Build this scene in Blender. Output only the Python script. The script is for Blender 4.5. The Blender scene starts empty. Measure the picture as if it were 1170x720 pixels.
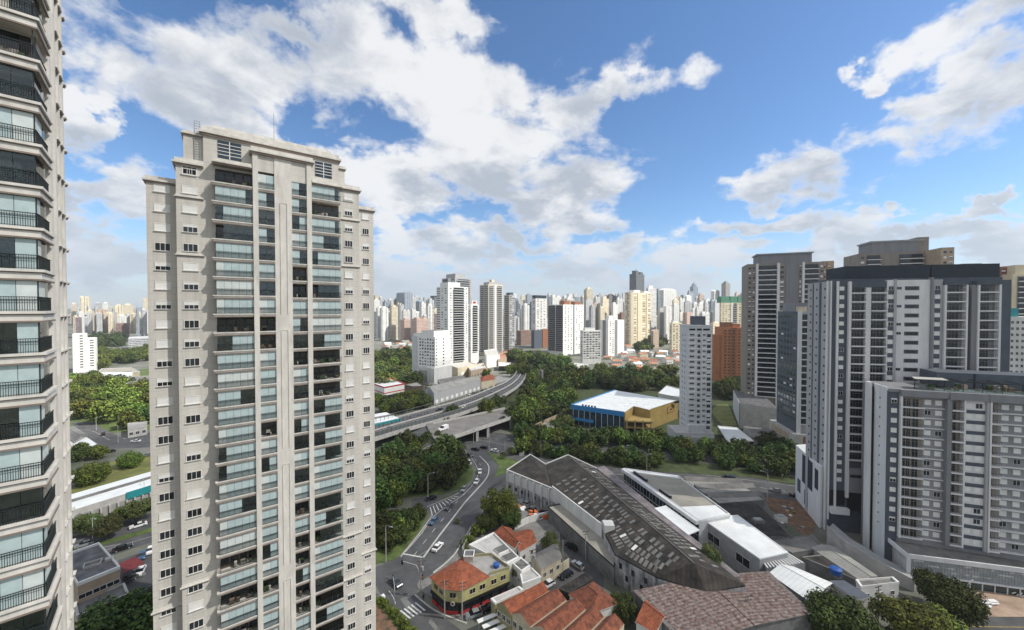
import bpy, math, random
from math import radians as R, sin, cos, tan, pi, hypot, atan2, sqrt
from mathutils import Vector, Matrix

# ------------------------------------------------------------------ camera, sky, sun, exposure
scene = bpy.context.scene
COL = scene.collection
CAMZ, FP, PITCH = 75.0, 440.0, R(1.04)
cam_d = bpy.data.cameras.new('camera')
cam = bpy.data.objects.new('camera', cam_d); COL.objects.link(cam)
cam.location = (0, 0, CAMZ); cam.rotation_euler = (R(90) - PITCH, 0, 0)
cam_d.sensor_width = 36.0; cam_d.lens = 36.0 * FP / 1170.0
cam_d.clip_start = 0.5; cam_d.clip_end = 60000
scene.camera = cam
scene.view_settings.view_transform = 'Standard'; scene.view_settings.look = 'None'
scene.view_settings.gamma = 1.0; scene.view_settings.use_curve_mapping = False
scene.view_settings.exposure = 0.50
SUN_EL = R(47); SUN_DIR_H = Vector((0.985, -0.17)).normalized()
SUN = Vector((SUN_DIR_H.x * cos(SUN_EL), SUN_DIR_H.y * cos(SUN_EL), sin(SUN_EL)))
sun_d = bpy.data.lights.new('sun', 'SUN'); sun = bpy.data.objects.new('sun', sun_d); COL.objects.link(sun)
sun_d.energy = 5.0; sun_d.angle = R(0.5); sun_d.color = (1.0, 0.95, 0.87)
sun.rotation_euler = SUN.to_track_quat('Z', 'Y').to_euler()

def px_dir(px, py):
    x = (px - 585) / FP; z = -(py - 360) / FP
    return Vector((x, cos(PITCH) + z * sin(PITCH), -sin(PITCH) + z * cos(PITCH)))
def G(px, py, z=0.0):
    d = px_dir(px, py); t = (z - CAMZ) / d.z
    return Vector((d.x * t, d.y * t, z))
def ZAT(px, py, Y):
    d = px_dir(px, py); return CAMZ + d.z / d.y * Y
def RX(px): return (px - 585) / FP

W = bpy.data.worlds.new('World'); scene.world = W; W.use_nodes = True
nt = W.node_tree; nt.nodes.clear()
def N(t, **k):
    n = nt.nodes.new(t)
    for a, b in k.items(): setattr(n, a, b)
    return n
def L(a, b): nt.links.new(a, b)
def setin(sock, v):
    if hasattr(v, 'is_linked') or hasattr(v, 'links'): L(v, sock)
    else: sock.default_value = v
def M(op, a, b=None, c=None, clamp=False):
    n = N('ShaderNodeMath', operation=op); n.use_clamp = clamp
    setin(n.inputs[0], a)
    if b is not None: setin(n.inputs[1], b)
    if c is not None: setin(n.inputs[2], c)
    return n.outputs[0]
def VM(op, a, b=None, out=0):
    n = N('ShaderNodeVectorMath', operation=op); setin(n.inputs[0], a)
    if b is not None: setin(n.inputs[1], b)
    return n.outputs[out]
def MIX(f, a, b):
    n = N('ShaderNodeMix', data_type='RGBA'); setin(n.inputs[0], f); setin(n.inputs[6], a); setin(n.inputs[7], b)
    return n.outputs[2]
def SS(v, lo, hi):
    n = N('ShaderNodeMapRange', interpolation_type='SMOOTHSTEP'); setin(n.inputs[0], v)
    n.inputs[1].default_value = lo; n.inputs[2].default_value = hi
    return n.outputs[0]
def NOISE(vec, scale, detail=6, rough=0.55, dist=0.0):
    n = N('ShaderNodeTexNoise'); L(vec, n.inputs['Vector']); n.inputs['Scale'].default_value = scale
    n.inputs['Detail'].default_value = detail; n.inputs['Roughness'].default_value = rough
    n.inputs['Distortion'].default_value = dist
    return n.outputs['Fac']

sky = N('ShaderNodeTexSky', sky_type='NISHITA'); sky.sun_disc = False
sky.sun_elevation = SUN_EL; sky.sun_rotation = atan2(SUN_DIR_H.x, SUN_DIR_H.y)
sky.altitude = 760; sky.air_density = 1.0; sky.dust_density = 0.6; sky.ozone_density = 3.0
hsv = N('ShaderNodeHueSaturation'); hsv.inputs['Saturation'].default_value = 1.12; hsv.inputs['Value'].default_value = 1.42
L(sky.outputs[0], hsv.inputs['Color'])
tc = N('ShaderNodeTexCoord').outputs['Generated']
sep = N('ShaderNodeSeparateXYZ'); L(tc, sep.inputs[0])
az = M('ARCTAN2', sep.outputs[0], sep.outputs[1]); el = M('ARCSINE', sep.outputs[2])
comb = N('ShaderNodeCombineXYZ'); L(az, comb.inputs[0]); L(el, comb.inputs[1])
azel = comb.outputs[0]
wz = N('ShaderNodeTexNoise'); L(tc, wz.inputs['Vector']); wz.inputs['Scale'].default_value = 6.5; wz.inputs['Detail'].default_value = 5; wz.inputs['Roughness'].default_value = 0.6
azel = VM('ADD', azel, VM('MULTIPLY', VM('SUBTRACT', wz.outputs['Color'], (0.5, 0.5, 0.5)), (0.32, 0.22, 0.0)))
zz = M('ADD', M('MAXIMUM', sep.outputs[2], 0.0), 0.16)
pc = N('ShaderNodeCombineXYZ'); L(M('DIVIDE', sep.outputs[0], zz), pc.inputs[0]); L(M('DIVIDE', sep.outputs[1], zz), pc.inputs[1])
P = pc.outputs[0]
# cumulus banks: centre and radii surveyed in azimuth / elevation
BL = [(215,110,95,42),(300,75,120,55),(430,70,130,62),(545,100,120,62),(640,120,80,48),(690,110,70,24),(600,170,105,45),
      (640,215,75,48),(540,200,70,34),(660,260,50,20),(450,225,75,36),(470,262,80,24),(600,275,70,20),(330,30,120,34),
      (480,20,110,36),(120,215,75,34),(90,120,30,60),(110,300,85,38),(60,240,60,50),(330,180,80,30),(420,310,90,22),(560,300,120,24),
      (700,290,90,20),(690,315,150,18),(1100,35,80,42),(1150,90,80,46),(1060,110,80,34),(1000,150,120,44),(930,190,90,40),(860,215,60,24),
      (850,262,85,13),(800,290,90,16),(970,280,90,22),(1060,265,90,18),(1130,285,100,36),(760,318,120,16),(480,325,120,14),(1110,240,80,9),(1010,70,40,14),
      (1500,120,200,80),(-300,100,260,90),(1900,250,260,80)]
mn = None
for (bx, by, rx, ry) in BL:
    a0 = math.atan(RX(bx)); e0 = math.atan((352 - by) / FP * cos(a0))
    a1 = math.atan(RX(bx + rx)) - a0; e1 = math.atan((352 - by + ry) / FP * cos(a0)) - e0
    v = VM('SUBTRACT', azel, (a0, e0, 0)); v = VM('MULTIPLY', v, (1 / a1, 1 / e1, 0)); l = VM('LENGTH', v, out=1)
    mn = l if mn is None else M('SMOOTH_MIN', mn, l, 0.25)
body = M('SUBTRACT', 1.0, mn)
# overcast added over and behind the camera, out of view, as neutral fill light
over = M('MAXIMUM', SS(el, 0.74, 0.92), SS(M('ABSOLUTE', az), 1.02, 1.25))
body = M('MAXIMUM', body, M('SUBTRACT', M('MULTIPLY', over, 2.2), 1.0))
def VOR(vec, scale, detail=3, rough=0.55):
    n = N('ShaderNodeTexVoronoi', feature='F1'); L(vec, n.inputs['Vector']); n.inputs['Scale'].default_value = scale
    n.inputs['Detail'].default_value = detail; n.inputs['Roughness'].default_value = rough
    n.normalize = True
    return n.outputs['Distance']
kz = M('DIVIDE', 1.0, M('ADD', M('MAXIMUM', sep.outputs[2], 0.0), 0.42))          # finer puffs towards the horizon
Q = VM('MULTIPLY', tc, (1.0, 1.0, 1.75)); sc_ = N('ShaderNodeVectorMath', operation='SCALE'); L(Q, sc_.inputs[0]); L(kz, sc_.inputs['Scale']); Q = sc_.outputs[0]
wq = N('ShaderNodeTexNoise'); L(Q, wq.inputs['Vector']); wq.inputs['Scale'].default_value = 5.0; wq.inputs['Detail'].default_value = 4
Q = VM('ADD', Q, VM('MULTIPLY', VM('SUBTRACT', wq.outputs['Color'], (0.5, 0.5, 0.5)), (0.10, 0.10, 0.10)))
def puff(v):
    big = NOISE(v, 3.0, 9, 0.62); vo = VOR(v, 6.5, 2, 0.6)
    return M('ADD', M('MULTIPLY', M('SUBTRACT', big, 0.5), 3.0), M('MULTIPLY', M('SUBTRACT', 0.40, vo), 1.0)), big
pA, n1 = puff(Q); pB, _ = puff(VM('ADD', Q, (0.030, 0.0, 0.055)))
pC = NOISE(Q, 1.7, 3, 0.5); pD = NOISE(VM('ADD', Q, (0.07, 0.0, 0.15)), 1.7, 3, 0.5)
dens = M('ADD', M('MULTIPLY', M('MAXIMUM', body, -1.2), 0.85), pA)
cover = SS(dens, -0.01, 0.50)
relief = M('ADD', M('MULTIPLY', M('SUBTRACT', pA, pB), 0.55), M('MULTIPLY', M('SUBTRACT', pC, pD), 2.2))
lit = SS(relief, -0.28, 0.24)
thick = SS(dens, 0.0, 0.55)
shade = M('MULTIPLY', M('MULTIPLY', thick, M('SUBTRACT', 1.0, M('MULTIPLY', lit, 0.88))), 0.97)
ccol = MIX(shade, (8.3, 8.3, 8.3, 1), (4.1, 4.5, 5.1, 1))
low = SS(el, 0.30, 0.0)                                    # distant clouds near the horizon sit in more air
ccol = MIX(M('MULTIPLY', low, 0.55), ccol, (5.3, 5.9, 6.7, 1))
outc = MIX(M('MULTIPLY', cover, 0.93), hsv.outputs[0], ccol)
hz = SS(el, 0.20, 0.0)
outc = MIX(M('MULTIPLY', hz, 0.80), outc, (4.6, 5.3, 6.3, 1))
bg = N('ShaderNodeBackground'); bg.inputs['Strength'].default_value = 0.085; L(outc, bg.inputs['Color'])
wo = N('ShaderNodeOutputWorld'); L(bg.outputs[0], wo.inputs['Surface'])
try: W.cycles.sampling_method = 'MANUAL'; W.cycles.sample_map_resolution = 512
except Exception: pass

# ------------------------------------------------------------------ materials
MATS = {}
def mat(name, c, rough=0.8, var=0.12, scale=0.6, streak=0.0, metal=0.0, bump=0.0, c2=None, joints=None, spec=0.4, leafy=False, emis=None, tiles=None):
    m = bpy.data.materials.new(name); m.use_nodes = True; MATS[name] = m
    t = m.node_tree; b = t.nodes['Principled BSDF']
    b.inputs['Roughness'].default_value = rough; b.inputs['Metallic'].default_value = metal
    b.inputs['Specular IOR Level'].default_value = spec
    nn = lambda ty, **k: _nn(t, ty, **k)
    geo = t.nodes.new('ShaderNodeNewGeometry'); tcn = t.nodes.new('ShaderNodeTexCoord')
    no = t.nodes.new('ShaderNodeTexNoise'); no.inputs['Scale'].default_value = scale; no.inputs['Detail'].default_value = 8
    no.inputs['Roughness'].default_value = 0.65
    mp = t.nodes.new('ShaderNodeMapping'); t.links.new(geo.outputs['Position'], mp.inputs[0])
    if streak: mp.inputs['Scale'].default_value = (1, 1, streak)
    t.links.new(mp.outputs[0], no.inputs['Vector'])
    mx = t.nodes.new('ShaderNodeMix'); mx.data_type = 'RGBA'
    c2 = c2 or tuple(x * (1 - 2.4 * var) for x in c[:3]); ch = tuple(min(1, x * (1 + var)) for x in c[:3])
    mr = t.nodes.new('ShaderNodeMapRange'); mr.inputs[1].default_value = 0.34; mr.inputs[2].default_value = 0.66
    t.links.new(no.outputs['Fac'], mr.inputs[0]); t.links.new(mr.outputs[0], mx.inputs[0])
    mx.inputs[6].default_value = (*c2, 1); mx.inputs[7].default_value = (*ch, 1)
    out = mx.outputs[2]
    if joints:                                                # horizontal / vertical stone joints
        jz, jx, dark = joints
        sp = t.nodes.new('ShaderNodeSeparateXYZ'); t.links.new(tcn.outputs['UV'], sp.inputs[0])
        fz = t.nodes.new('ShaderNodeMath'); fz.operation = 'WRAP'; t.links.new(sp.outputs[1], fz.inputs[0]); fz.inputs[1].default_value = jz; fz.inputs[2].default_value = 0
        lz = t.nodes.new('ShaderNodeMath'); lz.operation = 'LESS_THAN'; t.links.new(fz.outputs[0], lz.inputs[0]); lz.inputs[1].default_value = 0.05
        m2 = t.nodes.new('ShaderNodeMix'); m2.data_type = 'RGBA'; t.links.new(lz.outputs[0], m2.inputs[0]); t.links.new(out, m2.inputs[6]); m2.inputs[7].default_value = (*[x * dark for x in c[:3]], 1)
        out = m2.outputs[2]
    if tiles:                                                 # roof tile courses or corrugation: (axis, pitch, dark)
        sp = t.nodes.new('ShaderNodeSeparateXYZ'); t.links.new(tcn.outputs['UV'], sp.inputs[0])
        for ax, pt, dk in tiles:
            fz = t.nodes.new('ShaderNodeMath'); fz.operation = 'PINGPONG'; t.links.new(sp.outputs[ax], fz.inputs[0]); fz.inputs[1].default_value = pt / 2
            dv = t.nodes.new('ShaderNodeMath'); dv.operation = 'MULTIPLY'; t.links.new(fz.outputs[0], dv.inputs[0]); dv.inputs[1].default_value = (1 - dk) * 2 / pt
            ad = t.nodes.new('ShaderNodeMath'); ad.operation = 'ADD'; t.links.new(dv.outputs[0], ad.inputs[0]); ad.inputs[1].default_value = dk
            vm = t.nodes.new('ShaderNodeVectorMath'); vm.operation = 'SCALE'; t.links.new(out, vm.inputs[0]); t.links.new(ad.outputs[0], vm.inputs['Scale'])
            out = vm.outputs[0]
    if leafy:
        vm = t.nodes.new('ShaderNodeVectorMath'); vm.operation = 'SCALE'
        m3 = t.nodes.new('ShaderNodeMapRange'); m3.inputs[3].default_value = 0.35; m3.inputs[4].default_value = 1.7
        t.links.new(geo.outputs['Random Per Island'], m3.inputs[0]); t.links.new(m3.outputs[0], vm.inputs['Scale'])
        t.links.new(out, vm.inputs[0]); oi = t.nodes.new('ShaderNodeObjectInfo')
        hs = t.nodes.new('ShaderNodeHueSaturation'); mm = t.nodes.new('ShaderNodeMapRange'); mm.inputs[3].default_value = 0.455; mm.inputs[4].default_value = 0.525
        t.links.new(oi.outputs['Random'], mm.inputs[0]); t.links.new(mm.outputs[0], hs.inputs['Hue'])
        mv = t.nodes.new('ShaderNodeMapRange'); mv.inputs[3].default_value = 0.6; mv.inputs[4].default_value = 1.45; t.links.new(oi.outputs['Random'], mv.inputs[0]); t.links.new(mv.outputs[0], hs.inputs['Value'])
        t.links.new(vm.outputs[0], hs.inputs['Color']); out = hs.outputs[0]
    t.links.new(out, b.inputs['Base Color'])
    if bump:
        bp = t.nodes.new('ShaderNodeBump'); bp.inputs['Strength'].default_value = bump; bp.inputs['Distance'].default_value = 0.1
        t.links.new(no.outputs['Fac'], bp.inputs['Height']); t.links.new(bp.outputs[0], b.inputs['Normal'])
    return m
def _nn(t, ty, **k): return t.nodes.new(ty)

def glass_mat(name, c, rough=0.06, var=0.5):
    m = mat(name, c, rough, var=0.3, scale=0.35); m.node_tree.nodes['Principled BSDF'].inputs['Specular IOR Level'].default_value = 0.6
    return m
def clear_glass(name, tint=(0.75, 0.85, 0.85)):
    m = bpy.data.materials.new(name); m.use_nodes = True; MATS[name] = m; t = m.node_tree; t.nodes.clear()
    o = t.nodes.new('ShaderNodeOutputMaterial'); mx = t.nodes.new('ShaderNodeMixShader'); tr = t.nodes.new('ShaderNodeBsdfTransparent')
    gl = t.nodes.new('ShaderNodeBsdfGlossy'); gl.inputs['Roughness'].default_value = 0.03; tr.inputs[0].default_value = (*tint, 1)
    fr = t.nodes.new('ShaderNodeFresnel'); fr.inputs[0].default_value = 1.75
    t.links.new(fr.outputs[0], mx.inputs[0]); t.links.new(tr.outputs[0], mx.inputs[1]); t.links.new(gl.outputs[0], mx.inputs[2]); t.links.new(mx.outputs[0], o.inputs[0])
    return m

# far facades: wall colour from the object, window grid from metric UVs
def facade_mat(name, pu, a, b_, c, d, win=(0.035, 0.05, 0.065), wide=None, h=3.0, white=0.0):
    m = bpy.data.materials.new(name); m.use_nodes = True; MATS[name] = m; t = m.node_tree; B = t.nodes['Principled BSDF']
    tcn = t.nodes.new('ShaderNodeTexCoord'); sp = t.nodes.new('ShaderNodeSeparateXYZ'); t.links.new(tcn.outputs['UV'], sp.inputs[0])
    def mm(op, x, y=None):
        n = t.nodes.new('ShaderNodeMath'); n.operation = op
        for i, q in enumerate((x, y)):
            if q is None: continue
            if isinstance(q, (int, float)): n.inputs[i].default_value = q
            else: t.links.new(q, n.inputs[i])
        return n.outputs[0]
    u = mm('DIVIDE', sp.outputs[0], pu); v = mm('DIVIDE', sp.outputs[1], h)
    fu = mm('FRACT', u); fv = mm('FRACT', v)
    msk = mm('MULTIPLY', mm('MULTIPLY', mm('GREATER_THAN', fu, a), mm('LESS_THAN', fu, b_)), mm('MULTIPLY', mm('GREATER_THAN', fv, c), mm('LESS_THAN', fv, d)))
    if wide:
        fw = mm('FRACT', mm('DIVIDE', sp.outputs[0], wide[0])); msk = mm('MULTIPLY', msk, mm('MULTIPLY', mm('GREATER_THAN', fw, wide[1]), mm('LESS_THAN', fw, wide[2])))
    cb = t.nodes.new('ShaderNodeCombineXYZ'); t.links.new(mm('FLOOR', u), cb.inputs[0]); t.links.new(mm('FLOOR', v), cb.inputs[1])
    wn = t.nodes.new('ShaderNodeTexWhiteNoise'); wn.noise_dimensions = '3D'; t.links.new(cb.outputs[0], wn.inputs['Vector'])
    oi = t.nodes.new('ShaderNodeObjectInfo')
    wc = t.nodes.new('ShaderNodeMix'); wc.data_type = 'RGBA'; t.links.new(mm('MULTIPLY', mm('POWER', wn.outputs[0], 2.0), 0.85), wc.inputs[0]); wc.inputs[6].default_value = (*win, 1)
    wc.inputs[7].default_value = (*[0.22 + white + 2.0 * x for x in win], 1)
    geo = t.nodes.new('ShaderNodeNewGeometry'); nz = t.nodes.new('ShaderNodeSeparateXYZ'); t.links.new(geo.outputs['Normal'], nz.inputs[0])
    msk = mm('MULTIPLY', msk, mm('LESS_THAN', nz.outputs[2], 0.5))
    no = t.nodes.new('ShaderNodeTexNoise'); no.inputs['Scale'].default_value = 0.08; no.inputs['Detail'].default_value = 6; t.links.new(geo.outputs['Position'], no.inputs['Vector'])
    sc = t.nodes.new('ShaderNodeVectorMath'); sc.operation = 'SCALE'; t.links.new(oi.outputs['Color'], sc.inputs[0]); t.links.new(mm('ADD', mm('MULTIPLY', no.outputs['Fac'], 0.5), 0.72), sc.inputs['Scale'])
    mx = t.nodes.new('ShaderNodeMix'); mx.data_type = 'RGBA'; t.links.new(msk, mx.inputs[0]); t.links.new(sc.outputs[0], mx.inputs[6]); t.links.new(wc.outputs[2], mx.inputs[7])
    t.links.new(mx.outputs[2], B.inputs['Base Color'])
    rr = mm('SUBTRACT', 0.85, mm('MULTIPLY', msk, 0.7)); t.links.new(rr, B.inputs['Roughness'])
    return m

mat('stone_beige', (0.60, 0.575, 0.53), 0.85, var=0.075, scale=0.8, streak=0.06, joints=(1.03, 0, 0.72))
mat('stone_trim', (0.66, 0.635, 0.59), 0.85, var=0.08, scale=0.9, streak=0.3)
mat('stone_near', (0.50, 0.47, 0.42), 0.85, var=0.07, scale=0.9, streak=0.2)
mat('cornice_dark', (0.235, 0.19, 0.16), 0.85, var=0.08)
mat('rail_dark', (0.018, 0.026, 0.028), 0.5)
mat('blind', (0.45, 0.56, 0.57), 0.35, var=0.05, scale=1.2, spec=0.6)
mat('blind_pale', (0.62, 0.68, 0.67), 0.35, var=0.05, scale=1.2, spec=0.6)
mat('curtain', (0.55, 0.53, 0.47), 0.7, var=0.08, scale=2)
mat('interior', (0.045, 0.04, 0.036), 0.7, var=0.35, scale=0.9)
mat('interior_warm', (0.16, 0.115, 0.08), 0.8, var=0.25, scale=1.1)
mat('furnish', (0.28, 0.26, 0.24), 0.8, var=0.4, scale=2)
mat('pot_green', (0.06, 0.10, 0.03), 0.8, var=0.3, scale=3)
glass_mat('pane_dark', (0.018, 0.024, 0.03)); glass_mat('pane_blue', (0.03, 0.055, 0.085)); glass_mat('pane_teal', (0.03, 0.07, 0.08))
clear_glass('clear_glass')
mat('frame_white', (0.72, 0.71, 0.68), 0.6, var=0.04); mat('shutter_white', (0.76, 0.76, 0.74), 0.7, var=0.04, tiles=None)
mat('white_wall', (0.62, 0.62, 0.60), 0.85, var=0.07, scale=0.35, streak=0.15)
mat('white_paint', (0.74, 0.74, 0.72), 0.7, var=0.05, scale=0.5)
mat('grey_light', (0.38, 0.385, 0.395), 0.85, var=0.05, scale=0.4, streak=0.2)
mat('grey_white', (0.68, 0.685, 0.69), 0.85, var=0.05, scale=0.4, streak=0.2)
mat('facade_grey', (0.27, 0.275, 0.285), 0.85, var=0.07, scale=0.5, streak=0.15); mat('grey_mid', (0.22, 0.225, 0.24), 0.85, var=0.06, scale=0.4, streak=0.2)
mat('grey_slate', (0.085, 0.10, 0.125), 0.8, var=0.08, scale=0.5)
mat('grey_navy', (0.022, 0.032, 0.045), 0.7, var=0.1)
mat('taupe', (0.25, 0.225, 0.20), 0.85, var=0.08, scale=0.4, streak=0.2)
mat('tan', (0.42, 0.33, 0.24), 0.85, var=0.08, scale=0.4)
mat('concrete', (0.33, 0.325, 0.31), 0.9, var=0.12, scale=0.35, streak=0.3, bump=0.1)
mat('concrete_pale', (0.46, 0.45, 0.43), 0.9, var=0.10, scale=0.4, bump=0.1)
mat('concrete_dark', (0.17, 0.17, 0.165), 0.9, var=0.16, scale=0.4)
mat('asphalt', (0.092, 0.093, 0.096), 0.9, var=0.10, scale=0.22, bump=0.05, c2=(0.058, 0.059, 0.061))
mat('asphalt_new', (0.08, 0.08, 0.082), 0.9, var=0.12, scale=0.2)
mat('deck_road', (0.20, 0.19, 0.175), 0.9, var=0.12, scale=0.15, streak=1)
mat('pavement', (0.20, 0.195, 0.185), 0.9, var=0.14, scale=0.4)
mat('paint_white', (0.62, 0.62, 0.60), 0.7, var=0.12, scale=1.5)
mat('paint_yellow', (0.50, 0.36, 0.07), 0.7, var=0.12, scale=1.5)
mat('grass', (0.085, 0.115, 0.030), 0.95, var=0.35, scale=0.25, c2=(0.045, 0.07, 0.02))
mat('scrub', (0.058, 0.075, 0.026), 0.95, var=0.35, scale=0.3, c2=(0.035, 0.045, 0.02))
mat('grass_dry', (0.17, 0.165, 0.05), 0.95, var=0.2, scale=0.2, c2=(0.10, 0.12, 0.035))
mat('earth', (0.19, 0.10, 0.06), 0.95, var=0.3, scale=0.5, c2=(0.07, 0.06, 0.04)); mat('earth_pale', (0.36, 0.27, 0.20), 0.95, var=0.2, scale=0.2, c2=(0.24, 0.17, 0.13))
mat('city_ground', (0.16, 0.155, 0.145), 0.95, var=0.3, scale=0.03, c2=(0.07, 0.085, 0.05))
mat('leaf_dark', (0.050, 0.080, 0.016), 0.75, var=0.2, scale=0.5, leafy=True, spec=0.25)
mat('leaf_mid', (0.092, 0.128, 0.020), 0.75, var=0.2, scale=0.5, leafy=True, spec=0.25)
mat('leaf_bright', (0.115, 0.160, 0.024), 0.75, var=0.2, scale=0.5, leafy=True, spec=0.25)
mat('leaf_olive', (0.085, 0.11, 0.035), 0.75, var=0.2, scale=0.5, leafy=True, spec=0.25)
mat('bark', (0.10, 0.08, 0.06), 0.95, var=0.3, scale=2)
mat('tile_red', (0.36, 0.105, 0.045), 0.85, var=0.25, scale=0.9, c2=(0.19, 0.058, 0.032), tiles=[(0, 0.45, 0.6), (1, 0.5, 0.85)])
mat('tile_old', (0.27, 0.088, 0.045), 0.9, var=0.3, scale=1.0, c2=(0.11, 0.042, 0.03), tiles=[(0, 0.45, 0.6), (1, 0.5, 0.85)])
mat('tile_far', (0.40, 0.19, 0.12), 0.9, var=0.25, scale=0.2)
mat('roof_dark', (0.058, 0.050, 0.042), 0.9, var=0.35, scale=0.3, c2=(0.016, 0.016, 0.016), tiles=[(0, 1.1, 0.7)])
mat('roof_grey', (0.20, 0.195, 0.185), 0.85, var=0.18, scale=0.2, tiles=[(0, 0.9, 0.8)])
mat('roof_mid', (0.30, 0.295, 0.275), 0.85, var=0.12, scale=0.2, tiles=[(0, 0.8, 0.85)])
mat('skylight_grey', (0.20, 0.19, 0.175), 0.8, var=0.25, scale=0.5); mat('roof_beige', (0.33, 0.31, 0.265), 0.8, var=0.08, scale=0.2, tiles=[(0, 0.7, 0.88)])
mat('roof_white', (0.78, 0.80, 0.79), 0.45, var=0.05, scale=0.25, tiles=[(0, 1.0, 0.9)])
mat('roof_flat', (0.15, 0.15, 0.155), 0.9, var=0.2, scale=0.5)
mat('roof_rust', (0.33, 0.295, 0.275), 0.85, var=0.1, scale=1.5, c2=(0.11, 0.032, 0.020), tiles=[(0, 0.9, 0.55), (1, 2.4, 0.7)])
mat('gutter_mauve', (0.24, 0.21, 0.215), 0.8, var=0.2, scale=0.3)
mat('wall_dirty', (0.46, 0.46, 0.46), 0.9, var=0.15, scale=0.7, streak=0.25, c2=(0.085, 0.09, 0.10))
mat('wall_yellow', (0.42, 0.39, 0.17), 0.85, var=0.08); mat('wall_cream', (0.55, 0.49, 0.36), 0.85, var=0.1); mat('wall_olive', (0.30, 0.28, 0.16), 0.85, var=0.1)
mat('ochre', (0.36, 0.26, 0.09), 0.8, var=0.08, scale=0.2); mat('blue', (0.035, 0.22, 0.50), 0.5, var=0.06); mat('teal', (0.02, 0.25, 0.27), 0.5, var=0.06)
mat('red', (0.42, 0.03, 0.03), 0.6, var=0.08); mat('maroon', (0.16, 0.025, 0.025), 0.7, var=0.1); mat('orange', (0.60, 0.16, 0.05), 0.7, var=0.1)
mat('brick_orange', (0.42, 0.17, 0.075), 0.85, var=0.07, scale=0.4); mat('brick_brown', (0.27, 0.115, 0.06), 0.85, var=0.08, scale=0.4); mat('brick_red', (0.26, 0.115, 0.085), 0.85, var=0.07, scale=0.4)
mat('pale_blue', (0.54, 0.56, 0.58), 0.85, var=0.06, scale=0.5); mat('tank_blue', (0.02, 0.09, 0.32), 0.5, var=0.05); mat('black', (0.012, 0.012, 0.014), 0.6)
mat('metal_grey', (0.30, 0.31, 0.32), 0.5, var=0.08); mat('barrier_glass', (0.15, 0.165, 0.165), 0.3, var=0.15); mat('screen', (0.30, 0.34, 0.35), 0.5, var=0.1); mat('green_roof', (0.05, 0.20, 0.12), 0.7, var=0.1)
mat('cream', (0.68, 0.60, 0.43), 0.85, var=0.06, scale=0.2); mat('tyre', (0.015, 0.015, 0.016), 0.8); mat('skin', (0.30, 0.17, 0.11), 0.6); mat('cloth_dark', (0.03, 0.03, 0.04), 0.9)
mat('car_white', (0.75, 0.75, 0.75), 0.25, var=0.02, spec=0.6); mat('car_silver', (0.34, 0.36, 0.38), 0.25, var=0.02, metal=0.4, spec=0.6); mat('car_black', (0.012, 0.012, 0.015), 0.2, var=0.02, spec=0.6)
mat('car_grey', (0.08, 0.085, 0.095), 0.25, var=0.02, metal=0.3, spec=0.6); mat('car_blue', (0.06, 0.13, 0.24), 0.25, var=0.02, metal=0.3, spec=0.6); mat('car_red', (0.30, 0.02, 0.02), 0.25, var=0.02, spec=0.6)
mat('lamp_glass', (0.8, 0.8, 0.78), 0.4); mat('light_red', (0.4, 0.01, 0.01), 0.4)
facade_mat('F_punch', 3.1, 0.28, 0.72, 0.34, 0.80); facade_mat('F_small', 3.6, 0.36, 0.66, 0.40, 0.78)
facade_mat('F_ribbon', 1.6, 0.04, 0.96, 0.36, 0.84); facade_mat('F_balc', 1.7, 0.05, 0.95, 0.22, 0.80, wide=(9.0, 0.18, 0.80))
facade_mat('F_stripe', 3.2, 0.30, 0.75, 0.10, 0.92, wide=(8.0, 0.10, 0.55)); facade_mat('F_glass', 1.5, 0.05, 0.95, 0.08, 0.90, win=(0.05, 0.08, 0.11))
facade_mat('F_grid', 2.4, 0.22, 0.82, 0.28, 0.78); facade_mat('F_plain', 900, 0.4, 0.41, 0.2, 0.3)

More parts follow.
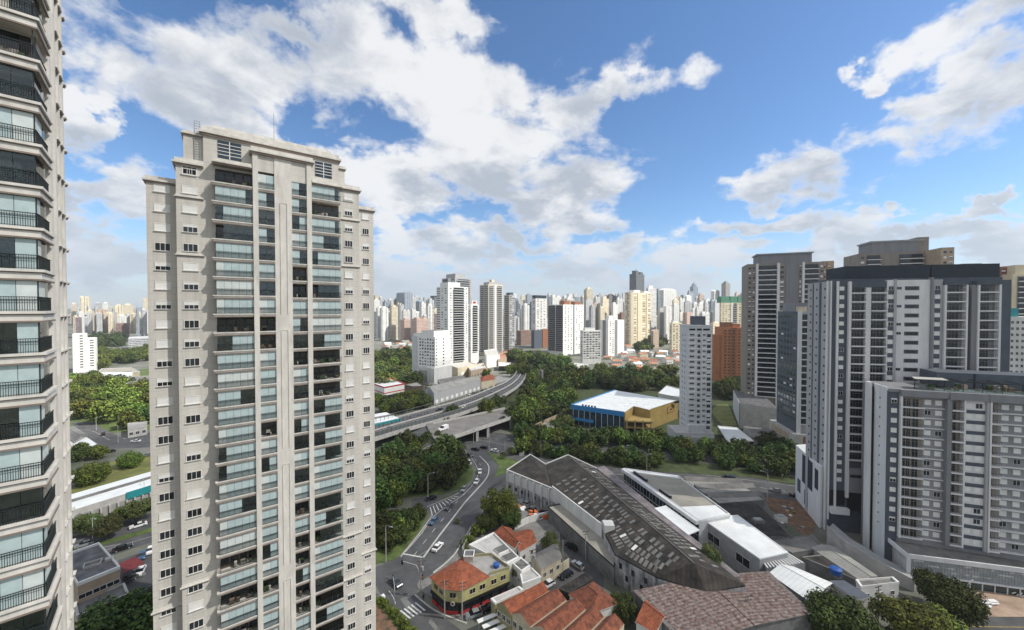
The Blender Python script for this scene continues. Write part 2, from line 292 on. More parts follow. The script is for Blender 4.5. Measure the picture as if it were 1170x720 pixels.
# ------------------------------------------------------------------ mesh helpers
class MB:
    def __init__(s): s.v = []; s.f = []; s.m = []; s.slots = []
    def mi(s, name):
        if name not in s.slots: s.slots.append(name)
        return s.slots.index(name)
    def quad(s, pts, m):
        i = len(s.v); s.v += [tuple(p) for p in pts]; s.f.append(tuple(range(i, i + len(pts)))); s.m.append(s.mi(m))
    def box(s, x0, x1, y0, y1, z0, z1, m, top=None):
        if x0 > x1: x0, x1 = x1, x0
        if y0 > y1: y0, y1 = y1, y0
        i = len(s.v); s.v += [(x0, y0, z0), (x1, y0, z0), (x1, y1, z0), (x0, y1, z0), (x0, y0, z1), (x1, y0, z1), (x1, y1, z1), (x0, y1, z1)]
        k = s.mi(m); kt = s.mi(top or m)
        for a, q in (((0, 3, 2, 1), k), ((4, 5, 6, 7), kt), ((0, 1, 5, 4), k), ((1, 2, 6, 5), k), ((2, 3, 7, 6), k), ((3, 0, 4, 7), k)):
            s.f.append(tuple(i + j for j in a)); s.m.append(q)
    def prism(s, poly, z0, z1, m, top=None):
        """poly: list of (x,y) or (x,y,ztop)"""
        ar = sum(poly[i][0] * poly[(i + 1) % len(poly)][1] - poly[(i + 1) % len(poly)][0] * poly[i][1] for i in range(len(poly)))
        if ar < 0: poly = poly[::-1]
        n = len(poly); i = len(s.v)
        s.v += [(p[0], p[1], z0) for p in poly] + [(p[0], p[1], p[2] if len(p) > 2 and z1 is None else z1) for p in poly]
        k = s.mi(m); kt = s.mi(top or m)
        s.f.append(tuple(range(i + n - 1, i - 1, -1))); s.m.append(k); s.f.append(tuple(range(i + n, i + 2 * n))); s.m.append(kt)
        for j in range(n): s.f.append((i + j, i + (j + 1) % n, i + n + (j + 1) % n, i + n + j)); s.m.append(k)
    def tube(s, pts, r, m, sides=6, r2=None):
        pts = [Vector(p) for p in pts]; rings = []; n = len(pts)
        for j, p in enumerate(pts):
            t = (pts[min(j + 1, n - 1)] - pts[max(j - 1, 0)]).normalized()
            a = t.cross(Vector((0, 0, 1)));
            if a.length < 0.05: a = t.cross(Vector((1, 0, 0)))
            a.normalize(); b = t.cross(a); rr = r + ((r2 if r2 is not None else r) - r) * j / (n - 1)
            i = len(s.v); s.v += [tuple(p + (a * cos(2 * pi * q / sides) + b * sin(2 * pi * q / sides)) * rr) for q in range(sides)]; rings.append(i)
        k = s.mi(m)
        for j in range(n - 1):
            for q in range(sides): s.f.append((rings[j] + q, rings[j] + (q + 1) % sides, rings[j + 1] + (q + 1) % sides, rings[j + 1] + q)); s.m.append(k)
        s.f.append(tuple(rings[0] + q for q in range(sides))); s.m.append(k); s.f.append(tuple(rings[-1] + q for q in range(sides))[::-1]); s.m.append(k)
    def cyl(s, x, y, z0, z1, r, m, sides=12, r2=None):
        s.tube([(x, y, z0), (x, y, z1)], r, m, sides, r2)
    def add(s, me, mx):
        i = len(s.v); s.v += [tuple(mx @ v.co) for v in me.vertices]; names = [q.name for q in me.materials]
        for p in me.polygons: s.f.append(tuple(i + a for a in p.vertices)); s.m.append(s.mi(names[p.material_index]))
    def mesh(s, name='mesh', smooth=False):
        me = bpy.data.meshes.new(name); me.from_pydata(s.v, [], s.f); me.update()
        for q in s.slots: me.materials.append(MATS[q])
        me.polygons.foreach_set('material_index', s.m)
        uv = me.uv_layers.new(name='uv'); buf = []
        V = s.v
        for p in me.polygons:
            nx, ny, nz = p.normal
            if abs(nz) < 0.5:
                l = hypot(nx, ny) or 1; tx, ty = -ny / l, nx / l
                for a in p.vertices: buf += [V[a][0] * tx + V[a][1] * ty, V[a][2]]
            elif abs(nz) < 0.9985:                              # sloping roofs: u across the slope
                l = hypot(nx, ny) or 1; tx, ty = -ny / l, nx / l
                for a in p.vertices: buf += [V[a][0] * tx + V[a][1] * ty, V[a][0] * nx / l + V[a][1] * ny / l]
            else:
                for a in p.vertices: buf += [V[a][0], V[a][1]]
        uv.data.foreach_set('uv', buf)
        if smooth: me.polygons.foreach_set('use_smooth', [True] * len(me.polygons))
        return me
    def build(s, name, parent=None, mx=None, smooth=False):
        return link(name, s.mesh(name, smooth), parent, mx)

def link(name, me, parent=None, mx=None):
    o = bpy.data.objects.new(name, me); COL.objects.link(o)
    if parent: o.parent = parent
    if mx is not None: o.matrix_local = mx
    return o
def tag(o, label=None, cat=None, group=None, kind=None):
    if label: o['label'] = label
    if cat: o['category'] = cat
    if group: o['group'] = group
    if kind: o['kind'] = kind
    return o
def thing(name, label, cat, loc=(0, 0, 0), rz=0.0, group=None):
    o = bpy.data.objects.new(name, None); COL.objects.link(o); o.location = loc; o.rotation_euler = (0, 0, rz); o.empty_display_size = 0.5
    return tag(o, label, cat, group)
def T(x, y, z, rz=0.0): return Matrix.Translation((x, y, z)) @ Matrix.Rotation(rz, 4, 'Z')
def struct(name, mb, label=None): return tag(mb.build(name), label, None, None, 'structure')

KIDS = {}
def copy_tree(o, parent=None):
    c = o.copy(); COL.objects.link(c)
    if parent: c.parent = parent
    for ch in KIDS.get(o.name, []) or list(o.children): copy_tree(ch, c)
    return c

def parts(root, pname, items, world=None, cap=100):
    """items: (mesh, Matrix local, [(subname, mesh)], label). Beyond the cap the rest becomes one stuff part."""
    base = Matrix.Translation(root.location) @ Matrix.Rotation(root.rotation_euler[2], 4, 'Z')
    def key(it):
        p = base @ it[1].translation; d = (p - cam.location).length
        vis = p.y > 1 and abs(p.x / p.y) < 1.36 and abs((p.z - CAMZ) / p.y) < 0.86
        return (0 if vis else 1, d)
    if len(items) > cap: items = sorted(items, key=key)
    for it in items[:cap]:
        o = link(pname, it[0], root, it[1])
        if len(it) > 3 and it[3]: o['label'] = it[3]
        for sn, sm in (it[2] if len(it) > 2 and it[2] else []): link(sn, sm, o)
    if len(items) > cap:
        mb = MB()
        for it in items[cap:]:
            mb.add(it[0], it[1])
            for sn, sm in (it[2] if len(it) > 2 and it[2] else []): mb.add(sm, it[1])
        o = mb.build(pname, root); o['kind'] = 'stuff'

# window meshes in local frame: x along wall, -y outward, origin bottom centre
WC = {}
def window_mesh(w, h, style, frame='frame_white', pane='pane_dark', proud=0.07, fr=0.10, nm=2, ledge=True):
    k = (round(w, 2), round(h, 2), style, frame, pane, nm, ledge, fr)
    if k in WC: return WC[k]
    a = MB(); p = proud
    a.box(-w/2 - fr, -w/2, -p, 0, 0, h, frame); a.box(w/2, w/2 + fr, -p, 0, 0, h, frame); a.box(-w/2 - fr, w/2 + fr, -p, 0, h, h + fr, frame)
    if ledge: a.box(-w/2 - fr - 0.06, w/2 + fr + 0.06, -p - 0.12, 0, -fr, 0, frame)
    else: a.box(-w/2 - fr, w/2 + fr, -p, 0, -fr, 0, frame)
    sh = {'dark': 0.0, 'half': 0.5, 'shut': 1.0, 'third': 0.3}[style]
    if sh < 1:
        for i in range(1, nm): x = -w/2 + w * i / nm; a.box(x - 0.03, x + 0.03, -p * 0.8, 0, 0, h * (1 - sh), frame)
    b = MB()
    if sh < 1: b.box(-w/2 + .002, w/2 - .002, -p * 0.35, -0.004, 0.002, h * (1 - sh) - .002, pane)
    if sh > 0: b.box(-w/2 + .002, w/2 - .002, -p * 0.55, -0.004, h * (1 - sh), h - .002, 'shutter_white')
    WC[k] = (a.mesh('window'), [('pane', b.mesh('pane'))]); return WC[k]
def faceR(x, z, y=0.0): return T(x, y, z)                       # on plane y=0, facing -y
def faceL(yy, z, x=0.0): return T(x, yy, z, -pi/2)              # on plane x=0, facing -x
def faceE(yy, z, x): return T(x, yy, z, pi/2)                   # on plane x=W, facing +x
def corner(pxc, Y): return Vector((RX(pxc) * Y, Y, 0))
def runlen(O, ang, px):
    dx, dy = cos(ang), sin(ang); r = RX(px); return (r * O.y - O.x) / (dx - r * dy)

HAZE_DENSITY = 0.00012
CLOUD_RX, CLOUD_RY, CLOUD_THIN = 300.0, 250.0, 0.70
# ------------------------------------------------------------------ ground, roads
def poly_px(name, pxs, z, m, thick=0.0, label=None, zt=0.0):
    mb = MB(); pts = [G(x, y, zt) for x, y in pxs]
    if thick: mb.prism([(p.x, p.y) for p in pts], z - thick, z, m)
    else:
        pts = [(p.x, p.y, z) for p in pts]
        ar = sum(pts[i][0] * pts[(i + 1) % len(pts)][1] - pts[(i + 1) % len(pts)][0] * pts[i][1] for i in range(len(pts)))
        mb.quad(pts if ar > 0 else pts[::-1], m)
    return struct(name, mb, label)
def spline(pts, n=8):
    pts = [Vector(p) for p in pts]; out = []
    for i in range(len(pts) - 1):
        p0 = pts[max(i - 1, 0)]; p1 = pts[i]; p2 = pts[i + 1]; p3 = pts[min(i + 2, len(pts) - 1)]
        for k in range(n):
            t = k / n; out.append(0.5 * ((2 * p1) + (p2 - p0) * t + (2 * p0 - 5 * p1 + 4 * p2 - p3) * t * t + (3 * p1 - p0 - 3 * p2 + p3) * t ** 3))
    out.append(pts[-1]); return out
def strip(mb, path, w, z, m, off=0.0, th=0.0):
    P_ = [Vector((p[0], p[1])) for p in path]; Lf = []; Rt = []
    for i, p in enumerate(P_):
        t = (P_[min(i + 1, len(P_) - 1)] - P_[max(i - 1, 0)]).normalized(); nrm = Vector((-t.y, t.x))
        Lf.append(p + nrm * (off + w / 2)); Rt.append(p + nrm * (off - w / 2))
    for i in range(len(P_) - 1):
        a, b, c, d = Rt[i], Rt[i + 1], Lf[i + 1], Lf[i]
        if th: mb.prism([(a.x, a.y), (b.x, b.y), (c.x, c.y), (d.x, d.y)], z - th, z, m)
        else: mb.quad([(a.x, a.y, z), (b.x, b.y, z), (c.x, c.y, z), (d.x, d.y, z)], m)
def dashes(mb, path, w, z, m, on=2.5, gap=4.0, off=0.0):
    P_ = [Vector((p[0], p[1])) for p in path]; d = 0.0
    for i in range(len(P_) - 1):
        a, b = P_[i], P_[i + 1]; l = (b - a).length; t = (b - a) / max(l, 1e-6); n = Vector((-t.y, t.x)); q = 0.0
        while q < l:
            ph = d % (on + gap)
            if ph < on:
                e = min(l - q, on - ph); s0 = a + t * q + n * off; s1 = a + t * (q + e) + n * off
                mb.quad([(*(s0 - n * w / 2), z), (*(s1 - n * w / 2), z), (*(s1 + n * w / 2), z), (*(s0 + n * w / 2), z)], m)
            else: e = min(l - q, on + gap - ph)
            q += e + 1e-4; d += e + 1e-4
def GP(pxs, n=8): return spline([G(x, y) for x, y in pxs], n)

# terrain: flat valley floor rising to low hills on the horizon
mb = MB(); RG = [0, 40, 90, 160, 260, 420, 650, 900, 1200, 1600, 2200, 3200, 5000, 9000, 20000, 45000]; NA = 64
def th(r, a): return 0 if r < 700 else min(1, (r - 700) / 2300) * (22 + 9 * sin(a * 7 + 1) + 6 * sin(a * 17)) if r < 9000 else 14
ring = []
for r in RG:
    if r == 0: ring.append([len(mb.v)]); mb.v.append((0, 0, 0)); continue
    i = len(mb.v); mb.v += [(r * cos(2 * pi * q / NA), r * sin(2 * pi * q / NA), th(r, 2 * pi * q / NA)) for q in range(NA)]; ring.append([i + q for q in range(NA)])
k = mb.mi('city_ground')
for q in range(NA): mb.f.append((0, ring[1][q], ring[1][(q + 1) % NA])); mb.m.append(k)
for j in range(1, len(RG) - 1):
    for q in range(NA): mb.f.append((ring[j][q], ring[j + 1][q], ring[j + 1][(q + 1) % NA], ring[j][(q + 1) % NA])); mb.m.append(k)
struct('ground', mb)

# big asphalt field of the junction and the two roads leaving it
poly_px('road', [(425,650),(458,635),(480,609),(494,588),(505,574),(520,566),(541,552),(545,540),(541,527),(532,514),(505,507),(480,503),(520,489),(600,508),(690,526),(800,540),(870,546),(925,556),(925,577),(860,572),(700,553),(600,545),(578,545),(560,560),(548,590),(527,625),(510,640),(497,652),(480,668),(474,680),(500,700),(560,745),(480,745),(440,690),(425,660)], 0.03, 'asphalt')
poly_px('avenue', [(425,512),(500,498),(560,494),(620,500),(700,505),(760,511),(830,519),(925,533),(925,546),(820,530),(700,516),(600,510),(540,508),(480,506),(425,528)], 0.026, 'asphalt')
poly_px('alley', [(690,742),(690,640),(668,612),(660,600),(628,577),(606,590),(598,596),(640,640),(607,668),(560,700),(566,742)], 0.024, 'asphalt_new')
poly_px('service_road', [(470,571),(490,566),(505,566),(502,580),(492,586),(470,590)], 0.034, 'asphalt')
# green islands and verges with kerbs
def island(name, pxs, m='grass', z=0.16): return poly_px(name, pxs, z, m, thick=0.17)
island('traffic_island', [(429,515),(470,505),(505,509),(529,515),(536,527),(541,538),(538,549),(527,558),(505,565),(470,568),(429,570)], 'grass')
island('grass_verge', [(429,590),(470,592),(490,584),(480,606),(462,629),(450,640),(429,645)], 'grass')
island('traffic_island', [(556,516),(592,527),(606,532),(590,536),(565,546),(570,532),(563,524)], 'grass')
island('grass_verge', [(600,513),(700,519),(760,524),(830,533),(925,549),(925,557),(860,546),(740,538),(640,527),(590,517)], 'scrub')
island('pavement', [(528,626),(540,604),(552,584),(562,565),(578,548),(640,560),(640,640),(607,666),(560,690),(533,713),(478,673),(476,668),(497,655),(512,642)], 'pavement')
poly_px('hedge_bed', [(429,681),(438,689),(455,706),(470,722),(478,745),(429,745)], 0.16, 'grass', thick=0.17)
poly_px('garden_soil', [(429,692),(438,699),(456,722),(462,745),(429,745)], 0.19, 'earth', thick=0.1)
poly_px('bare_earth', [(874,568),(925,575),(932,600),(925,618),(905,600),(880,582)], 0.10, 'earth', thick=0.09)
poly_px('construction_ground', [(1095,668),(1170,674),(1240,680),(1240,705),(1115,705),(1090,690)], 0.06, 'earth_pale', thick=0.05)
poly_px('street', [(1085,705),(1240,705),(1240,742),(1060,742)], 0.05, 'asphalt')
mb = MB(); strip(mb, GP([(1108,716),(1240,718)]), 0.15, 0.056, 'paint_yellow'); tag(mb.build('road_marking'), None, None, None, 'structure')
# left side: avenue seen between the two beige towers
poly_px('left_avenue', [(30,628),(83,613),(180,584),(240,570),(240,600),(180,617),(83,650),(30,668)], 0.03, 'asphalt')
island('median_strip', [(30,644),(83,629),(180,601),(240,588),(240,591),(180,606),(83,633),(30,650)], 'grass', 0.16)
poly_px('side_street', [(83,482),(104,482),(142,502),(172,494),(205,490),(205,508),(160,512),(118,512),(83,500)], 0.024, 'asphalt')
poly_px('lawn', [(70,560),(86,556),(120,530),(172,516),(230,500),(230,536),(172,542),(83,572)], 0.05, 'grass_dry')
poly_px('car_park', [(135,640),(180,625),(230,610),(230,742),(110,742),(125,700),(140,660)], 0.033, 'asphalt_new')
poly_px('access_lane', [(50,742),(60,690),(86,676),(150,672),(150,742)], 0.024, 'pavement')
poly_px('park_lawn', [(70,500),(70,420),(180,415),(180,490)], 0.02, 'grass')
poly_px('park_lawn', [(425,452),(425,402),(470,402),(478,446)], 0.02, 'grass')
poly_px('tree_belt_ground', [(590,500),(560,478),(600,430),(700,420),(800,430),(830,420),(870,450),(925,515),(925,531),(830,517),(700,503)], 0.015, 'scrub')
poly_px('lawn', [(812,470),(820,462),(832,462),(842,486),(826,487)], 0.03, 'grass_dry')

# road markings
mb = MB()
strip(mb, GP([(462,631),(480,610.5),(494,591),(510,578),(527,566.5),(541,552),(545.5,540),(541.5,528),(534,518)]), 0.18, 0.042, 'paint_white', off=-0.25)
dashes(mb, GP([(483.5,638),(501,614),(517.5,592.6),(531,575),(540,565),(555,548),(558.5,538),(557,531),(548,521.7)]), 0.14, 0.042, 'paint_white', off=3.3)
strip(mb, GP([(461,633),(483,637)], 1), 0.45, 0.043, 'paint_white')
for i in range(9):                                          # chevrons beside the slip road
    t = i / 8; a = G(494 + 30 * t, 589 - 21 * t - 3 * t * (1 - t)); b = G(491.5 + 27 * t, 579.5 - 12 * t); strip(mb, [a, b], 0.32, 0.044, 'paint_white')
strip(mb, GP([(488,579),(505,572),(521,565),(531,559)]), 0.2, 0.043, 'paint_white')
for i in range(6):                                          # zebra crossing
    a = G(474.4 - 4.16 * i, 688.7 + 2.26 * i); b = G(485.5 - 4.16 * i, 697.8 + 2.26 * i); strip(mb, [a, b], 0.42, 0.044, 'paint_white')
strip(mb, GP([(444,675),(449,682),(452,690)]), 0.12, 0.043, 'paint_white')
strip(mb, GP([(470,503),(530,500),(600,512),(700,531),(800,541),(920,556)]), 0.14, 0.042, 'paint_white', off=-1.0)
dashes(mb, GP([(560,513),(640,527),(740,540),(860,556),(920,565)]), 0.14, 0.042, 'paint_white')
dashes(mb, GP([(540,500),(620,505),(700,510),(760,517),(830,524),(920,539)]), 0.14, 0.040, 'paint_white')
dashes(mb, GP([(83,620),(180,593)]), 0.13, 0.044, 'paint_white'); strip(mb, GP([(83,640),(180,611)]), 0.12, 0.044, 'paint_white')
strip(mb, GP([(83,492),(104,492),(125,503)]), 0.13, 0.044, 'paint_white')
tag(mb.build('road_markings'), None, None, None, 'structure')
mb = MB(); rq = random.Random(6)
for (x, y, l, w, a) in ((470,650,7,2.2,.4),(455,665,6,1.2,1.2),(490,628,9,.5,.9),(505,612,8,1.6,.85),(520,622,5,2.5,1.0),(540,585,9,1.0,.9),(466,688,5,2.5,2.2),(500,720,8,1.0,2.3),(485,664,6,.35,2.6),(560,545,7,1.6,1.1),(600,520,9,1.4,-.3),(540,508,8,1.2,-.4),(780,548,9,1.3,-.3),(880,560,9,1.8,-.25),(515,640,6,.4,1.3),(640,600,5,2,.3),(655,625,6,1.2,-.9),(448,655,4,1.5,.2),(120,625,8,1.2,.35),(150,660,6,2.6,.8),(140,610,7,.8,.35)):
    p = G(x, y); d = Vector((cos(a), sin(a), 0)) * l / 2; n = Vector((-sin(a), cos(a), 0)) * w / 2; mb.quad([tuple((p - d - n) + Vector((0, 0, .0375))), tuple((p + d - n) + Vector((0, 0, .0375))), tuple((p + d * rq.uniform(.8, 1) + n) + Vector((0, 0, .0375))), tuple((p - d + n * rq.uniform(.7, 1)) + Vector((0, 0, .0375)))], rq.choice(['asphalt_new', 'asphalt_new', 'concrete_dark']))
tag(mb.build('road_patches'), None, None, None, 'structure')
mb = MB()
strip(mb, GP([(483.5,638),(501,614),(517.5,592.6),(531,575),(540,565),(555,548),(558.5,538),(557,531),(548,521.7)]), 0.45, 0.32, 'concrete_pale', th=0.29)
tag(mb.build('low_divider'), 'low pale concrete divider curving between the two roads beside the wooded loop', 'road barrier')
mb = MB()
strip(mb, GP([(495,655),(508,645),(520,633),(528,620),(540,600)]), 0.5, 0.20, 'concrete_pale', th=0.19)
strip(mb, GP([(474,680),(497,698),(533,713)]), 0.35, 0.20, 'concrete_pale', th=0.19)
strip(mb, GP([(458,637),(462,631),(480,609),(494,589)]), 0.3, 0.20, 'concrete_pale', th=0.19)
tag(mb.build('kerb'), None, None, None, 'structure')
# ------------------------------------------------------------------ near balcony towers
rnd = random.Random(7)
def glaz(w, h, pat, mats, step=0.95, th=0.05):
    """row of sliding panels; pat is a string of b (blind), p (pale blind), g (clear glass), o (open)"""
    mb = MB(); n = len(pat)
    for i, c in enumerate(pat):
        x0 = w * i / n; x1 = w * (i + 1) / n
        if c == 'o': continue
        m = {'b': mats[0], 'p': mats[1], 'g': 'clear_glass', 'c': 'curtain'}[c]
        mb.box(x0 + 0.015, x1 - 0.015, 0, th if c != 'g' else 0.02, 0.02, h - 0.02, m)
    return mb.mesh('glazing') if mb.v else None
def railing(w, d, step, sides=True, r=0.016):
    mb = MB(); mb.box(0, w, -0.03, 0.03, 1.03, 1.08, 'rail_dark'); mb.box(0, w, -0.02, 0.02, 0.86, 0.89, 'rail_dark'); mb.box(0, w, -0.02, 0.02, 0.10, 0.13, 'rail_dark')
    n = int(w / step)
    for i in range(n + 1): x = w * i / n; mb.box(x - r, x + r, -r, r, 0.01, 1.04, 'rail_dark')
    if sides:
        for xx in sides:
            mb.box(xx - .03, xx + .03, 0.031, d, 1.03, 1.08, 'rail_dark'); mb.box(xx - .02, xx + .02, 0.031, d, 0.10, 0.13, 'rail_dark')
            for i in range(1, int(d / step)): y = step * i; mb.box(xx - r, xx + r, y - r, y + r, 0.01, 1.04, 'rail_dark')
    return mb.mesh('railing')
def slab(w, d, m='stone_trim', dark='cornice_dark', lo=-0.50, ex=0.0, right=0.0):
    """floor edge: two projecting mouldings with a dark fillet below"""
    mb = MB(); mb.box(-ex, w + right, 0.0, d, lo, 0.0, m)
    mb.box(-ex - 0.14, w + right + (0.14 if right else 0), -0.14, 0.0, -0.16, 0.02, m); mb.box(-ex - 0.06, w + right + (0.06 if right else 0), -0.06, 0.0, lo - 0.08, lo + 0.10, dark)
    if right: mb.box(w + right, w + right + 0.14, 0.0, d, -0.16, 0.02, m)
    if ex: mb.box(-ex - 0.14, -ex, 0.0, d, -0.16, 0.02, m)
    return mb.mesh('balcony')

# ---- tower A: beige residential tower in the centre-left
AU = atan2(0.596, 0.803); AO = Vector((-48.3, 63.0, 0))
tA = thing('apartment_tower', 'tall beige stone apartment tower with stacked glazed balconies, in front left of centre', 'apartment tower', AO, AU)
FH = 3.08; ZT = 95.6
mb = MB()
SB = 'stone_beige'
mb.box(-1.5, 19.1, 1.5, 20, 0, 103.6, SB); mb.box(-4.95, -1.5, 1.5, 20, 0, 98.0, SB); mb.box(19.1, 22.9, 1.5, 20, 0, 98.4, SB)
mb.box(-8.6, -4.95, 3.0, 18, 0, 94.9, SB); mb.box(22.9, 26.2, 3.0, 18, 0, 95.2, SB)
mb.box(-4.0, -1.5, 1.9, 8, 98.001, 103.0, SB); mb.box(19.1, 20.4, 2.2, 8, 98.401, 102.4, SB)
mb.build('wall', tA)
mb = MB()                                                     # piers and blank core panel
for a, b in ((-0.02, 0.0),): pass
for a, b, top in ((5.1, 5.87, 101.6), (13.3, 14.1, 101.6)): mb.box(a, b, -0.25, 1.5, 0, top, 'stone_trim')
mb.box(8.26, 10.9, -0.1, 1.5, 0, 101.6, 'stone_trim'); mb.box(5.87, 8.26, 0.0, 1.5, 98.5, 101.6, SB); mb.box(10.9, 13.3, 0.0, 1.5, 97.7, 101.6, SB)
for z0, z1 in ((8, 26), (29, 47), (50, 71), (74, 93.5)):       # sunken-panel mouldings on the core
    mb.box(9.05, 9.15, -0.2, -0.1, z0, z1, 'stone_trim'); mb.box(10.1, 10.25, -0.2, -0.1, z0, z1, 'stone_trim'); mb.box(9.15, 10.25, -0.16, -0.1, z1, z1 + 0.15, 'stone_trim')
mb.build('pilaster', tA)
mb = MB()                                                     # cornices
def corn(x0, x1, y0, z, h=0.65, pr=0.45, back=6.0, l=True, r=True):
    mb = MB()
    mb.box(x0 - (pr if l else 0), x1 + (pr if r else 0), y0 - pr, y0 + back, z, z + h * 0.35, 'stone_trim')
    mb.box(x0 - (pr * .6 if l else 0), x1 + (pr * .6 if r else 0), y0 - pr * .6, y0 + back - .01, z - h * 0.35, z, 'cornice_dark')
    mb.box(x0 - (pr * .3 if l else 0), x1 + (pr * .3 if r else 0), y0 - pr * .3, y0 + back - .02, z + h * .35, z + h, 'stone_trim')
    mb.build('cornice', tA)
corn(-1.5, 19.1, 1.5, 103.61, 1.1, 0.5, 18); corn(-4.95, -1.5, 1.5, 98.01, .9, .45, 18, r=False); corn(19.1, 22.9, 1.5, 98.41, .9, .45, 18, l=False)
corn(-8.6, -4.95, 3.0, 94.91, .8, .4, 15, r=False); corn(22.9, 26.2, 3.0, 95.21, .8, .4, 15, l=False)
corn(-4.0, -1.5, 1.9, 103.01, .6, .3, 6, r=False); corn(19.1, 20.4, 2.2, 102.41, .6, .3, 6, l=False)
corn(5.0, 14.2, -0.25, 101.61, .9, .4, 1.75); corn(-0.05, 5.0, 0.0, 98.75, .7, .35, 1.5, r=False); corn(14.2, 19.15, 0, 98.1, .7, .35, 1.5, l=False)
for z in (92.7, 83.45, 29.8): corn(-4.95, -1.5, 1.5, z, .45, .25, .2, r=False)
for z in (92.4, 83.2, 29.3, 20.5): corn(19.1, 22.9, 1.5, z, .45, .25, .2, l=False)
for z in (26.4, 8.0): corn(-8.6, -4.95, 3.0, z, .45, .25, .2, r=False)
corn(22.9, 26.2, 3.0, 23.6, .45, .25, .2, l=False)
mb = MB()                                                     # large top-floor windows
for x0, x1, z0, z1 in ((0.4, 3.6, 100.0, 102.9), (15.0, 17.9, 99.9, 102.7)):
    o = MB(); o.box(x0, x1, 1.44, 1.5 - .002, z0, z1, 'pane_blue')
    for i in range(1, 5): z = z0 + (z1 - z0) * i / 5; o.box(x0, x1, 1.38, 1.44, z - .05, z + .05, 'frame_white')
    o.box((x0 + x1) / 2 - .06, (x0 + x1) / 2 + .06, 1.37, 1.44, z0, z1, 'frame_white'); o.build('penthouse_window', tA)
o = MB(); o.cyl(9.0, 8, 104.6, 112.5, 0.05, 'metal_grey', 6); o.build('antenna', tA)
o = MB()
for x in (-2.6, -1.9): o.box(x - .04, x + .04, 1.75, 1.85, 99, 105.3, 'metal_grey')
for i in range(16): o.box(-2.6, -1.9, 1.77, 1.83, 99.3 + .4 * i, 99.36 + .4 * i, 'metal_grey')
o.build('ladder', tA)
o = MB(); o.prism([(7 + 1.0 * cos(a * pi / 4), 12 + 1.0 * sin(a * pi / 4)) for a in range(8)], 104.7, 106.0, 'concrete'); o.build('water_tank', tA)
# balconies
cols = [(0.0, 5.1), (5.87, 8.26), (10.9, 13.3), (14.1, 19.1)]
pats = [['bbbbb', 'pbbbb', 'bbbbg', 'bbbgg', 'ggggg', 'ooooo', 'gbbbb', 'bbggg', 'ppppp', 'ggbbb', 'ogggg'], ['bb', 'bg', 'gg', 'oo', 'pb', 'gb', 'gg']]
bal = []
railc = {}; slabc = {}; glc = {}; inc = {}
for ci, (s0, s1) in enumerate(cols):
    w = s1 - s0; big = w > 4; n0 = 0
    for k_ in range(31):
        z = ZT - FH * k_ + (0 if ci < 2 else -0.25)
        if z < 2: continue
        key = ci
        if key not in slabc:
            slabc[key] = slab(w, 1.5 if ci != 0 else 1.5, lo=-0.50, ex=0.35 if ci == 0 else 0.0, right=0.0)
            railc[key] = railing(w, 1.4, 0.16 if big else 0.16, sides=(0.0,) if ci == 0 else None, r=0.02)
        pat = rnd.choice(pats[0 if big else 1]) if not (ci in (1, 2) and k_ % 3) else rnd.choice(['gg', 'pb', 'oo', 'bg', 'bb', 'gb'])
        if k_ > 19 and ci == 0 and k_ % 2: pat = 'ooooo'
        gk = (ci, pat)
        if gk not in glc:
            glc[gk] = glaz(w, FH - 0.58, pat, ('blind', 'blind_pale'))
        ik = (ci, k_ % 4)
        if ik not in inc:
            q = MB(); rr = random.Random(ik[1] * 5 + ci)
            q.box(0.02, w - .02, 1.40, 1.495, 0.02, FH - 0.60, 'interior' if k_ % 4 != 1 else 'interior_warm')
            nwin = max(2, int(w / 1.15))
            for i in range(nwin):
                xx = w * (i + .08) / nwin; q.box(xx, w * (i + .92) / nwin, 1.36, 1.40, 0.5 if k_ % 4 == 1 else 0.1, 2.1, 'pane_dark')
            for i in range(int(w)):
                xx = rr.uniform(0.2, w - 0.8); q.box(xx, xx + rr.uniform(.3, .8), 0.6, 1.2, 0.02, rr.uniform(.4, .95), rr.choice(['furnish', 'pot_green', 'interior_warm', 'curtain']))
            inc[ik] = q.mesh('interior_wall')
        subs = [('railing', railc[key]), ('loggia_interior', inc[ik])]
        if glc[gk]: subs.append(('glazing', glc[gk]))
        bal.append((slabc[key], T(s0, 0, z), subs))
for m_ in glc.values():
    if m_: m_.transform(Matrix.Translation((0, 0.12, 0)))
parts(tA, 'balcony', bal)
# windows of the four wings
wn = []
wr = random.Random(11)
for xs, y, w in ((-6.75, 3.0, 1.75), (-3.25, 1.5, 1.75), (20.9, 1.5, 1.35), (24.6, 3.0, 1.2)):
    for k_ in range(31):
        z = ZT - FH * k_ + 0.85 - 0.05 * (xs > 15)
        if xs in (-6.75, 24.6): z -= FH * 0 if k_ else 3.08
        if z < 2 or (xs in (-6.75, 24.6) and (k_ == 0)): continue
        st = wr.choice(['dark', 'shut', 'half', 'dark', 'third', 'half', 'dark', 'shut'])
        me, sub = window_mesh(w, 1.15, st, nm=3); wn.append((me, faceR(xs, z, y), sub))
me, sub = window_mesh(1.6, 0.9, 'dark', nm=2); wn.append((me, faceR(-3.25, ZT + .75, 1.5), sub)); wn.append((me, faceR(20.9, ZT + .6, 1.5), sub))
parts(tA, 'window', wn)
# open sky railing at the roof
o = MB(); o.box(-0.5, 18.0, 2.6, 2.66, 104.9, 105.6, 'stone_trim'); o.build('roof_parapet', tA)

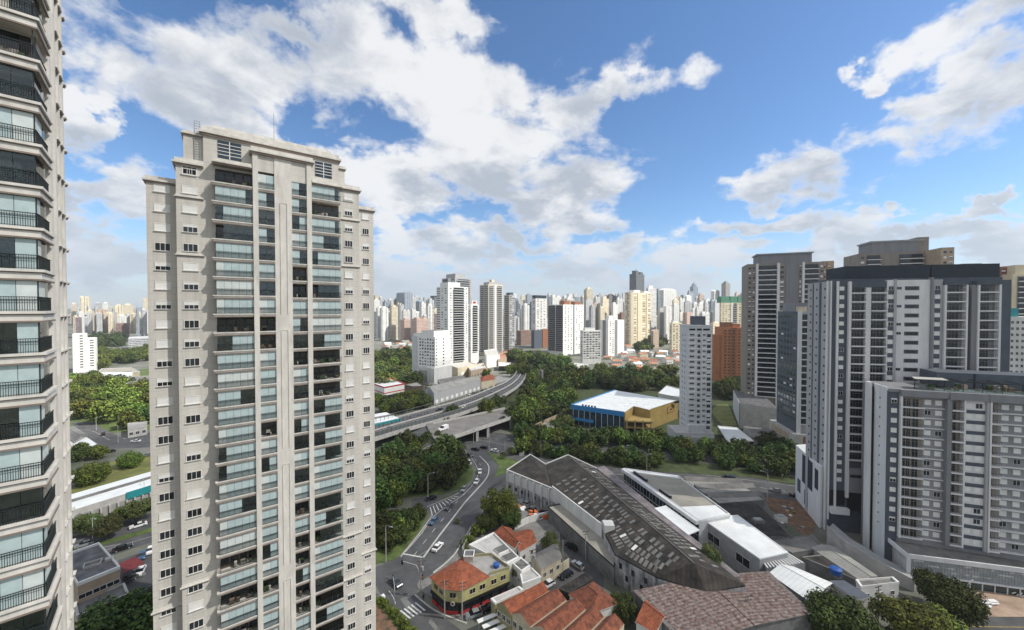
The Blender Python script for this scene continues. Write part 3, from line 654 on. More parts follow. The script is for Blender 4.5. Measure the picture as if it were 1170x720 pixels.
# ---- tower B: the neighbour tower at the left edge
BU = atan2(0.673, 0.74); BO = Vector((-34.2, 28.0, 0))
tB = thing('apartment_tower', 'very near beige apartment tower cut by the left frame edge, glazed balconies, dark railings', 'apartment tower', BO, BU)
FB = 3.0; ZB = 74.75
SN = 'stone_near'
mb = MB(); mb.box(-16, -0.25, 1.9, 9.6, 0, 124, SN); mb.box(-16, -2.5, 9.6, 22, 0, 124, SN); mb.box(-16, -0.45, 1.6, 1.9, 0, 124, SN)
mb.build('wall', tB)
mb = MB()
mb.box(-0.6, 0.02, 4.1, 5.0, 0, 124, 'stone_trim'); mb.box(-0.6, 0.10, 5.6, 6.2, 0, 124, 'stone_trim'); mb.box(-0.6, 0.10, 7.4, 7.8, 0, 124, 'stone_trim'); mb.box(-0.6, 0.10, 9.0, 9.6, 0, 124, 'stone_trim')
mb.build('pilaster', tB)
mb = MB(); mb.box(-16.5, 0.9, -0.6, 26.5, 124, 125, 'stone_trim'); mb.box(-16.3, 0.5, -0.3, 26.3, 123.3, 124, 'cornice_dark'); mb.build('cornice', tB)
bw = 8.0
sl = MB()
def lcorn(mb, z0, z1, pr, m, y1=3.9): mb.box(-bw, pr, -pr, 0, z0, z1, m); mb.box(0, pr, 0, y1, z0, z1, m)
sl.box(-bw, -0.001, 0.0, 1.6, -0.62, 0.0, 'stone_near'); sl.box(-0.25, -0.001, 1.6, 4.1, -0.62, 0, 'stone_near')
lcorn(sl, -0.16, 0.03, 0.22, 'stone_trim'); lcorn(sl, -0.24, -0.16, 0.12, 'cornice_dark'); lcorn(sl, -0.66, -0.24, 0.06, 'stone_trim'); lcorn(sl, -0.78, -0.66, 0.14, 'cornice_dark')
sl = sl.mesh('balcony')
rl = MB()
for (z0, z1, r) in ((1.02, 1.07, .03), (0.86, 0.885, .018), (0.10, 0.13, .018)):
    rl.box(-bw, -0.08, -0.08 - r, -0.08 + r, z0, z1, 'rail_dark'); rl.box(-0.08 - r, -0.08 + r, -0.08 + r, 3.9, z0, z1, 'rail_dark')
x = -bw
while x < -0.1: rl.box(x - .011, x + .011, -0.091, -0.069, 0.03, 1.03, 'rail_dark'); x += 0.115
y = 0.0
while y < 3.9: rl.box(-.091, -.069, y - .011, y + .011, 0.03, 1.03, 'rail_dark'); y += 0.115
rl = rl.mesh('railing')
def gB(pat, side):
    mb = MB(); n = len(pat); m = {'b': 'blind', 'p': 'blind_pale', 'g': 'clear_glass', 'c': 'curtain'}
    for i, c in enumerate(pat):
        if c == 'o': continue
        x1 = -0.18 - 1.0 * i; mb.box(x1 - .97, x1, 0.10, 0.10 + (.03 if c == 'g' else .06), 0.03, FB - 0.80, m[c])
    mb.box(-0.19, -0.13, 0.08, 0.16, 0.03, FB - 0.80, 'rail_dark')
    for i, c in enumerate(side):
        if c == 'o': continue
        y0 = 0.2 + 1.0 * i; mb.box(-0.16, -0.13, y0, y0 + .97, 0.03, FB - 0.80, m[c])
    return mb.mesh('glazing')
it = []
gm = [gB('gpgbbbb', 'ggg'), gB('gcggbbb', 'ggg'), gB('ooooooo', 'ooo'), gB('ggggggg', 'ggg'), gB('bbbbbbb', 'bgg'), gB('ggggbbb', 'ggg'), gB('pbbbbbb', 'ppg'), gB('bgggggg', 'pgg'), gB('bgbbbbb', 'ggg')]
order = {8: 0, 7: 1, 6: 2, 5: 3, 4: 6, 3: 5, 2: 4, 1: 7, 0: 6, -1: 8, -2: 4, -3: 7, -4: 6, -5: 3, -6: 4, -7: 6, -8: 3}
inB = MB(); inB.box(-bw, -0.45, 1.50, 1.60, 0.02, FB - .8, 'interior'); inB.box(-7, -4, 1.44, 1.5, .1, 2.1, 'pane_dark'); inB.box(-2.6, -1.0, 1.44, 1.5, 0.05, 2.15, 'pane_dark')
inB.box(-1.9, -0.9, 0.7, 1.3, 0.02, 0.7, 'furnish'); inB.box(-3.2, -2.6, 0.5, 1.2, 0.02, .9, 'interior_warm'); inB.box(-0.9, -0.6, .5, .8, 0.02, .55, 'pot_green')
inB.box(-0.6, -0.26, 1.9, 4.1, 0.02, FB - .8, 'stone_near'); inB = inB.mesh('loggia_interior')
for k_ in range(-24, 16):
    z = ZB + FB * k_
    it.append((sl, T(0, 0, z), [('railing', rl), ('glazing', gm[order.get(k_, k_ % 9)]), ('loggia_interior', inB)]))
parts(tB, 'balcony', it)
it = []; wm = {}
for k_ in range(-24, 16):
    z = ZB + FB * k_ + 0.6
    for (y0, w, xx) in ((5.3, 0.4, -0.25), (6.8, 0.9, -0.25), (8.4, 0.9, -0.25)):
        me, sub = window_mesh(w, 1.5, ['dark', 'dark', 'half', 'dark', 'shut'][(k_ * 3 + int(y0)) % 5], 'stone_trim', 'pane_dark', nm=2)
        it.append((me, faceE(y0, z, xx), sub))
parts(tB, 'window', it)
it = []
q = MB(); q.box(-0.3, 0.20, 6.21, 7.39, 0, 0.12, 'stone_trim'); q.box(-0.3, 0.14, 6.25, 7.35, -0.12, 0, 'cornice_dark'); q.box(-0.3, 0.22, 7.81, 8.99, 0.0, 0.12, 'stone_trim'); q.box(-0.3, 0.14, 7.85, 8.95, -0.12, 0, 'cornice_dark')
q.box(-0.5, 0.24, 9.61, 10.3, 0.0, 0.14, 'stone_trim'); q.box(-0.5, 0.16, 9.61, 10.25, -0.14, 0, 'cornice_dark'); q = q.mesh('ledge')
for k_ in range(-24, 16): it.append((q, T(0, 0, ZB + FB * k_ - 0.5), None))
parts(tB, 'ledge', it)
# ------------------------------------------------------------------ dark/white towers on the right
def dark_balcony(w, h, d, slabm='grey_white', wall='grey_mid', door='pane_dark', lo=-0.22, railm='rail_dark', doors=None, extra=None):
    mb = MB(); mb.box(0, w, -d, 0, lo, 0.0, slabm); mb.box(0, w, -d - 0.06, -d, lo - .05, 0.12, slabm)
    r = MB(); r.box(0.0, w, -d + 0.03, -d + 0.08, 0.95, 1.02, railm)
    n = max(2, int(w / 0.45))
    for i in range(n + 1): r.box(w * i / n - .015, w * i / n + .015, -d + .04, -d + .07, 0.01, 0.95, railm)
    q = MB(); q.box(0.02, w - .02, -0.06, -0.003, 0.02, h + lo - .05, wall)
    for (a, b) in (doors or [(0.15, 0.6)]):
        q.box(w * a, w * b, -0.10, -0.06, 0.05, 2.2, door)
        m_ = (w * a + w * b) / 2; q.box(m_ - .04, m_ + .04, -0.12, -0.10, 0.05, 2.2, wall); q.box(w * a, w * b, -0.12, -0.10, 1.55, 1.62, wall)
    return mb.mesh('balcony'), [('railing', r.mesh('railing')), ('balcony_door', q.mesh('balcony_door'))]
# ---- tower C
CPH = R(-12); CO = Vector((106.1, 128.6, 0)); CH = 2.9
tC = thing('apartment_tower', 'large white, grey and slate apartment tower with a black rooftop volume, right', 'apartment tower', CO, CPH)
HC = 83.7
mb = MB(); mb.box(0, 48.5, 0, 13, 0, HC, 'grey_slate'); mb.build('wall', tC)
def cs(px):                                                   # distance along the front face for a photo column
    return runlen(CO, CPH, px)
def col_box(px0, px1, y0, z0, z1, m, name='wall_panel'):
    o = MB(); o.box(cs(px0), cs(px1), y0, -0.004, z0, z1, m); return o.build(name, tC)
mb = MB(); mb.box(cs(948) + 5.0, 46.5, 1.2, 12, HC, HC + 5.2, 'grey_navy'); mb.box(0.3, 46.5, .3, 12.5, HC, HC + .9, 'grey_slate'); mb.box(cs(1066), cs(1066) + .4, 1.0, 1.2, HC + .9, HC + 5.2, 'black'); mb.build('rooftop_volume', tC)
col_box(955, 957.5, -0.5, 6, HC + .2, 'grey_white', 'fin'); col_box(968, 971, -0.9, 12, HC, 'grey_white', 'fin')
col_box(942.5 + 5.7, 949.5, -0.45, 4, HC + .3, 'grey_white', 'fin')
col_box(1010.5, 1018, -1.0, 6, HC + .3, 'grey_white'); col_box(1018, 1021, -1.3, 6, HC + .5, 'grey_light', 'fin'); col_box(1021, 1062, -0.9, 6, HC + .3, 'grey_white')
col_box(1059.6, 1062.4, -1.4, 6, HC + 1.0, 'grey_mid', 'fin'); col_box(1062.4, 1074, -0.9, 6, HC + .3, 'grey_light')
col_box(1074.5, 1077, -1.5, 6, HC - 1.5, 'grey_white', 'fin'); col_box(1099, 1101, -1.5, 6, HC - 1.5, 'grey_white', 'fin'); col_box(1106, 1113, -1.2, 6, HC - 1.5, 'grey_mid', 'fin'); col_box(1112, 1114, -1.6, 6, HC - 1.6, 'grey_white', 'fin')
col_box(1136, 1138.5, -1.5, 6, HC - 1.5, 'grey_white', 'fin'); col_box(1101, 1106, -0.1, 6, HC - 1, 'grey_navy')
for z in (HC - 1.5,): 
    o = MB(); o.box(cs(971), cs(1010), -1.0, -.004, HC - 2.0, HC - .1, 'grey_slate'); o.box(cs(1074), cs(1101), -1.45, -.004, HC - 1.5, HC - .3, 'grey_slate'); o.box(cs(1110), cs(1138), -1.55, -.004, HC - 1.5, HC - .3, 'grey_slate'); o.build('roof_edge', tC)
bl = []; wn = []; bd = []
m1 = dark_balcony(cs(987) - cs(971), CH, 1.2, doors=[(.12, .5), (.52, .95)], door='pane_dark'); m2 = dark_balcony(cs(1010.3) - cs(993), CH, 1.2, doors=[(.1, .45), (.5, .92)])
m3 = dark_balcony(cs(1099) - cs(1077), CH, 1.3, doors=[(.12, .45), (.47, .8)]); m4 = dark_balcony(cs(1136) - cs(1114), CH, 1.3, doors=[(.12, .4), (.42, .7)])
sb = MB(); sb.box(cs(987), cs(993), -0.5, -.004, 0, CH - .001, 'grey_white'); sb = sb.mesh('pier')
rr = random.Random(3)
wl = MB(); wl.box(-1.9, 1.9, -0.06, 0, 0, 1.25, 'grey_slate'); wl.box(-1.5, 1.5, -0.08, -0.06, .25, 1.0, 'pane_dark'); wl = wl.mesh('window_band')
dk = MB(); dk.box(-.75, .75, -0.05, 0, 0, 1.4, 'grey_slate'); dk = dk.mesh('spandrel')
for k_ in range(28):
    z = HC - 3.75 - CH * k_
    if z < 14: break
    for (me, sub), px in ((m1, 971), (m2, 993), (m3, 1077), (m4, 1114)):
        if z < 22 and px < 1000: continue
        bl.append((me, T(cs(px), 0, z), sub))
    bl.append((sb, T(0, 0, z), None)) if False else None
    me, sub = window_mesh(1.25, 1.2, 'shut' if rr.random() < .8 else 'dark', frame='grey_white', ledge=False, fr=.06); wn.append((me, faceR(cs(961.5), z + .9, -.01), sub))
    me, sub = window_mesh(1.3, 1.15, 'dark' if k_ in (0, 2, 4, 11, 9) else 'shut', frame='grey_white', ledge=False, fr=.06); wn.append((me, faceR(cs(1015), z + .9, -1.0), sub))
    me2, sub2 = window_mesh(1.3, 1.15, 'dark' if k_ in (0,) else 'shut', frame='grey_white', ledge=False, fr=.06); wn.append((me2, faceR(cs(1068), z + .9, -.9), sub2))
    if k_ in (0, 2, 4, 5, 9): me, sub = window_mesh(1.2, .75, 'dark', frame='grey_light', ledge=False, fr=.05); wn.append((me, faceR(cs(1024.5), z + 1.05, -.9), sub))
    bd.append((wl, T(cs(1039), -.9, z + .75), None)); bd.append((dk, T(cs(1015), -1.0, z - .6), None)); bd.append((dk, T(cs(1068), -.9, z - .6), None))
    # left side wall
    for yy, st in ((2.2, 'dark'), (7.0, 'dark'), (10.8, 'dark')):
        me, sub = window_mesh(.6, .6, st, frame='grey_slate', ledge=False, fr=.05, nm=1); wn.append((me, faceL(yy, z + 1.2, -.32), sub))
o = MB(); o.box(cs(987), cs(993), -0.9, -.004, 22, HC - 2.0, 'grey_white'); o.build('pier', tC)
o = MB(); o.box(-.31, -.004, 0, 13, 0, HC + .2, 'grey_light'); o.box(-.5, -.31, .2, 1.1, 0, HC + .4, 'grey_white'); o.box(-.45, -.31, 4.3, 5.4, 6, HC, 'grey_slate'); o.box(-.45, -.31, 9.0, 9.5, 0, HC, 'grey_slate'); o.build('side_wall', tC)
o = MB(); o.box(cs(950), cs(971), -1.6, -.03, 6.5, 8.5, 'grey_white'); o.box(cs(950), cs(968), -0.2, -.004, 9, 14, 'black'); o.box(cs(971), cs(1010), -1.1, -.003, 14, 22, 'grey_mid'); o.box(cs(972), cs(985), -1.15, -1.1, 19, 20, 'black'); o.box(cs(971), cs(1010), -0.9, -.003, 8, 14, 'black'); o.build('lower_storeys', tC)
parts(tC, 'balcony', bl); parts(tC, 'window', wn); parts(tC, 'window_band', bd)

# podium wings beside tower C
t = thing('podium', 'white and navy low podium wing at the left foot of the slate and white tower', 'podium', (0, 0, 0))
mb = MB(); q = [G(917, 558), G(917, 575), G(932, 600), G(945, 612)]; a = Vector((112.0, 151.0, 0)); b = Vector((104.9, 130.0, 0)); dd = Vector((7, 1.4, 0))
mb.prism([(a.x, a.y), (b.x, b.y), (b.x + dd.x, b.y + dd.y), (a.x + dd.x, a.y + dd.y)], 0, 21, 'grey_white'); mb.build('wall', t)
mb = MB(); e = (b - a).normalized(); n_ = Vector((-0.99, -.155, 0)) * .06
for (f0, f1, z0, z1, m) in ((.3, .72, 9.5, 20, 'grey_navy'), (.8, .93, 12, 19, 'grey_navy'), (.1, .24, 4, 9, 'grey_slate'), (.4, .55, 2, 7.5, 'grey_slate')):
    p0 = a + (b - a) * f0; p1 = a + (b - a) * f1; mb.quad([(p1.x + n_.x, p1.y + n_.y, z0), (p0.x + n_.x, p0.y + n_.y, z0), (p0.x + n_.x, p0.y + n_.y, z1), (p1.x + n_.x, p1.y + n_.y, z1)], m)
mb.build('dark_panel', t)
t = thing('ramp', 'long grey concrete access ramp descending past the foot of the slate and white tower', 'ramp', (0, 0, 0))
mb = MB(); c1 = [G(945, 608, 4), G(965, 626, 3), G(1000, 648, 2), G(1045, 672, 1)]; c2 = [p + Vector((4.5, 3.2, 0)) for p in c1]
for i in range(3): mb.prism([(c1[i].x, c1[i].y, c1[i].z + 1), (c1[i + 1].x, c1[i + 1].y, c1[i + 1].z + 1), (c2[i + 1].x, c2[i + 1].y, c2[i + 1].z + 1), (c2[i].x, c2[i].y, c2[i].z + 1)], 0, None, 'metal_grey')
mb.build('ramp_deck', t)
mb = MB()
for i in range(3):
    a, b = c1[i], c1[i + 1]; n_ = Vector((.25, .18, 0)); mb.prism([(a.x, a.y, a.z + 2.3), (b.x, b.y, b.z + 2.3), (b.x - n_.x, b.y - n_.y, b.z + 2.3), (a.x - n_.x, a.y - n_.y, a.z + 2.3)], 0, None, 'concrete_pale')
mb.build('parapet', t)

# ---- building D
DPH = R(-20); DO = Vector((110.1, 112.4, 0)); DH = 2.9; HD = 50.6
tD = thing('apartment_building', 'grey and white apartment block with white shutters and a pergola roof terrace, lower right', 'apartment building', DO, DPH)
def ds(px): return runlen(DO, DPH, px)
mb = MB(); mb.box(0, 40, 0, 14, 0, HD, 'facade_grey'); mb.box(0, 40.1, -.6, 13, HD, HD + .9, 'grey_mid'); mb.build('wall', tD)
o = MB(); o.box(-.3, ds(1028), -.4, -.003, 0, HD + .3, 'grey_slate'); o.box(-.32, 0, -.3, 6.5, 0, HD + 1.2, 'grey_white'); o.box(-.4, -.32, 5.0, 5.9, 0, HD + 1, 'grey_white'); o.build('stair_wall', tD)
o = MB(); o.box(-1.9, -1.1, 6.0, 8.2, 0, HD + 1.5, 'grey_white'); o.box(-1.1, 0, 6.8, 8.0, 0, HD, 'grey_navy'); o.build('side_wing', tD)
secs = []                                                     # (px0, px1, kind)
o = MB()
for p0, p1, y, m in ((1028.5, 1030.5, -1.3, 'grey_white'), (1081, 1086, -1.5, 'grey_mid'), (1099.5, 1101.5, -1.6, 'grey_white'), (1125, 1128, -1.6, 'grey_light'), (1128.5, 1130.5, -1.8, 'grey_white')):
    o.box(ds(p0), ds(p1), y, -.003, 8.5, HD - .4, m)
o.box(ds(1102), ds(1125), -.9, -.003, 8.5, HD - 1, 'grey_white')
o.build('pier', tD)
o = MB(); o.box(ds(1028.5), ds(1083), -1.5, -.61, HD - .9, HD + .9, 'grey_mid'); o.box(ds(1083), ds(1127), -1.8, -.61, HD - 1.0, HD + 1.0, 'grey_mid'); o.box(ds(1127), 40, -2.0, -.61, HD - 1.0, HD + 1.1, 'grey_mid'); o.build('roof_edge', tD)
bl = []; wn = []; bd = []
b1 = dark_balcony(ds(1043) - ds(1030.5), DH, 1.1, wall='taupe', doors=[(.08, .5), (.6, .92)]); b2 = dark_balcony(ds(1056) - ds(1043.4), DH, 1.1, wall='taupe', doors=[(.1, .62)])
b3 = dark_balcony(ds(1099.4) - ds(1086.2), DH, 1.5, wall='taupe', doors=[(.1, .62)]); b4 = dark_balcony(ds(1143) - ds(1130.6), DH, 1.6, wall='taupe', doors=[(.08, .55)]); b5 = dark_balcony(4.2, DH, 1.6, wall='taupe', doors=[(.08, .55)])
ln = MB(); ln.box(ds(1056), ds(1081), -.35, -.003, -.22, .02, 'grey_white'); ln.box(ds(1143), 33.5, -.9, -.003, -.22, .02, 'grey_white'); ln = ln.mesh('floor_band')
sp = MB(); sp.box(ds(1102), ds(1125), -.98, -.9, -.62, .35, 'grey_slate'); sp = sp.mesh('spandrel')
rr = random.Random(9)
ws1 = lambda: 'shut' if rr.random() < .86 else 'dark'
for k_ in range(15):
    z = HD - 4.0 - DH * k_
    if z < 7.5: break
    for (me, sub), s in ((b1, ds(1030.5)), (b2, ds(1043.4)), (b3, ds(1086.2)), (b4, ds(1130.6)), (b5, 33.5)): bl.append((me, T(s, 0, z), sub))
    bd.append((ln, T(0, 0, z), None)); bd.append((sp, T(0, 0, z), None))
    for px, y in ((1062, 0), (1074.5, 0), (1106.5, -.9), (1118, -.9), (1151, 0), (1166, 0)):
        me, sub = window_mesh(1.35, 1.3, ws1(), frame='grey_white', ledge=False, fr=.05); wn.append((me, faceR(ds(px), z + .85, y), sub))
    me, sub = window_mesh(1.25, 1.25, 'third' if k_ in (0, 8, 12) else 'shut', frame='grey_white', ledge=False, fr=.05); wn.append((me, faceR(ds(1022.5), z + .9, -.4), sub))
    me, sub = window_mesh(.3, .4, 'dark', frame='grey_slate', ledge=False, fr=.04, nm=1); wn.append((me, faceL(3.2, z + 1.2, -.32), sub))
parts(tD, 'balcony', bl); parts(tD, 'window', wn); parts(tD, 'floor_band', bd)
o = MB(); o.box(14, 40, 6, 13.8, HD + .9, HD + 5.5, 'grey_slate'); o.box(22, 22.4, 5.9, 6, HD + .9, HD + 5.5, 'black'); o.build('rooftop_volume', tD)
o = MB()                                                      # roof terrace pergola
for x in (6.5, 9.5, 13, 17, 21, 25, 29, 33): o.box(x, x + .15, 1.0, 1.15, HD + .9, HD + 3.6, 'rail_dark'); o.box(x, x + .15, 1.0, 6, HD + 3.6, HD + 3.8, 'rail_dark')
o.box(6.5, 33, .9, 1.1, HD + 3.55, HD + 3.8, 'rail_dark'); o.build('pergola', tD)
o = MB(); o.prism([(6.6, 1.1), (14, 1.1), (15, 5.5), (8, 5.5)], HD + 3.81, HD + 3.93, 'concrete_pale'); o.build('canopy', tD)
o = MB(); o.box(7, 40, -.2, -.15, HD + .9, HD + 2.0, 'clear_glass'); o.build('glass_railing', tD)
o = MB()
for i in range(22):
    x = rr.uniform(9, 36); y = rr.uniform(1.4, 5.0); o.box(x, x + rr.uniform(.5, 1.6), y, y + .8, HD + .9, HD + .9 + rr.uniform(.6, 1.9), rr.choice(['interior_warm', 'tan', 'pot_green', 'rail_dark', 'furnish', 'pot_green']))
o.build('terrace_furniture', tD)
# podium of D
mb = MB(); mb.prism([(1.5, -.003), (1.5, -7.6), (40, -3.5), (40, -.003)], 0, 6.9, 'concrete_pale', top='pavement'); mb.build('podium', tD)
PX = T(1.5, -7.6, 0, atan2(4.1, 38.5)) @ Matrix.Translation((-1.5, 9.0, 0))
o = MB(); o.box(1.2, 40.1, -9.35, -9.0, 6.3, 7.5, 'grey_white'); o.box(1.2, 1.5, -9.0, -1.6, 6.3, 7.5, 'grey_white'); o.box(1.2, 2.0, -9.35, -9.0, 0, 6.3, 'grey_white'); o.build('podium_parapet', tD, PX)
o = MB(); o.box(2.0, 40, -9.06, -9.0, 2.4, 6.3, 'screen')
for i in range(60): o.box(2.0 + i * .64, 2.06 + i * .64, -9.14, -9.06, 2.4, 6.3, 'metal_grey')
for i in range(8): o.box(2, 40, -9.11, -9.06, 2.6 + i * .5, 2.64 + i * .5, 'metal_grey')
rr = random.Random(5)
for i in range(26): x = rr.uniform(2, 38); z = rr.choice([3.4, 4.6, 5.6]); o.box(x, x + rr.uniform(1.5, 3.5), -9.10, -9.06, z, z + .4, 'paint_white')
o.build('screen_facade', tD, PX)
o = MB(); o.box(2.0, 40, -9.05, -9.0, 0.1, 2.3, 'pane_teal')
for i in range(15): o.box(2.0 + i * 2.6, 2.2 + i * 2.6, -9.25, -9.05, 0, 2.35, 'grey_white')
o.box(2, 40, -9.7, -9.0, 2.2, 2.4, 'grey_white'); o.build('shopfront', tD, PX)
# ---- generic facade tower
def gtower(name, label, cat, pxc, Y, phi, pxl, pxr, top, wall, colsR=(), colsL=(), h=3.0, base=0.0, group=None, D=None, Wd=None, z0f=4.0, topgap=1.2, cap=100, seed=1):
    O = corner(pxc, Y); ph = R(phi)
    Wx = Wd or runlen(O, ph, pxr); Dy = D or runlen(O, ph + pi / 2, pxl)
    O.z = base; t = thing(name, label, cat, O, ph, group)
    H = top - base
    mb = MB(); mb.box(0, Wx, 0, Dy, 0, H, wall); mb.build('wall', t)
    rr = random.Random(seed); n = int((H - z0f - topgap) / h); bl = []; wn = []
    for face, cols_, Wf in (('R', colsR, Wx), ('L', colsL, Dy)):
        for c in cols_:
            kd = c[0]; a, b = c[1] * Wf, c[2] * Wf; w = b - a; opt = c[3] if len(c) > 3 else {}
            F_ = (lambda s, z, y=0.0: T(s, y, z)) if face == 'R' else (lambda s, z, y=0.0: T(y, Dy - s, z, -pi / 2))
            if kd == 'panel':
                o = MB(); o.box(0, w, -opt.get('d', .25), -.003, opt.get('z0', 0), opt.get('z1', H), opt['m']); o.build('wall_panel', t, F_(a, 0)); continue
            for k_ in range(n):
                z = H - topgap - h * (k_ + 1)
                if opt.get('skip') and k_ < opt['skip']: continue
                if kd == 'win':
                    nw = opt.get('n', 1)
                    for i in range(nw):
                        ww = w / nw; wid = ww * opt.get('f', .6); st = rr.choice(opt.get('st', ['dark', 'dark', 'dark', 'half', 'shut']))
                        me, sub = window_mesh(round(wid, 1), opt.get('h', 1.3), st, frame=opt.get('fr', wall), pane=opt.get('p', 'pane_dark'), ledge=False, fr=.08)
                        wn.append((me, F_(a + ww * (i + .5), z + opt.get('s', .9), -opt.get('o', 0)), sub))
                elif kd == 'balc':
                    kk = ('gb', round(w, 2), opt.get('sl', 'grey_white'), opt.get('wl', 'grey_mid'), opt.get('d', 1.2), opt.get('p', 'pane_dark'), opt.get('solid'))
                    if kk not in WC:
                        d = opt.get('d', 1.2); m1_ = MB(); m1_.box(0, w, -d, -.002, -.15, .05, kk[2])
                        hh = .95 if opt.get('solid') else .25; m1_.box(0, w, -d - .08, -d, -.35, -.35 + .3 + hh, kk[2])
                        m2_ = MB(); m2_.box(.02, w - .02, -.08, -.003, .06, h - .2, kk[3]); m2_.box(w * .1, w * .9, -.12, -.08, .06, 2.3, kk[5])
                        for i in range(1, 4): m2_.box(w * (.1 + .8 * i / 4) - .04, w * (.1 + .8 * i / 4) + .04, -.15, -.12, .06, 2.3, kk[3])
                        m3_ = MB()
                        if not opt.get('solid'): m3_.box(0, w, -d - .03, -d, .2, 1.0, 'pane_teal' if opt.get('gl') else 'rail_dark')
                        WC[kk] = (m1_.mesh('balcony'), [('balcony_door', m2_.mesh('balcony_door'))] + ([('railing', m3_.mesh('railing'))] if m3_.v else []))
                    me, sub = WC[kk]; bl.append((me, F_(a, z), sub))
                elif kd == 'band':
                    kk = ('bd', round(w, 2), opt['m'], opt.get('h', 1.3));
                    if kk not in WC: q = MB(); q.box(0, w, -.07, -.003, 0, kk[3], opt['m']); WC[kk] = (q.mesh('window_band'), None)
                    wn.append((WC[kk][0], F_(a, z + opt.get('s', .9)), None, None))
    if bl: parts(t, 'balcony', bl, cap=cap)
    if wn: parts(t, 'window', wn, cap=cap)
    return t, Wx, Dy, H
def roofbox(t, x0, x1, y0, y1, z0, z1, m, name='roof_volume', top=None):
    o = MB(); o.box(x0, x1, y0, y1, z0, z1, m, top=top or 'roof_flat'); return o.build(name, t)
def parapet(t, Wx, Dy, H, m, hh=1.0, th=.25, pr=.1):
    o = MB(); o.box(-pr, Wx + pr, -pr, th, H, H + hh, m); o.box(-pr, Wx + pr, Dy - th, Dy + pr, H, H + hh, m); o.box(-pr, th, th, Dy - th, H, H + hh, m); o.box(Wx - th, Wx + pr, th, Dy - th, H, H + hh, m); o.build('parapet', t)

# E : taupe tower
E_, wx, dy, H = gtower('apartment_tower', 'wide taupe and grey apartment tower rising behind the glassy office block, right side', 'apartment tower', 853, 262, -22, 853, 941, ZAT(853, 302, 262), 'taupe',
    [('balc', .15, .40, dict(sl='grey_white', wl='pane_dark', d=1.5, h=3)), ('panel', .12, .15, dict(m='grey_white', d=1.7)), ('panel', .40, .435, dict(m='grey_white', d=1.7)), ('panel', .52, .68, dict(m='grey_mid', d=.3)),
     ('win', .02, .06, dict(h=1.2, f=.8)), ('win', .08, .11, dict(h=1.2, f=.8)), ('win', .44, .50, dict(h=1.4, f=.8)), ('panel', .725, .75, dict(m='grey_white', d=1.7)), ('balc', .75, .93, dict(sl='grey_white', wl='pane_dark', d=1.5)), ('win', .69, .72, dict(h=1.6)), ('win', .95, .99, dict(h=1.2, f=.7))], [], h=3.25, D=20, z0f=15)
roofbox(E_, wx * .15, wx * .86, 2, 16, H, H + 6.0, 'grey_mid'); roofbox(E_, wx * .13, wx * .88, 1.2, 17, H + 6.0, H + 6.8, 'metal_grey', 'roof_slab')
o = MB(); o.box(wx, wx + 6, 3, 18, 0, H + .5, 'tan')
o.build('side_wing', E_)
t, wx, dy, H = gtower('apartment_tower', 'tan side block stepping back from the wide taupe tower', 'apartment tower', 938, 249, -22, 938, 949.5, ZAT(940, 300, 249), 'tan', [('win', .1, .45, dict(f=.7)), ('panel', .5, .56, dict(m='brick_orange', d=.4)), ('win', .6, .95, dict(f=.6))], [], h=3.25, D=15)
# F : glassy office block
F_t, wx, dy, H = gtower('office_tower', 'slender glassy tower with white framed bays between the taupe tower and the slate one', 'office tower', 911.5, 196, -12, 889, 938, ZAT(911, 356, 196), 'grey_light',
    [('balc', .16, .50, dict(sl='grey_white', wl='pane_teal', d=1.0, gl=1)), ('panel', .0, .14, dict(m='grey_white', d=1.3)), ('balc', .55, .9, dict(sl='grey_white', wl='pane_teal', d=1.0, gl=1))],
    [('panel', 0, 1, dict(m='grey_slate', d=.1)), ('win', .03, .97, dict(n=6, f=.72, h=1.9, s=.6, o=.1, fr='grey_mid', p='pane_teal', st=['dark'] * 14 + ['half']))], h=3.3, z0f=14)
roofbox(F_t, 1, wx, 5, dy - 3, H, H + 4.5, 'grey_mid'); roofbox(F_t, 1.5, 5, 2, 5, H, H + 2.5, 'wall_cream', 'stair_box')
o = MB(); o.box(-2.5, wx + 2, -2.0, dy + 3, 0, 11, 'concrete_pale'); o.box(-2.7, -2.5, 2, dy, 1, 10, 'tan'); o.box(.6 * wx - 4, .9 * wx, -2.06, -2.0, 2.5, 10, 'brick_brown'); o.build('podium', F_t)
# podium of E
t = thing('podium', 'pale windowless podium with a grey-blue flank in front of the wide taupe tower', 'podium')
mb = MB(); pA = G(845, 489); pB = G(889, 497); pC = pB + Vector((13, 32, 0)); pD = G(838, 470)
mb.prism([(pA.x, pA.y), (pB.x, pB.y), (pC.x, pC.y), (pD.x, pD.y)], 0, 15.5, 'concrete_pale', top='roof_flat'); mb.build('wall', t)
mb = MB(); mb.prism([(pA.x - .1, pA.y + .2), (pA.x - .35, pA.y + .2), (pD.x - .35, pD.y), (pD.x - .1, pD.y)], 2, 15.7, 'pale_blue'); mb.build('side_panel', t)
a = G(857, 507); b = G(893, 512)
mb = MB(); mb.prism([(a.x, a.y), (b.x, b.y), (b.x + 4, b.y + 13), (a.x + 4, a.y + 13)], 0, 6, 'concrete_pale', top='pavement')
for i in range(8):
    p = a + (b - a) * (i + .6) / 8.5; mb.prism([(p.x, p.y - .1), (p.x + 1.3, p.y - .05), (p.x + 1.3, p.y + .3), (p.x, p.y + .2)], 1, 3.4, 'red' if i % 2 else 'pane_dark')
mb.build('entrance_block', t)
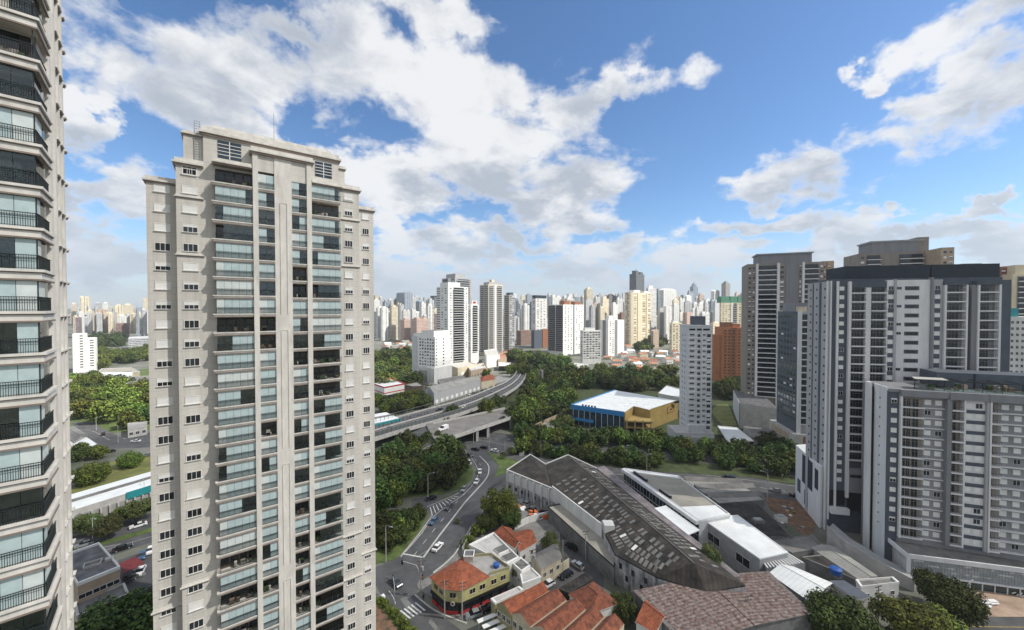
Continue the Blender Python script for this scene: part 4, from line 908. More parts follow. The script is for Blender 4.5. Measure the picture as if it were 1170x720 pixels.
# G : towers above C
G_, wx, dy, H = gtower('apartment_tower', 'grey-brown tower top with wide balconies showing above the black rooftop volume', 'apartment tower', 980, 262, -18, 980, 1075, ZAT(1000, 290, 262), 'taupe',
    [('balc', .10, .27, dict(sl='grey_white', wl='pane_dark', d=1.5)), ('balc', .50, .78, dict(sl='grey_white', wl='pane_dark', d=1.5)), ('win', .02, .08, dict(f=.7)), ('win', .84, .97, dict(n=2))], [], h=3.2, D=20)
roofbox(G_, wx * .17, wx * .72, 1, 17, H, H + 7.2, 'grey_mid'); roofbox(G_, wx * .72, wx * .86, 1, 17, H - .01, H + 9.5, 'taupe'); roofbox(G_, wx * .15, wx * .8, .5, 17.5, H + 7.2, H + 8.2, 'metal_grey', 'roof_slab')
t, wx, dy, H = gtower('apartment_tower', 'tan slab standing against the right end of the grey-brown tower top', 'apartment tower', 1074, 238, -18, 1074, 1089, ZAT(1080, 283, 238), 'tan', [('win', .1, .5, dict(f=.6)), ('win', .55, .95, dict(f=.6, fr='grey_white'))], [], h=3.2, D=14)
t, wx, dy, H = gtower('apartment_tower', 'brick red apartment tower behind the right end of the black rooftop volume', 'apartment tower', 1098, 225, -14, 1098, 1154, ZAT(1120, 306, 225), 'brick_red', [('panel', .45, .48, dict(m='tan', d=.4)), ('win', .05, .4, dict(n=2, f=.4)), ('win', .55, .95, dict(n=2, f=.4))], [], h=3.0, D=18)
roofbox(t, wx * .05, wx * .45, 1, 14, H, H + 2.5, 'tan')
t, wx, dy, H = gtower('apartment_tower', 'pale cream tower with stacked white balconies at the right frame edge', 'apartment tower', 1156, 215, -14, 1156, 1200, ZAT(1165, 313, 215), 'cream', [('balc', .12, .45, dict(sl='white_paint', wl='grey_mid')), ('balc', .55, .9, dict(sl='white_paint', wl='grey_mid'))], [], h=3.0, D=18)
roofbox(t, wx * .12, wx * .35, 1, 10, H, H + 5, 'cream')
t, wx, dy, H = gtower('apartment_building', 'white block with rows of small dark windows at the right edge above the terrace', 'apartment building', 1153, 180, -14, 1153, 1210, ZAT(1160, 362, 180), 'white_wall', [('win', .02, .98, dict(n=9, f=.5, h=1.2, st=['dark']))], [], h=2.9, D=16)
roofbox(t, .5, 5, 2, 9, H, H + 4, 'teal')
# J : pale blue narrow block
J_, wx, dy, H = gtower('apartment_building', 'narrow pale blue-grey apartment block standing alone right of the yellow and blue store', 'apartment building', 786.5, 214, -3, 778, 814, ZAT(790, 373, 214), 'pale_blue',
    [('win', .04, .30, dict(f=.72, h=.8, s=1.4, st=['dark'])), ('win', .34, .56, dict(f=.5, h=1.5, s=.6, st=['dark'])), ('win', .60, .74, dict(f=.8, h=.7, s=1.4, st=['dark'])), ('win', .76, .97, dict(f=.7, h=1.7, s=.5, st=['dark', 'dark', 'half'])), ('band', 0, 1, dict(m='white_paint', h=.35, s=-.15)), ('panel', .57, .59, dict(m='grey_white', d=.2))], [('win', .2, .8, dict(n=2, f=.3, h=.8, st=['dark']))], h=3.02, D=12, z0f=6, topgap=3.4)
roofbox(J_, wx * .38, wx * .82, 3, 10, H + .7, H + 5.6, 'grey_slate'); parapet(J_, wx, dy, H, 'pale_blue', .7)
o = MB(); o.box(wx * .05, wx * .3, -.05, -.003, H - 2.2, H - 1.2, 'pane_dark'); o.box(wx * .36, wx * .58, -.05, -.003, H - 2.2, H - 1.2, 'pane_dark'); o.box(wx * .62, wx * .9, -.05, -.003, H - 2.2, H - 1.2, 'pane_dark'); o.build('roof_vent', J_)
o = MB(); o.box(-7, wx + .5, -2.5, dy, 0, 6.0, 'pale_blue', top='concrete_pale'); o.box(-7, wx + .5, -2.7, -2.5, 3.6, 4.1, 'grey_white'); o.box(-6.5, wx, -2.56, -2.5, .5, 3.0, 'concrete_pale'); o.box(-.05, wx * .7, -1.5, -.01, 6.01, 10, 'pale_blue'); o.build('podium', J_)
# brown building
B_, wx, dy, H = gtower('apartment_building', 'orange-brown brick apartment block with small dark windows behind the pale blue-grey block', 'apartment building', 824.5, 392, -8, 817, 851, ZAT(830, 374, 392), 'brick_orange',
    [('win', .1, .25, dict(f=.5, st=['dark'])), ('panel', .42, .66, dict(m='brick_brown', d=.3)), ('win', .70, .84, dict(f=.5, st=['dark'])), ('win', .28, .40, dict(f=.6, st=['dark'])), ('win', .45, .62, dict(n=1, f=.5, o=.3, st=['dark'])), ('win', .9, .98, dict(f=.6, st=['dark']))], [], h=3.1, D=18, z0f=3, topgap=2)
roofbox(B_, wx * .12, wx * .5, 1, 12, H, H + 5, 'brick_brown'); roofbox(B_, wx * .5, wx * .86, 3, 14, H, H + 3.5, 'brick_orange')
o = MB(); o.box(-7, 0, 1, 15, 0, H - 8, 'brick_orange'); o.build('side_wing', B_)
# ------------------------------------------------------------------ low buildings
def hullz(pts): return [(p.x, p.y) for p in pts]
def lowb(name, label, cat, q, z, wall, roof, kind='flat', rise=1.6, axis=0, ov=0.35, group=None, par=0.5, wins=(), zb=0.0, parm=None, walltop=None):
    """q: near-left, near-right, far-right, far-left eave corners as surveyed on the photo at height z"""
    A, B, C_, D_ = [G(x, y, z) for x, y in q]
    return lowbw(name, label, cat, (A, B, C_, D_), z, wall, roof, kind, rise, axis, ov, group, par, wins, zb, parm)
def lowbw(name, label, cat, pts, z, wall, roof, kind='flat', rise=1.6, axis=0, ov=0.35, group=None, par=0.5, wins=(), zb=0.0, parm=None):
    A, B, C_, D_ = [Vector((p[0], p[1], 0)) for p in pts]; O = (A + B + C_ + D_) / 4
    t = thing(name, label, cat, O, 0, group); A, B, C_, D_ = A - O, B - O, C_ - O, D_ - O
    mb = MB(); mb.prism([(p.x, p.y) for p in (A, B, C_, D_)], zb, z, wall, top=roof if kind == 'flat' else None)
    if kind == 'flat':
        mb.build('wall', t)
        if par:
            o = MB(); r = [A, B, C_, D_]; c = (A + B + C_ + D_) / 4
            for i in range(4):
                a, b = r[i], r[(i + 1) % 4]; ai = a + (c - a).normalized() * .45; bi = b + (c - b).normalized() * .45; ao = a - (c - a).normalized() * .12; bo = b - (c - b).normalized() * .12
                o.prism([(ao.x, ao.y), (bo.x, bo.y), (bi.x, bi.y), (ai.x, ai.y)], z - .002 * i - .2, z + par - .003 * i, parm or wall)
            o.build('parapet', t)
    else:
        c = (A + B + C_ + D_) / 4
        if axis == 0: M1, M2, e = (A + D_) / 2, (B + C_) / 2, ((A, B), (C_, D_))
        else: M1, M2, e = (A + B) / 2, (D_ + C_) / 2, ((B, C_), (D_, A))
        zr = z + rise; k = mb.mi(wall); th_ = 0.16
        if kind == 'gable':
            if axis == 0: mb.quad([(D_.x, D_.y, z), (A.x, A.y, z), (M1.x, M1.y, zr - .05)], wall); mb.quad([(B.x, B.y, z), (C_.x, C_.y, z), (M2.x, M2.y, zr - .05)], wall)
            else: mb.quad([(A.x, A.y, z), (B.x, B.y, z), (M1.x, M1.y, zr - .05)], wall); mb.quad([(C_.x, C_.y, z), (D_.x, D_.y, z), (M2.x, M2.y, zr - .05)], wall)
        mb.build('wall', t)
        o = MB(); ex = lambda p: p + (p - c).normalized() * ov
        A2, B2, C2, D2 = ex(A), ex(B), ex(C_), ex(D_); N1, N2 = M1 + (M1 - M2).normalized() * ov, M2 + (M2 - M1).normalized() * ov
        if kind == 'hip': l = (M2 - M1).length * .28; N1 = M1 + (M2 - M1).normalized() * l; N2 = M2 - (M2 - M1).normalized() * l
        if kind == 'mono':
            sA = [(A2, z), (B2, z), (C2, zr), (D2, zr)] if axis == 0 else [(B2, z), (C2, z), (D2, zr), (A2, zr)]
            for dz in (0,): o.prism([(p.x, p.y, h_) for p, h_ in sA], z - .1, None, wall, top=roof)
            # walls of the wedge come from the prism itself
            o.build('roof', t)
        else:
            v = lambda p, h_: (p.x, p.y, h_)
            sl = ((A2, B2, N2, N1), (C2, D2, N1, N2)) if axis == 0 else ((B2, C2, N2, N1), (D2, A2, N1, N2))
            for p, q_, r_, s_ in sl:
                o.quad([v(p, z - .05), v(q_, z - .05), v(r_, zr), v(s_, zr)], roof); o.quad([v(p, z - .05 - th_), v(s_, zr - th_), v(r_, zr - th_), v(q_, z - .05 - th_)], 'interior_warm')
                o.quad([v(p, z - .05 - th_), v(q_, z - .05 - th_), v(q_, z - .05), v(p, z - .05)], wall)
            if kind == 'hip':
                es = ((B2, C2, N2), (D2, A2, N1)) if axis == 0 else ((A2, B2, N1), (C2, D2, N2))
                for p, q_, r_ in es: o.quad([v(p, z - .05), v(q_, z - .05), v(r_, zr)], roof); o.quad([v(p, z - .05 - th_), v(q_, z - .05 - th_), v(q_, z - .05), v(p, z - .05)], wall)
            else:
                for p, r_ in (((A2, N1), (D2, N1), (B2, N2), (C2, N2)) if axis == 0 else ((A2, N1), (B2, N1), (C2, N2), (D2, N2))):
                    o.quad([v(p, z - .05 - th_), v(r_, zr - th_), v(r_, zr), v(p, z - .05)], wall)
            o.tube([v(N1, zr), v(N2, zr)], .14, roof, 6); o.build('roof', t)
    # wins: (edge index 0=near,1=right,2=far,3=left ; n ; z0 ; w ; h ; kind)
    R4 = [(A, B), (B, C_), (C_, D_), (D_, A)]
    for (e_, n, z0, w, h, st) in wins:
        a, b = R4[e_]; d = b - a; ang = atan2(d.y, d.x)
        for i in range(n):
            p = a + d * (i + .5) / n
            if st == 'door':
                q_ = MB(); q_.box(-w/2, w/2, -.08, -.003, 0.05, h, 'metal_grey'); q_.box(-w/2 - .08, w/2 + .08, -.12, -.08, h, h + .12, 'grey_white'); q_.build('door', t, T(p.x, p.y, z0, ang)); continue
            me, sub = window_mesh(w, h, st, frame='frame_white', ledge=False, fr=.07, nm=2); ob = link('window', me, t, T(p.x, p.y, z0, ang))
            for sn, sm in sub: link(sn, sm, ob)
    return t

# ---- big old warehouse
tw = thing('warehouse', 'large old warehouse with blackened roof, rows of pale skylights and stained white walls', 'warehouse', (0, 0, 0))
LW = [Vector(p) for p in ((14, 160, 9.4), (15, 141, 8.3), (27.6, 116, 8.0), (28.3, 104, 7.6), (36.5, 95.5, 7.4))]
RW = [Vector(p) for p in ((24, 163.5, 12), (28.6, 148.5, 12), (36, 124, 12), (40.2, 110.5, 12), (44.9, 94, 12))]
DW = [Vector(p) for p in ((34.8, 157, 9), (39.2, 143, 9), (46.6, 119, 9), (50.5, 107, 9), (56, 91, 8.6))]
mb = MB()
fp = [(-2.2, 157.3, 8), (14.8, 140.8, 8), (27.4, 116, 7.8), (28.1, 104, 7.4), (36.4, 95.4, 7.2), (46.3, 90.8, 6.9), (55.9, 90.9, 8.4), (34.8, 157.2, 8.8), (24, 164, 11.7), (14, 161, 9), (8, 167, 10.8)]
def wallrun(mb, p, m, z0=0, thk=0.3):
    n = len(p)
    for i in range(n):
        a, b = Vector(p[i]), Vector(p[(i + 1) % n]); mb.quad([(a.x, a.y, z0), (b.x, b.y, z0), (b.x, b.y, b.z), (a.x, a.y, a.z)], m)
wallrun(mb, fp, 'wall_dirty'); mb.build('wall', tw)
o = MB()
for i in range(4):
    for L0, R0 in ((LW, RW), (RW, DW)):
        for a_ in range(4):
            for b_ in range(4):
                bil = lambda u, v: L0[i].lerp(L0[i + 1], u).lerp(R0[i].lerp(R0[i + 1], u), v)
                o.quad([bil(a_ / 4, b_ / 4), bil((a_ + 1) / 4, b_ / 4), bil((a_ + 1) / 4, (b_ + 1) / 4), bil(a_ / 4, (b_ + 1) / 4)], 'roof_dark')
o.quad([LW[4], (46.4, 90.6, 7.2), RW[4]], 'roof_dark'); o.quad([(46.4, 90.6, 7.2), DW[4], RW[4]], 'roof_dark')
A_ = Vector((-2.6, 157.2, 8.05)); Ap = Vector((8, 167.3, 11)); Q2 = Vector((13, 149, 10.2)); A2_ = Vector((14.7, 140.4, 8.3))
o.quad([A_, A2_, Q2, Ap], 'roof_dark'); o.quad([Ap, Q2, A2_, LW[0]], 'roof_dark')
o.build('roof', tw)
o = MB()
for (a, b, h) in ((fp[0], fp[1], .7), (fp[1], fp[2], 1.5), (fp[0], fp[10], .5), (fp[10], fp[9], .5), (fp[9], fp[8], .5), (fp[8], fp[7], .5)):
    a = Vector(a); b = Vector(b); n_ = (b - a).normalized(); n_ = Vector((-n_.y, n_.x, 0)) * .2
    o.prism([(a.x - n_.x, a.y - n_.y, a.z + h), (b.x - n_.x, b.y - n_.y, b.z + h), (b.x + n_.x, b.y + n_.y, b.z + h), (a.x + n_.x, a.y + n_.y, a.z + h)], 4, None, 'white_wall')
o.box(27.6, 30.6, 113.5, 116.5, 7.5, 10.2, 'white_wall'); o.build('parapet', tw)
o = MB()
for i in range(7): p = Vector(fp[0]).lerp(Vector(fp[1]), (i + .2) / 6.6); o.box(p.x - .45, p.x - .05, p.y - .75, p.y - .35, 0, 8.3, 'white_wall')
o.build('buttress', tw)
rr = random.Random(21); sk = MB(); sk.box(-.38, .38, -.9, .9, 0, .07, 'skylight_grey'); skm = sk.mesh('skylight'); sk = MB(); sk.box(-.45, .45, -.95, .95, 0, .07, 'concrete_dark'); skd = sk.mesh('skylight'); sk = MB(); sk.box(-.45, .45, -.95, .95, 0, .07, 'white_paint'); skw = sk.mesh('skylight')
def ridge_at(L_, t):
    f = t * (len(L_) - 1); i = min(int(f), len(L_) - 2); return L_[i].lerp(L_[i + 1], f - i)
its = []
for (E_l, ts, fs) in ((LW, (.24, .98, 27), (.24, .44, .64, .82)), (DW, (.05, .96, 34), (.22, .44, .70))):
    for i in range(ts[2]):
        t_ = ts[0] + (ts[1] - ts[0]) * i / ts[2]
        for f in fs:
            if rr.random() < .2: continue
            a = ridge_at(RW, t_); b = ridge_at(E_l, t_); p = a.lerp(b, f); d = (b - a).normalized(); al = (ridge_at(RW, min(t_ + .012, .999)).lerp(ridge_at(E_l, min(t_ + .012, .999)), f) - p).normalized(); up = al.cross(d).normalized()
            if up.z < 0: up = -up
            x = al; y = up.cross(x).normalized(); mx = Matrix((( x.x, y.x, up.x, p.x), (x.y, y.y, up.y, p.y), (x.z, y.z, up.z, p.z + .06), (0, 0, 0, 1)))
            its.append(((skw if rr.random() < .03 else skd if rr.random() < .45 else skm), mx, None))
parts(tw, 'skylight', its)
o = MB()
for i in range(4):
    a, b = RW[i], RW[i + 1]; o.tube([a + Vector((0, 0, .05)), b + Vector((0, 0, .05))], .16, 'roof_grey', 6)
o.build('ridge_cap', tw)
its = []
for (fa, z0, w, h) in ((.15, 4.6, .9, 1.6), (.45, 4.4, .9, 1.6), (.75, 4.2, .9, 1.6), (.3, 2, .9, 1.6), (.65, 1.8, .9, 1.6)):
    a = Vector(fp[3]); b = Vector(fp[4]); p = a.lerp(b, fa); me, sub = window_mesh(w, h, 'dark', frame='wall_dirty', ledge=False, fr=.05, nm=1); its.append((me, T(p.x, p.y, z0, atan2(b.y - a.y, b.x - a.x)), sub))
for i in range(7):
    a = Vector(fp[0]); b = Vector(fp[1]); p = a.lerp(b, (i + .6) / 7.2); me, sub = window_mesh(1.3, 1.5, 'dark', frame='concrete_pale', ledge=False, fr=.08, nm=2); its.append((me, T(p.x, p.y, 1.3, atan2(b.y - a.y, b.x - a.x)), sub))
parts(tw, 'window', its)
lowb('lean_to', 'low pale flat roofed lean-to with a dark eave along the blackened warehouse', 'lean-to', [(626, 579), (702, 648), (705, 628), (643, 575)], 5.2, 'concrete_dark', 'roof_beige', par=.18, parm='black')
lowb('lean_to', 'narrow mauve grey strip roof between the blackened warehouse and the modern beige roofed building', 'lean-to', [(838, 660), (846, 658), (690, 532), (682, 535)], 8.2, 'gutter_mauve', 'gutter_mauve', par=0)
# ---- modern building with beige roof
t = lowb('commercial_building', 'long modern building with a beige flat roof, white roof end and glazed blue-grey side', 'commercial building', [(799, 596), (834, 589), (775, 545), (713, 536)], 9, 'pale_blue', 'roof_beige', par=.5, parm='grey_white')
A, B, C_, D_ = [G(x, y, 9) for x, y in [(799, 596), (834, 589), (775, 545), (713, 536)]]; O = t.location
o = MB()
for f0, f1, g0, g1, m in ((.0, .22, 0, 1, 'roof_white'), (.93, .995, 0.0, 1, 'roof_white')):
    p = [A.lerp(D_, f0).lerp(B.lerp(C_, f0), .02), A.lerp(D_, f0).lerp(B.lerp(C_, f0), .98), A.lerp(D_, f1).lerp(B.lerp(C_, f1), .98), A.lerp(D_, f1).lerp(B.lerp(C_, f1), .02)]
    o = MB(); o.prism([(q.x - O.x, q.y - O.y) for q in p], 9.01, 9.12 if f0 == 0 else 9.3, m); o.build('roof_panel', t)
o = MB(); al = (D_ - A); nn_ = Vector((al.y, -al.x, 0)).normalized(); nn_ = -nn_ if nn_.x > 0 else nn_; ang = atan2(-al.y, -al.x)
L_ = al.length; its = []
o.box(0, L_, -1.3, -.01, 8.2, 9.35, 'grey_white'); o.build('fascia', t, T(D_.x - O.x, D_.y - O.y, 0, ang))
for i in range(22):
    q = MB(); q.box(0, L_ / 22 - .25, -.06, -.005, 1, 7.6, 'pane_teal' if i % 3 else 'pane_dark') if i == 0 else None
    if i < 3: gm_ = [None] * 3 if i == 0 else gm_; qq = MB(); qq.box(0, L_ / 22 - .3, -.08, -.005, 1.0, 7.6, ['pane_teal', 'pane_dark', 'pane_blue'][i]); qq.box(0, L_ / 22 - .3, -.12, -.08, 4.3, 4.6, 'grey_white'); gm_[i] = qq.mesh('window')
    its.append((gm_[i % 3], T(D_.x - O.x, D_.y - O.y, 0, ang) @ Matrix.Translation((L_ * i / 22, 0, 0)), None))
parts(t, 'window', its)
its = []; q = MB(); q.box(-.55, .55, -.4, .4, 0, .9, 'rail_dark'); q.cyl(0, 0, .9, 1.05, .33, 'metal_grey', 10); q = q.mesh('air_conditioner')
for f in [.38, .40, .42, .44, .46, .48, .50] + [.72, .74, .76, .78, .80, .82, .84, .86, .88, .90]:
    p = A.lerp(D_, f).lerp(B.lerp(C_, f), .10); its.append((q, T(p.x - O.x, p.y - O.y, 9.02, ang), None))
parts(t, 'air_conditioner', its)
lowb('canopy', 'bright white canopy roof beside the mauve strip roof and the glazed blue-grey side', 'canopy', [(786, 611), (799, 605.5), (761, 578), (748, 581)], 8.3, 'pane_teal', 'roof_white', par=.1, parm='roof_white', zb=8.1)
t = lowb('commercial_building', 'building with a bright white sheet roof, a dark striped end canopy and grey-blue side wall', 'commercial building', [(868, 638.5), (900, 631), (843, 589), (801, 592)], 8, 'metal_grey', 'roof_white', par=.15, parm='roof_white', wins=((3, 2, 3, 4.5, 2.4, 'dark'),))
t = lowb('canopy', 'canopy of dark and pale stripes at the end of the bright white sheet roof', 'canopy', [(876, 649), (920, 643), (901, 631.5), (869, 639)], 6.4, 'grey_mid', 'rail_dark', par=0)
A, B, C_, D_ = [G(x, y, 6.4) for x, y in [(876, 649), (920, 643), (901, 631.5), (869, 639)]]
o = MB()
for i in range(12):
    a = A.lerp(B, (i + .1) / 12); b = D_.lerp(C_, (i + .1) / 12); a1 = A.lerp(B, (i + .55) / 12); b1 = D_.lerp(C_, (i + .55) / 12)
    o.prism([(v.x - t.location.x, v.y - t.location.y) for v in (a, a1, b1, b)], 6.41, 6.5, 'grey_white')
o.build('slat', t)
# rusty corrugated roof
t = lowb('shed', 'wide shed with a rusty red and grey corrugated roof at the bottom edge', 'shed', [(785, 737), (927, 700), (877, 653), (726, 675)], 6.5, 'concrete_dark', 'roof_rust', kind='gable', rise=1.0, axis=1, ov=.5)
t = lowb('shed', 'shed with a bright white gabled sheet roof right of the rusty corrugated roof', 'shed', [(930, 690), (950, 666), (905, 647), (880, 655)], 5.8, 'grey_mid', 'roof_white', kind='gable', rise=1.3, axis=1)
lowb('shed', 'shed with a beige and brown sawtooth roof in front of the avenue', 'shed', [(822, 575), (873, 571), (845, 553), (778, 546)], 5.5, 'concrete_dark', 'roof_mid', par=0)
t = thing('roof_monitor', 'three brown ridge monitors stepping across the beige and brown sawtooth roof', 'roof monitor', (0, 0, 0))
for i, (a, b) in enumerate((((781, 547), (846, 550)), ((793, 556), (860, 555)), ((806, 566), (868, 564)))):
    a = G(*a, 5.5); b = G(*b, 5.5); o = MB(); d = Vector((.3, -2.0, 0)); o.prism([(a.x, a.y, 6.6), (b.x, b.y, 6.6), (b.x + d.x, b.y + d.y, 5.6), (a.x + d.x, a.y + d.y, 5.6)], 5.45, None, 'tan' if i == 0 else 'interior_warm', top='roof_grey'); o.build('monitor', t)
lowb('shed', 'shed with a patched dark grey roof beside the bare red earth', 'shed', [(852, 617), (905, 613), (868, 577), (816, 577)], 5, 'concrete_dark', 'roof_dark', kind='gable', rise=.8, axis=1)
lowb('shed', 'low shed with a flat dark grey roof left of the podium foot', 'shed', [(905, 632), (941, 626), (928, 611), (880, 618)], 4.6, 'concrete_dark', 'roof_grey', par=.15)
lowb('shed', 'dark roofed shed under the blue water tank', 'shed', [(938, 646), (990, 668), (944, 634), (916, 637)], 4.6, 'concrete_dark', 'roof_dark', par=.2)
lowb('shed', 'long shed with brown-grey corrugated roof beside the access ramp', 'shed', [(985, 664), (1001, 657), (953, 624.5), (928, 626)], 4.8, 'concrete_pale', 'roof_mid', kind='gable', rise=.7, axis=1)
lowb('shed', 'slate grey sloping roof between the big dark green tree and the white walled house', 'shed', [(978, 689), (993, 681), (965, 664), (950, 668)], 5, 'concrete_pale', 'grey_slate', kind='mono', rise=.9, axis=1)
lowb('house', 'white walled house with a flat roof beside the utility pole, lower right', 'house', [(984, 672), (1027, 667), (1020, 661), (978, 664)], 5.2, 'white_paint', 'roof_grey', par=.5, wins=((0, 3, 2.6, 1.0, 1.0, 'dark'),))
t = thing('water_tank', 'blue water tank on a small stand above the dark roofed shed', 'water tank', G(955, 659, 4.8)); t.location.z = 4.8
o = MB(); o.cyl(0, 0, 0.8, 2.2, 1.15, 'tank_blue', 18, 1.35); o.cyl(0, 0, 2.2, 2.5, 1.38, 'tank_blue', 18, 0.7); o.build('tank', t); o = MB(); o.box(-.9, .9, -.9, .9, 0.01, .8, 'concrete_dark'); o.build('stand', t)
# ---- corner bar building
t = thing('corner_building', 'corner building with orange hipped roof, yellow upper walls and a black and red shopfront', 'corner building', (0, 0, 0))
P6 = [G(x, y, 6.6) for x, y in [(493, 658.5), (508, 671.5), (527, 673), (582, 649.5), (561, 634), (526, 637)]]
mb = MB(); mb.prism([(p.x, p.y) for p in P6], 3.2, 6.5, 'wall_yellow', top='concrete'); mb.build('upper_wall', t)
cc = sum(P6, Vector()) / 6
mb = MB(); mb.prism([(p.x + (cc.x - p.x) * .05, p.y + (cc.y - p.y) * .05) for p in P6], 0, 3.2, 'black'); mb.build('lower_wall', t)
o = MB(); Q = [p + (p - cc).normalized() * .6 for p in P6]; R5 = G(559, 657, 6.6); R5o = R5 + Vector((.3, -.5, 0)); back = G(527, 637, 6.6)
ap = (Q[0] + Q[1] + Q[2] + R5o + back) / 5; ap.z = 9.0
for a, b in ((Q[0], Q[1]), (Q[1], Q[2]), (Q[2], R5o), (R5o, back), (back, Q[0])): o.quad([(a.x, a.y, 6.5), (b.x, b.y, 6.5), tuple(ap)], 'tile_red'); o.quad([(a.x, a.y, 6.38), (b.x, b.y, 6.38), (b.x, b.y, 6.5), (a.x, a.y, 6.5)], 'cornice_dark')
o.build('roof', t)
o = MB()
for a, b in ((R5, P6[3]), (P6[3], P6[4]), (P6[4], back)):
    d = (b - a).normalized(); n_ = Vector((-d.y, d.x, 0)) * .12; o.prism([(a.x - n_.x, a.y - n_.y), (b.x - n_.x, b.y - n_.y), (b.x + n_.x, b.y + n_.y), (a.x + n_.x, a.y + n_.y)], 6.45, 7.2, 'wall_olive')
o.build('parapet', t)
its = []
for (a, b, fs) in ((P6[2], P6[3], (.22, .42, .66, .86)), (P6[1], P6[2], (.5,)), (P6[0], P6[1], (.35, .75))):
    ang = atan2(b.y - a.y, b.x - a.x)
    for f in fs:
        p = a.lerp(b, f); me, sub = window_mesh(1.5, 1.2, 'dark', frame='wall_cream', ledge=True, fr=.08); ob = link('window', me, t, T(p.x, p.y, 4.3, ang)); [link(sn, sm, ob) for sn, sm in sub]
for (a, b) in ((P6[0], P6[1]), (P6[1], P6[2]), (P6[2], P6[3])):
    d = b - a; ang = atan2(d.y, d.x); l = d.length; o = MB(); o.box(0, l, -.30, .3, 2.5, 3.15, 'black'); o.build('fascia', t, T(a.x, a.y, 0, ang))
    o = MB(); n_ = max(1, int(l / 2.6))
    for i in range(n_): o.box(l * i / n_ + .2, l * (i + .8) / n_, -.02, .28, 0.1, 1.0, 'red'); o.box(l * i / n_ + .2, l * (i + .8) / n_, -.0, .28, 1.0, 2.4, 'pane_dark')
    o.build('shopfront', t, T(a.x, a.y, 0, ang))
a, b = P6[1], P6[2]; m_ = (a + b) / 2; o = MB(); o.tube([(0, -.36, 3.0), (0, -.30, 3.0)], .55, 'white_paint', 20); o.tube([(0, -.39, 3.0), (0, -.36, 3.0)], .36, 'maroon', 20); o.build('round_sign', t, T(m_.x, m_.y, 0, atan2(b.y - a.y, b.x - a.x)))
t = thing('water_tank', 'small blue water tank on the roof terrace of the yellow corner building', 'water tank', G(567, 645, 7.2)); t.location.z = 6.52
o = MB(); o.cyl(0, 0, 0, .9, .75, 'tank_blue', 16, .85); o.cyl(0, 0, .9, 1.1, .86, 'tank_blue', 16, .4); o.build('tank', t)
t = thing('roof_enclosure', 'small grey box with a pale rim on the terrace behind the orange hipped roof', 'roof enclosure', G(536, 637, 7)); t.location.z = 6.0
o = MB(); o.box(-1.3, 1.3, -1.3, 1.3, 0, 2.0, 'concrete_pale', top='roof_flat'); o.build('wall', t); o = MB()
for a in ((-1.4, -1.2, -1.4, 1.4), (1.2, 1.4, -1.4, 1.4), (-1.2, 1.2, -1.4, -1.2), (-1.2, 1.2, 1.2, 1.4)): o.box(*a, 2.001, 2.25, 'white_paint')
o.build('rim', t)
t = lowb('commercial_building', 'white roofed building with two dark grid skylights behind the yellow corner building', 'commercial building', [(580, 646), (593, 638.5), (564, 610), (536, 624)], 6.2, 'white_wall', 'concrete_pale', par=.5, parm='white_paint')
for (x, y) in ((573, 628), (582, 637)):
    p = G(x, y, 6.4) - t.location; o = MB(); o.box(-1.7, 1.7, -1.3, 1.3, 6.2, 6.7, 'white_paint', top='roof_flat')
    for i in range(8): o.box(-1.5 + i * .42, -1.3 + i * .42, -1.2, 1.2, 6.701, 6.75, 'roof_grey')
    o.build('skylight', t, T(p.x, p.y, 0, R(35)))
lowb('outbuilding', 'small white building with a translucent grey roof left of the dark grey gabled house', 'outbuilding', [(596, 654), (606, 647), (595, 638), (584, 643)], 5.6, 'white_paint', 'roof_grey', par=.35, parm='white_paint')
lowb('house', 'plain white house wall block with a dark window beside the tall street pole', 'house', [(597, 668), (618, 660), (607, 649), (594, 655)], 5, 'white_paint', 'concrete_pale', par=.3, wins=((0, 2, 2.4, 1, 1, 'dark'),))
lowb('house', 'white house with a bright orange gabled tile roof near the big light green tree', 'house', [(588, 626), (596, 622), (584, 604), (564, 609.5)], 6, 'white_wall', 'tile_red', kind='gable', rise=1.5, axis=1, wins=((0, 1, 3.5, 1.0, 1.1, 'dark'),))
lowb('house', 'orange tile roofed wing of the white house, on the alley side', 'house', [(594, 630), (612, 619), (603, 605), (585, 609)], 5.9, 'white_wall', 'tile_red', kind='gable', rise=1.5, axis=0, wins=((0, 2, 3, 1.0, 1.1, 'dark'),))
lowb('house', 'house with a dark grey gabled roof and a cream yard wall', 'house', [(618.5, 650), (641, 637), (632, 622), (607, 636)], 5, 'wall_cream', 'roof_grey', kind='gable', rise=1.7, axis=0, wins=((0, 3, 2.2, 1.1, 1.2, 'dark'),))
# terrace of orange roofs along the bottom edge
RO = [([(584, 702), (627, 675.5), (614.5, 668), (568, 690)], 'first orange tile roof from the left in the terrace along the bottom edge, brightest tiles', 'tile_red'),
      ([(606, 716), (647, 685.5), (628, 675), (585, 701)], 'second orange-brown tile roof in the terrace along the bottom edge', 'tile_old'),
      ([(630, 731), (669, 696), (649, 686), (608, 716)], 'third tile roof in the terrace along the bottom edge, with white mortar patches', 'tile_old'),
      ([(655, 741), (690, 705), (671, 696), (633, 730)], 'fourth tile roof in the terrace along the bottom edge', 'tile_old'),
      ([(685, 748), (713, 713), (692, 705), (660, 741)], 'fifth tile roof in the terrace along the bottom edge, rightmost of the row', 'tile_old')]
for q, lab, m in RO: lowb('terraced_house', lab, 'terraced house', q, 6.2, 'wall_olive' if m == 'tile_red' else 'wall_cream', m, kind='gable', rise=1.5, axis=0, ov=.1, group='terraced houses under orange tile roofs', wins=((3, 3, 3.6, 1.0, 1.2, 'dark'),))
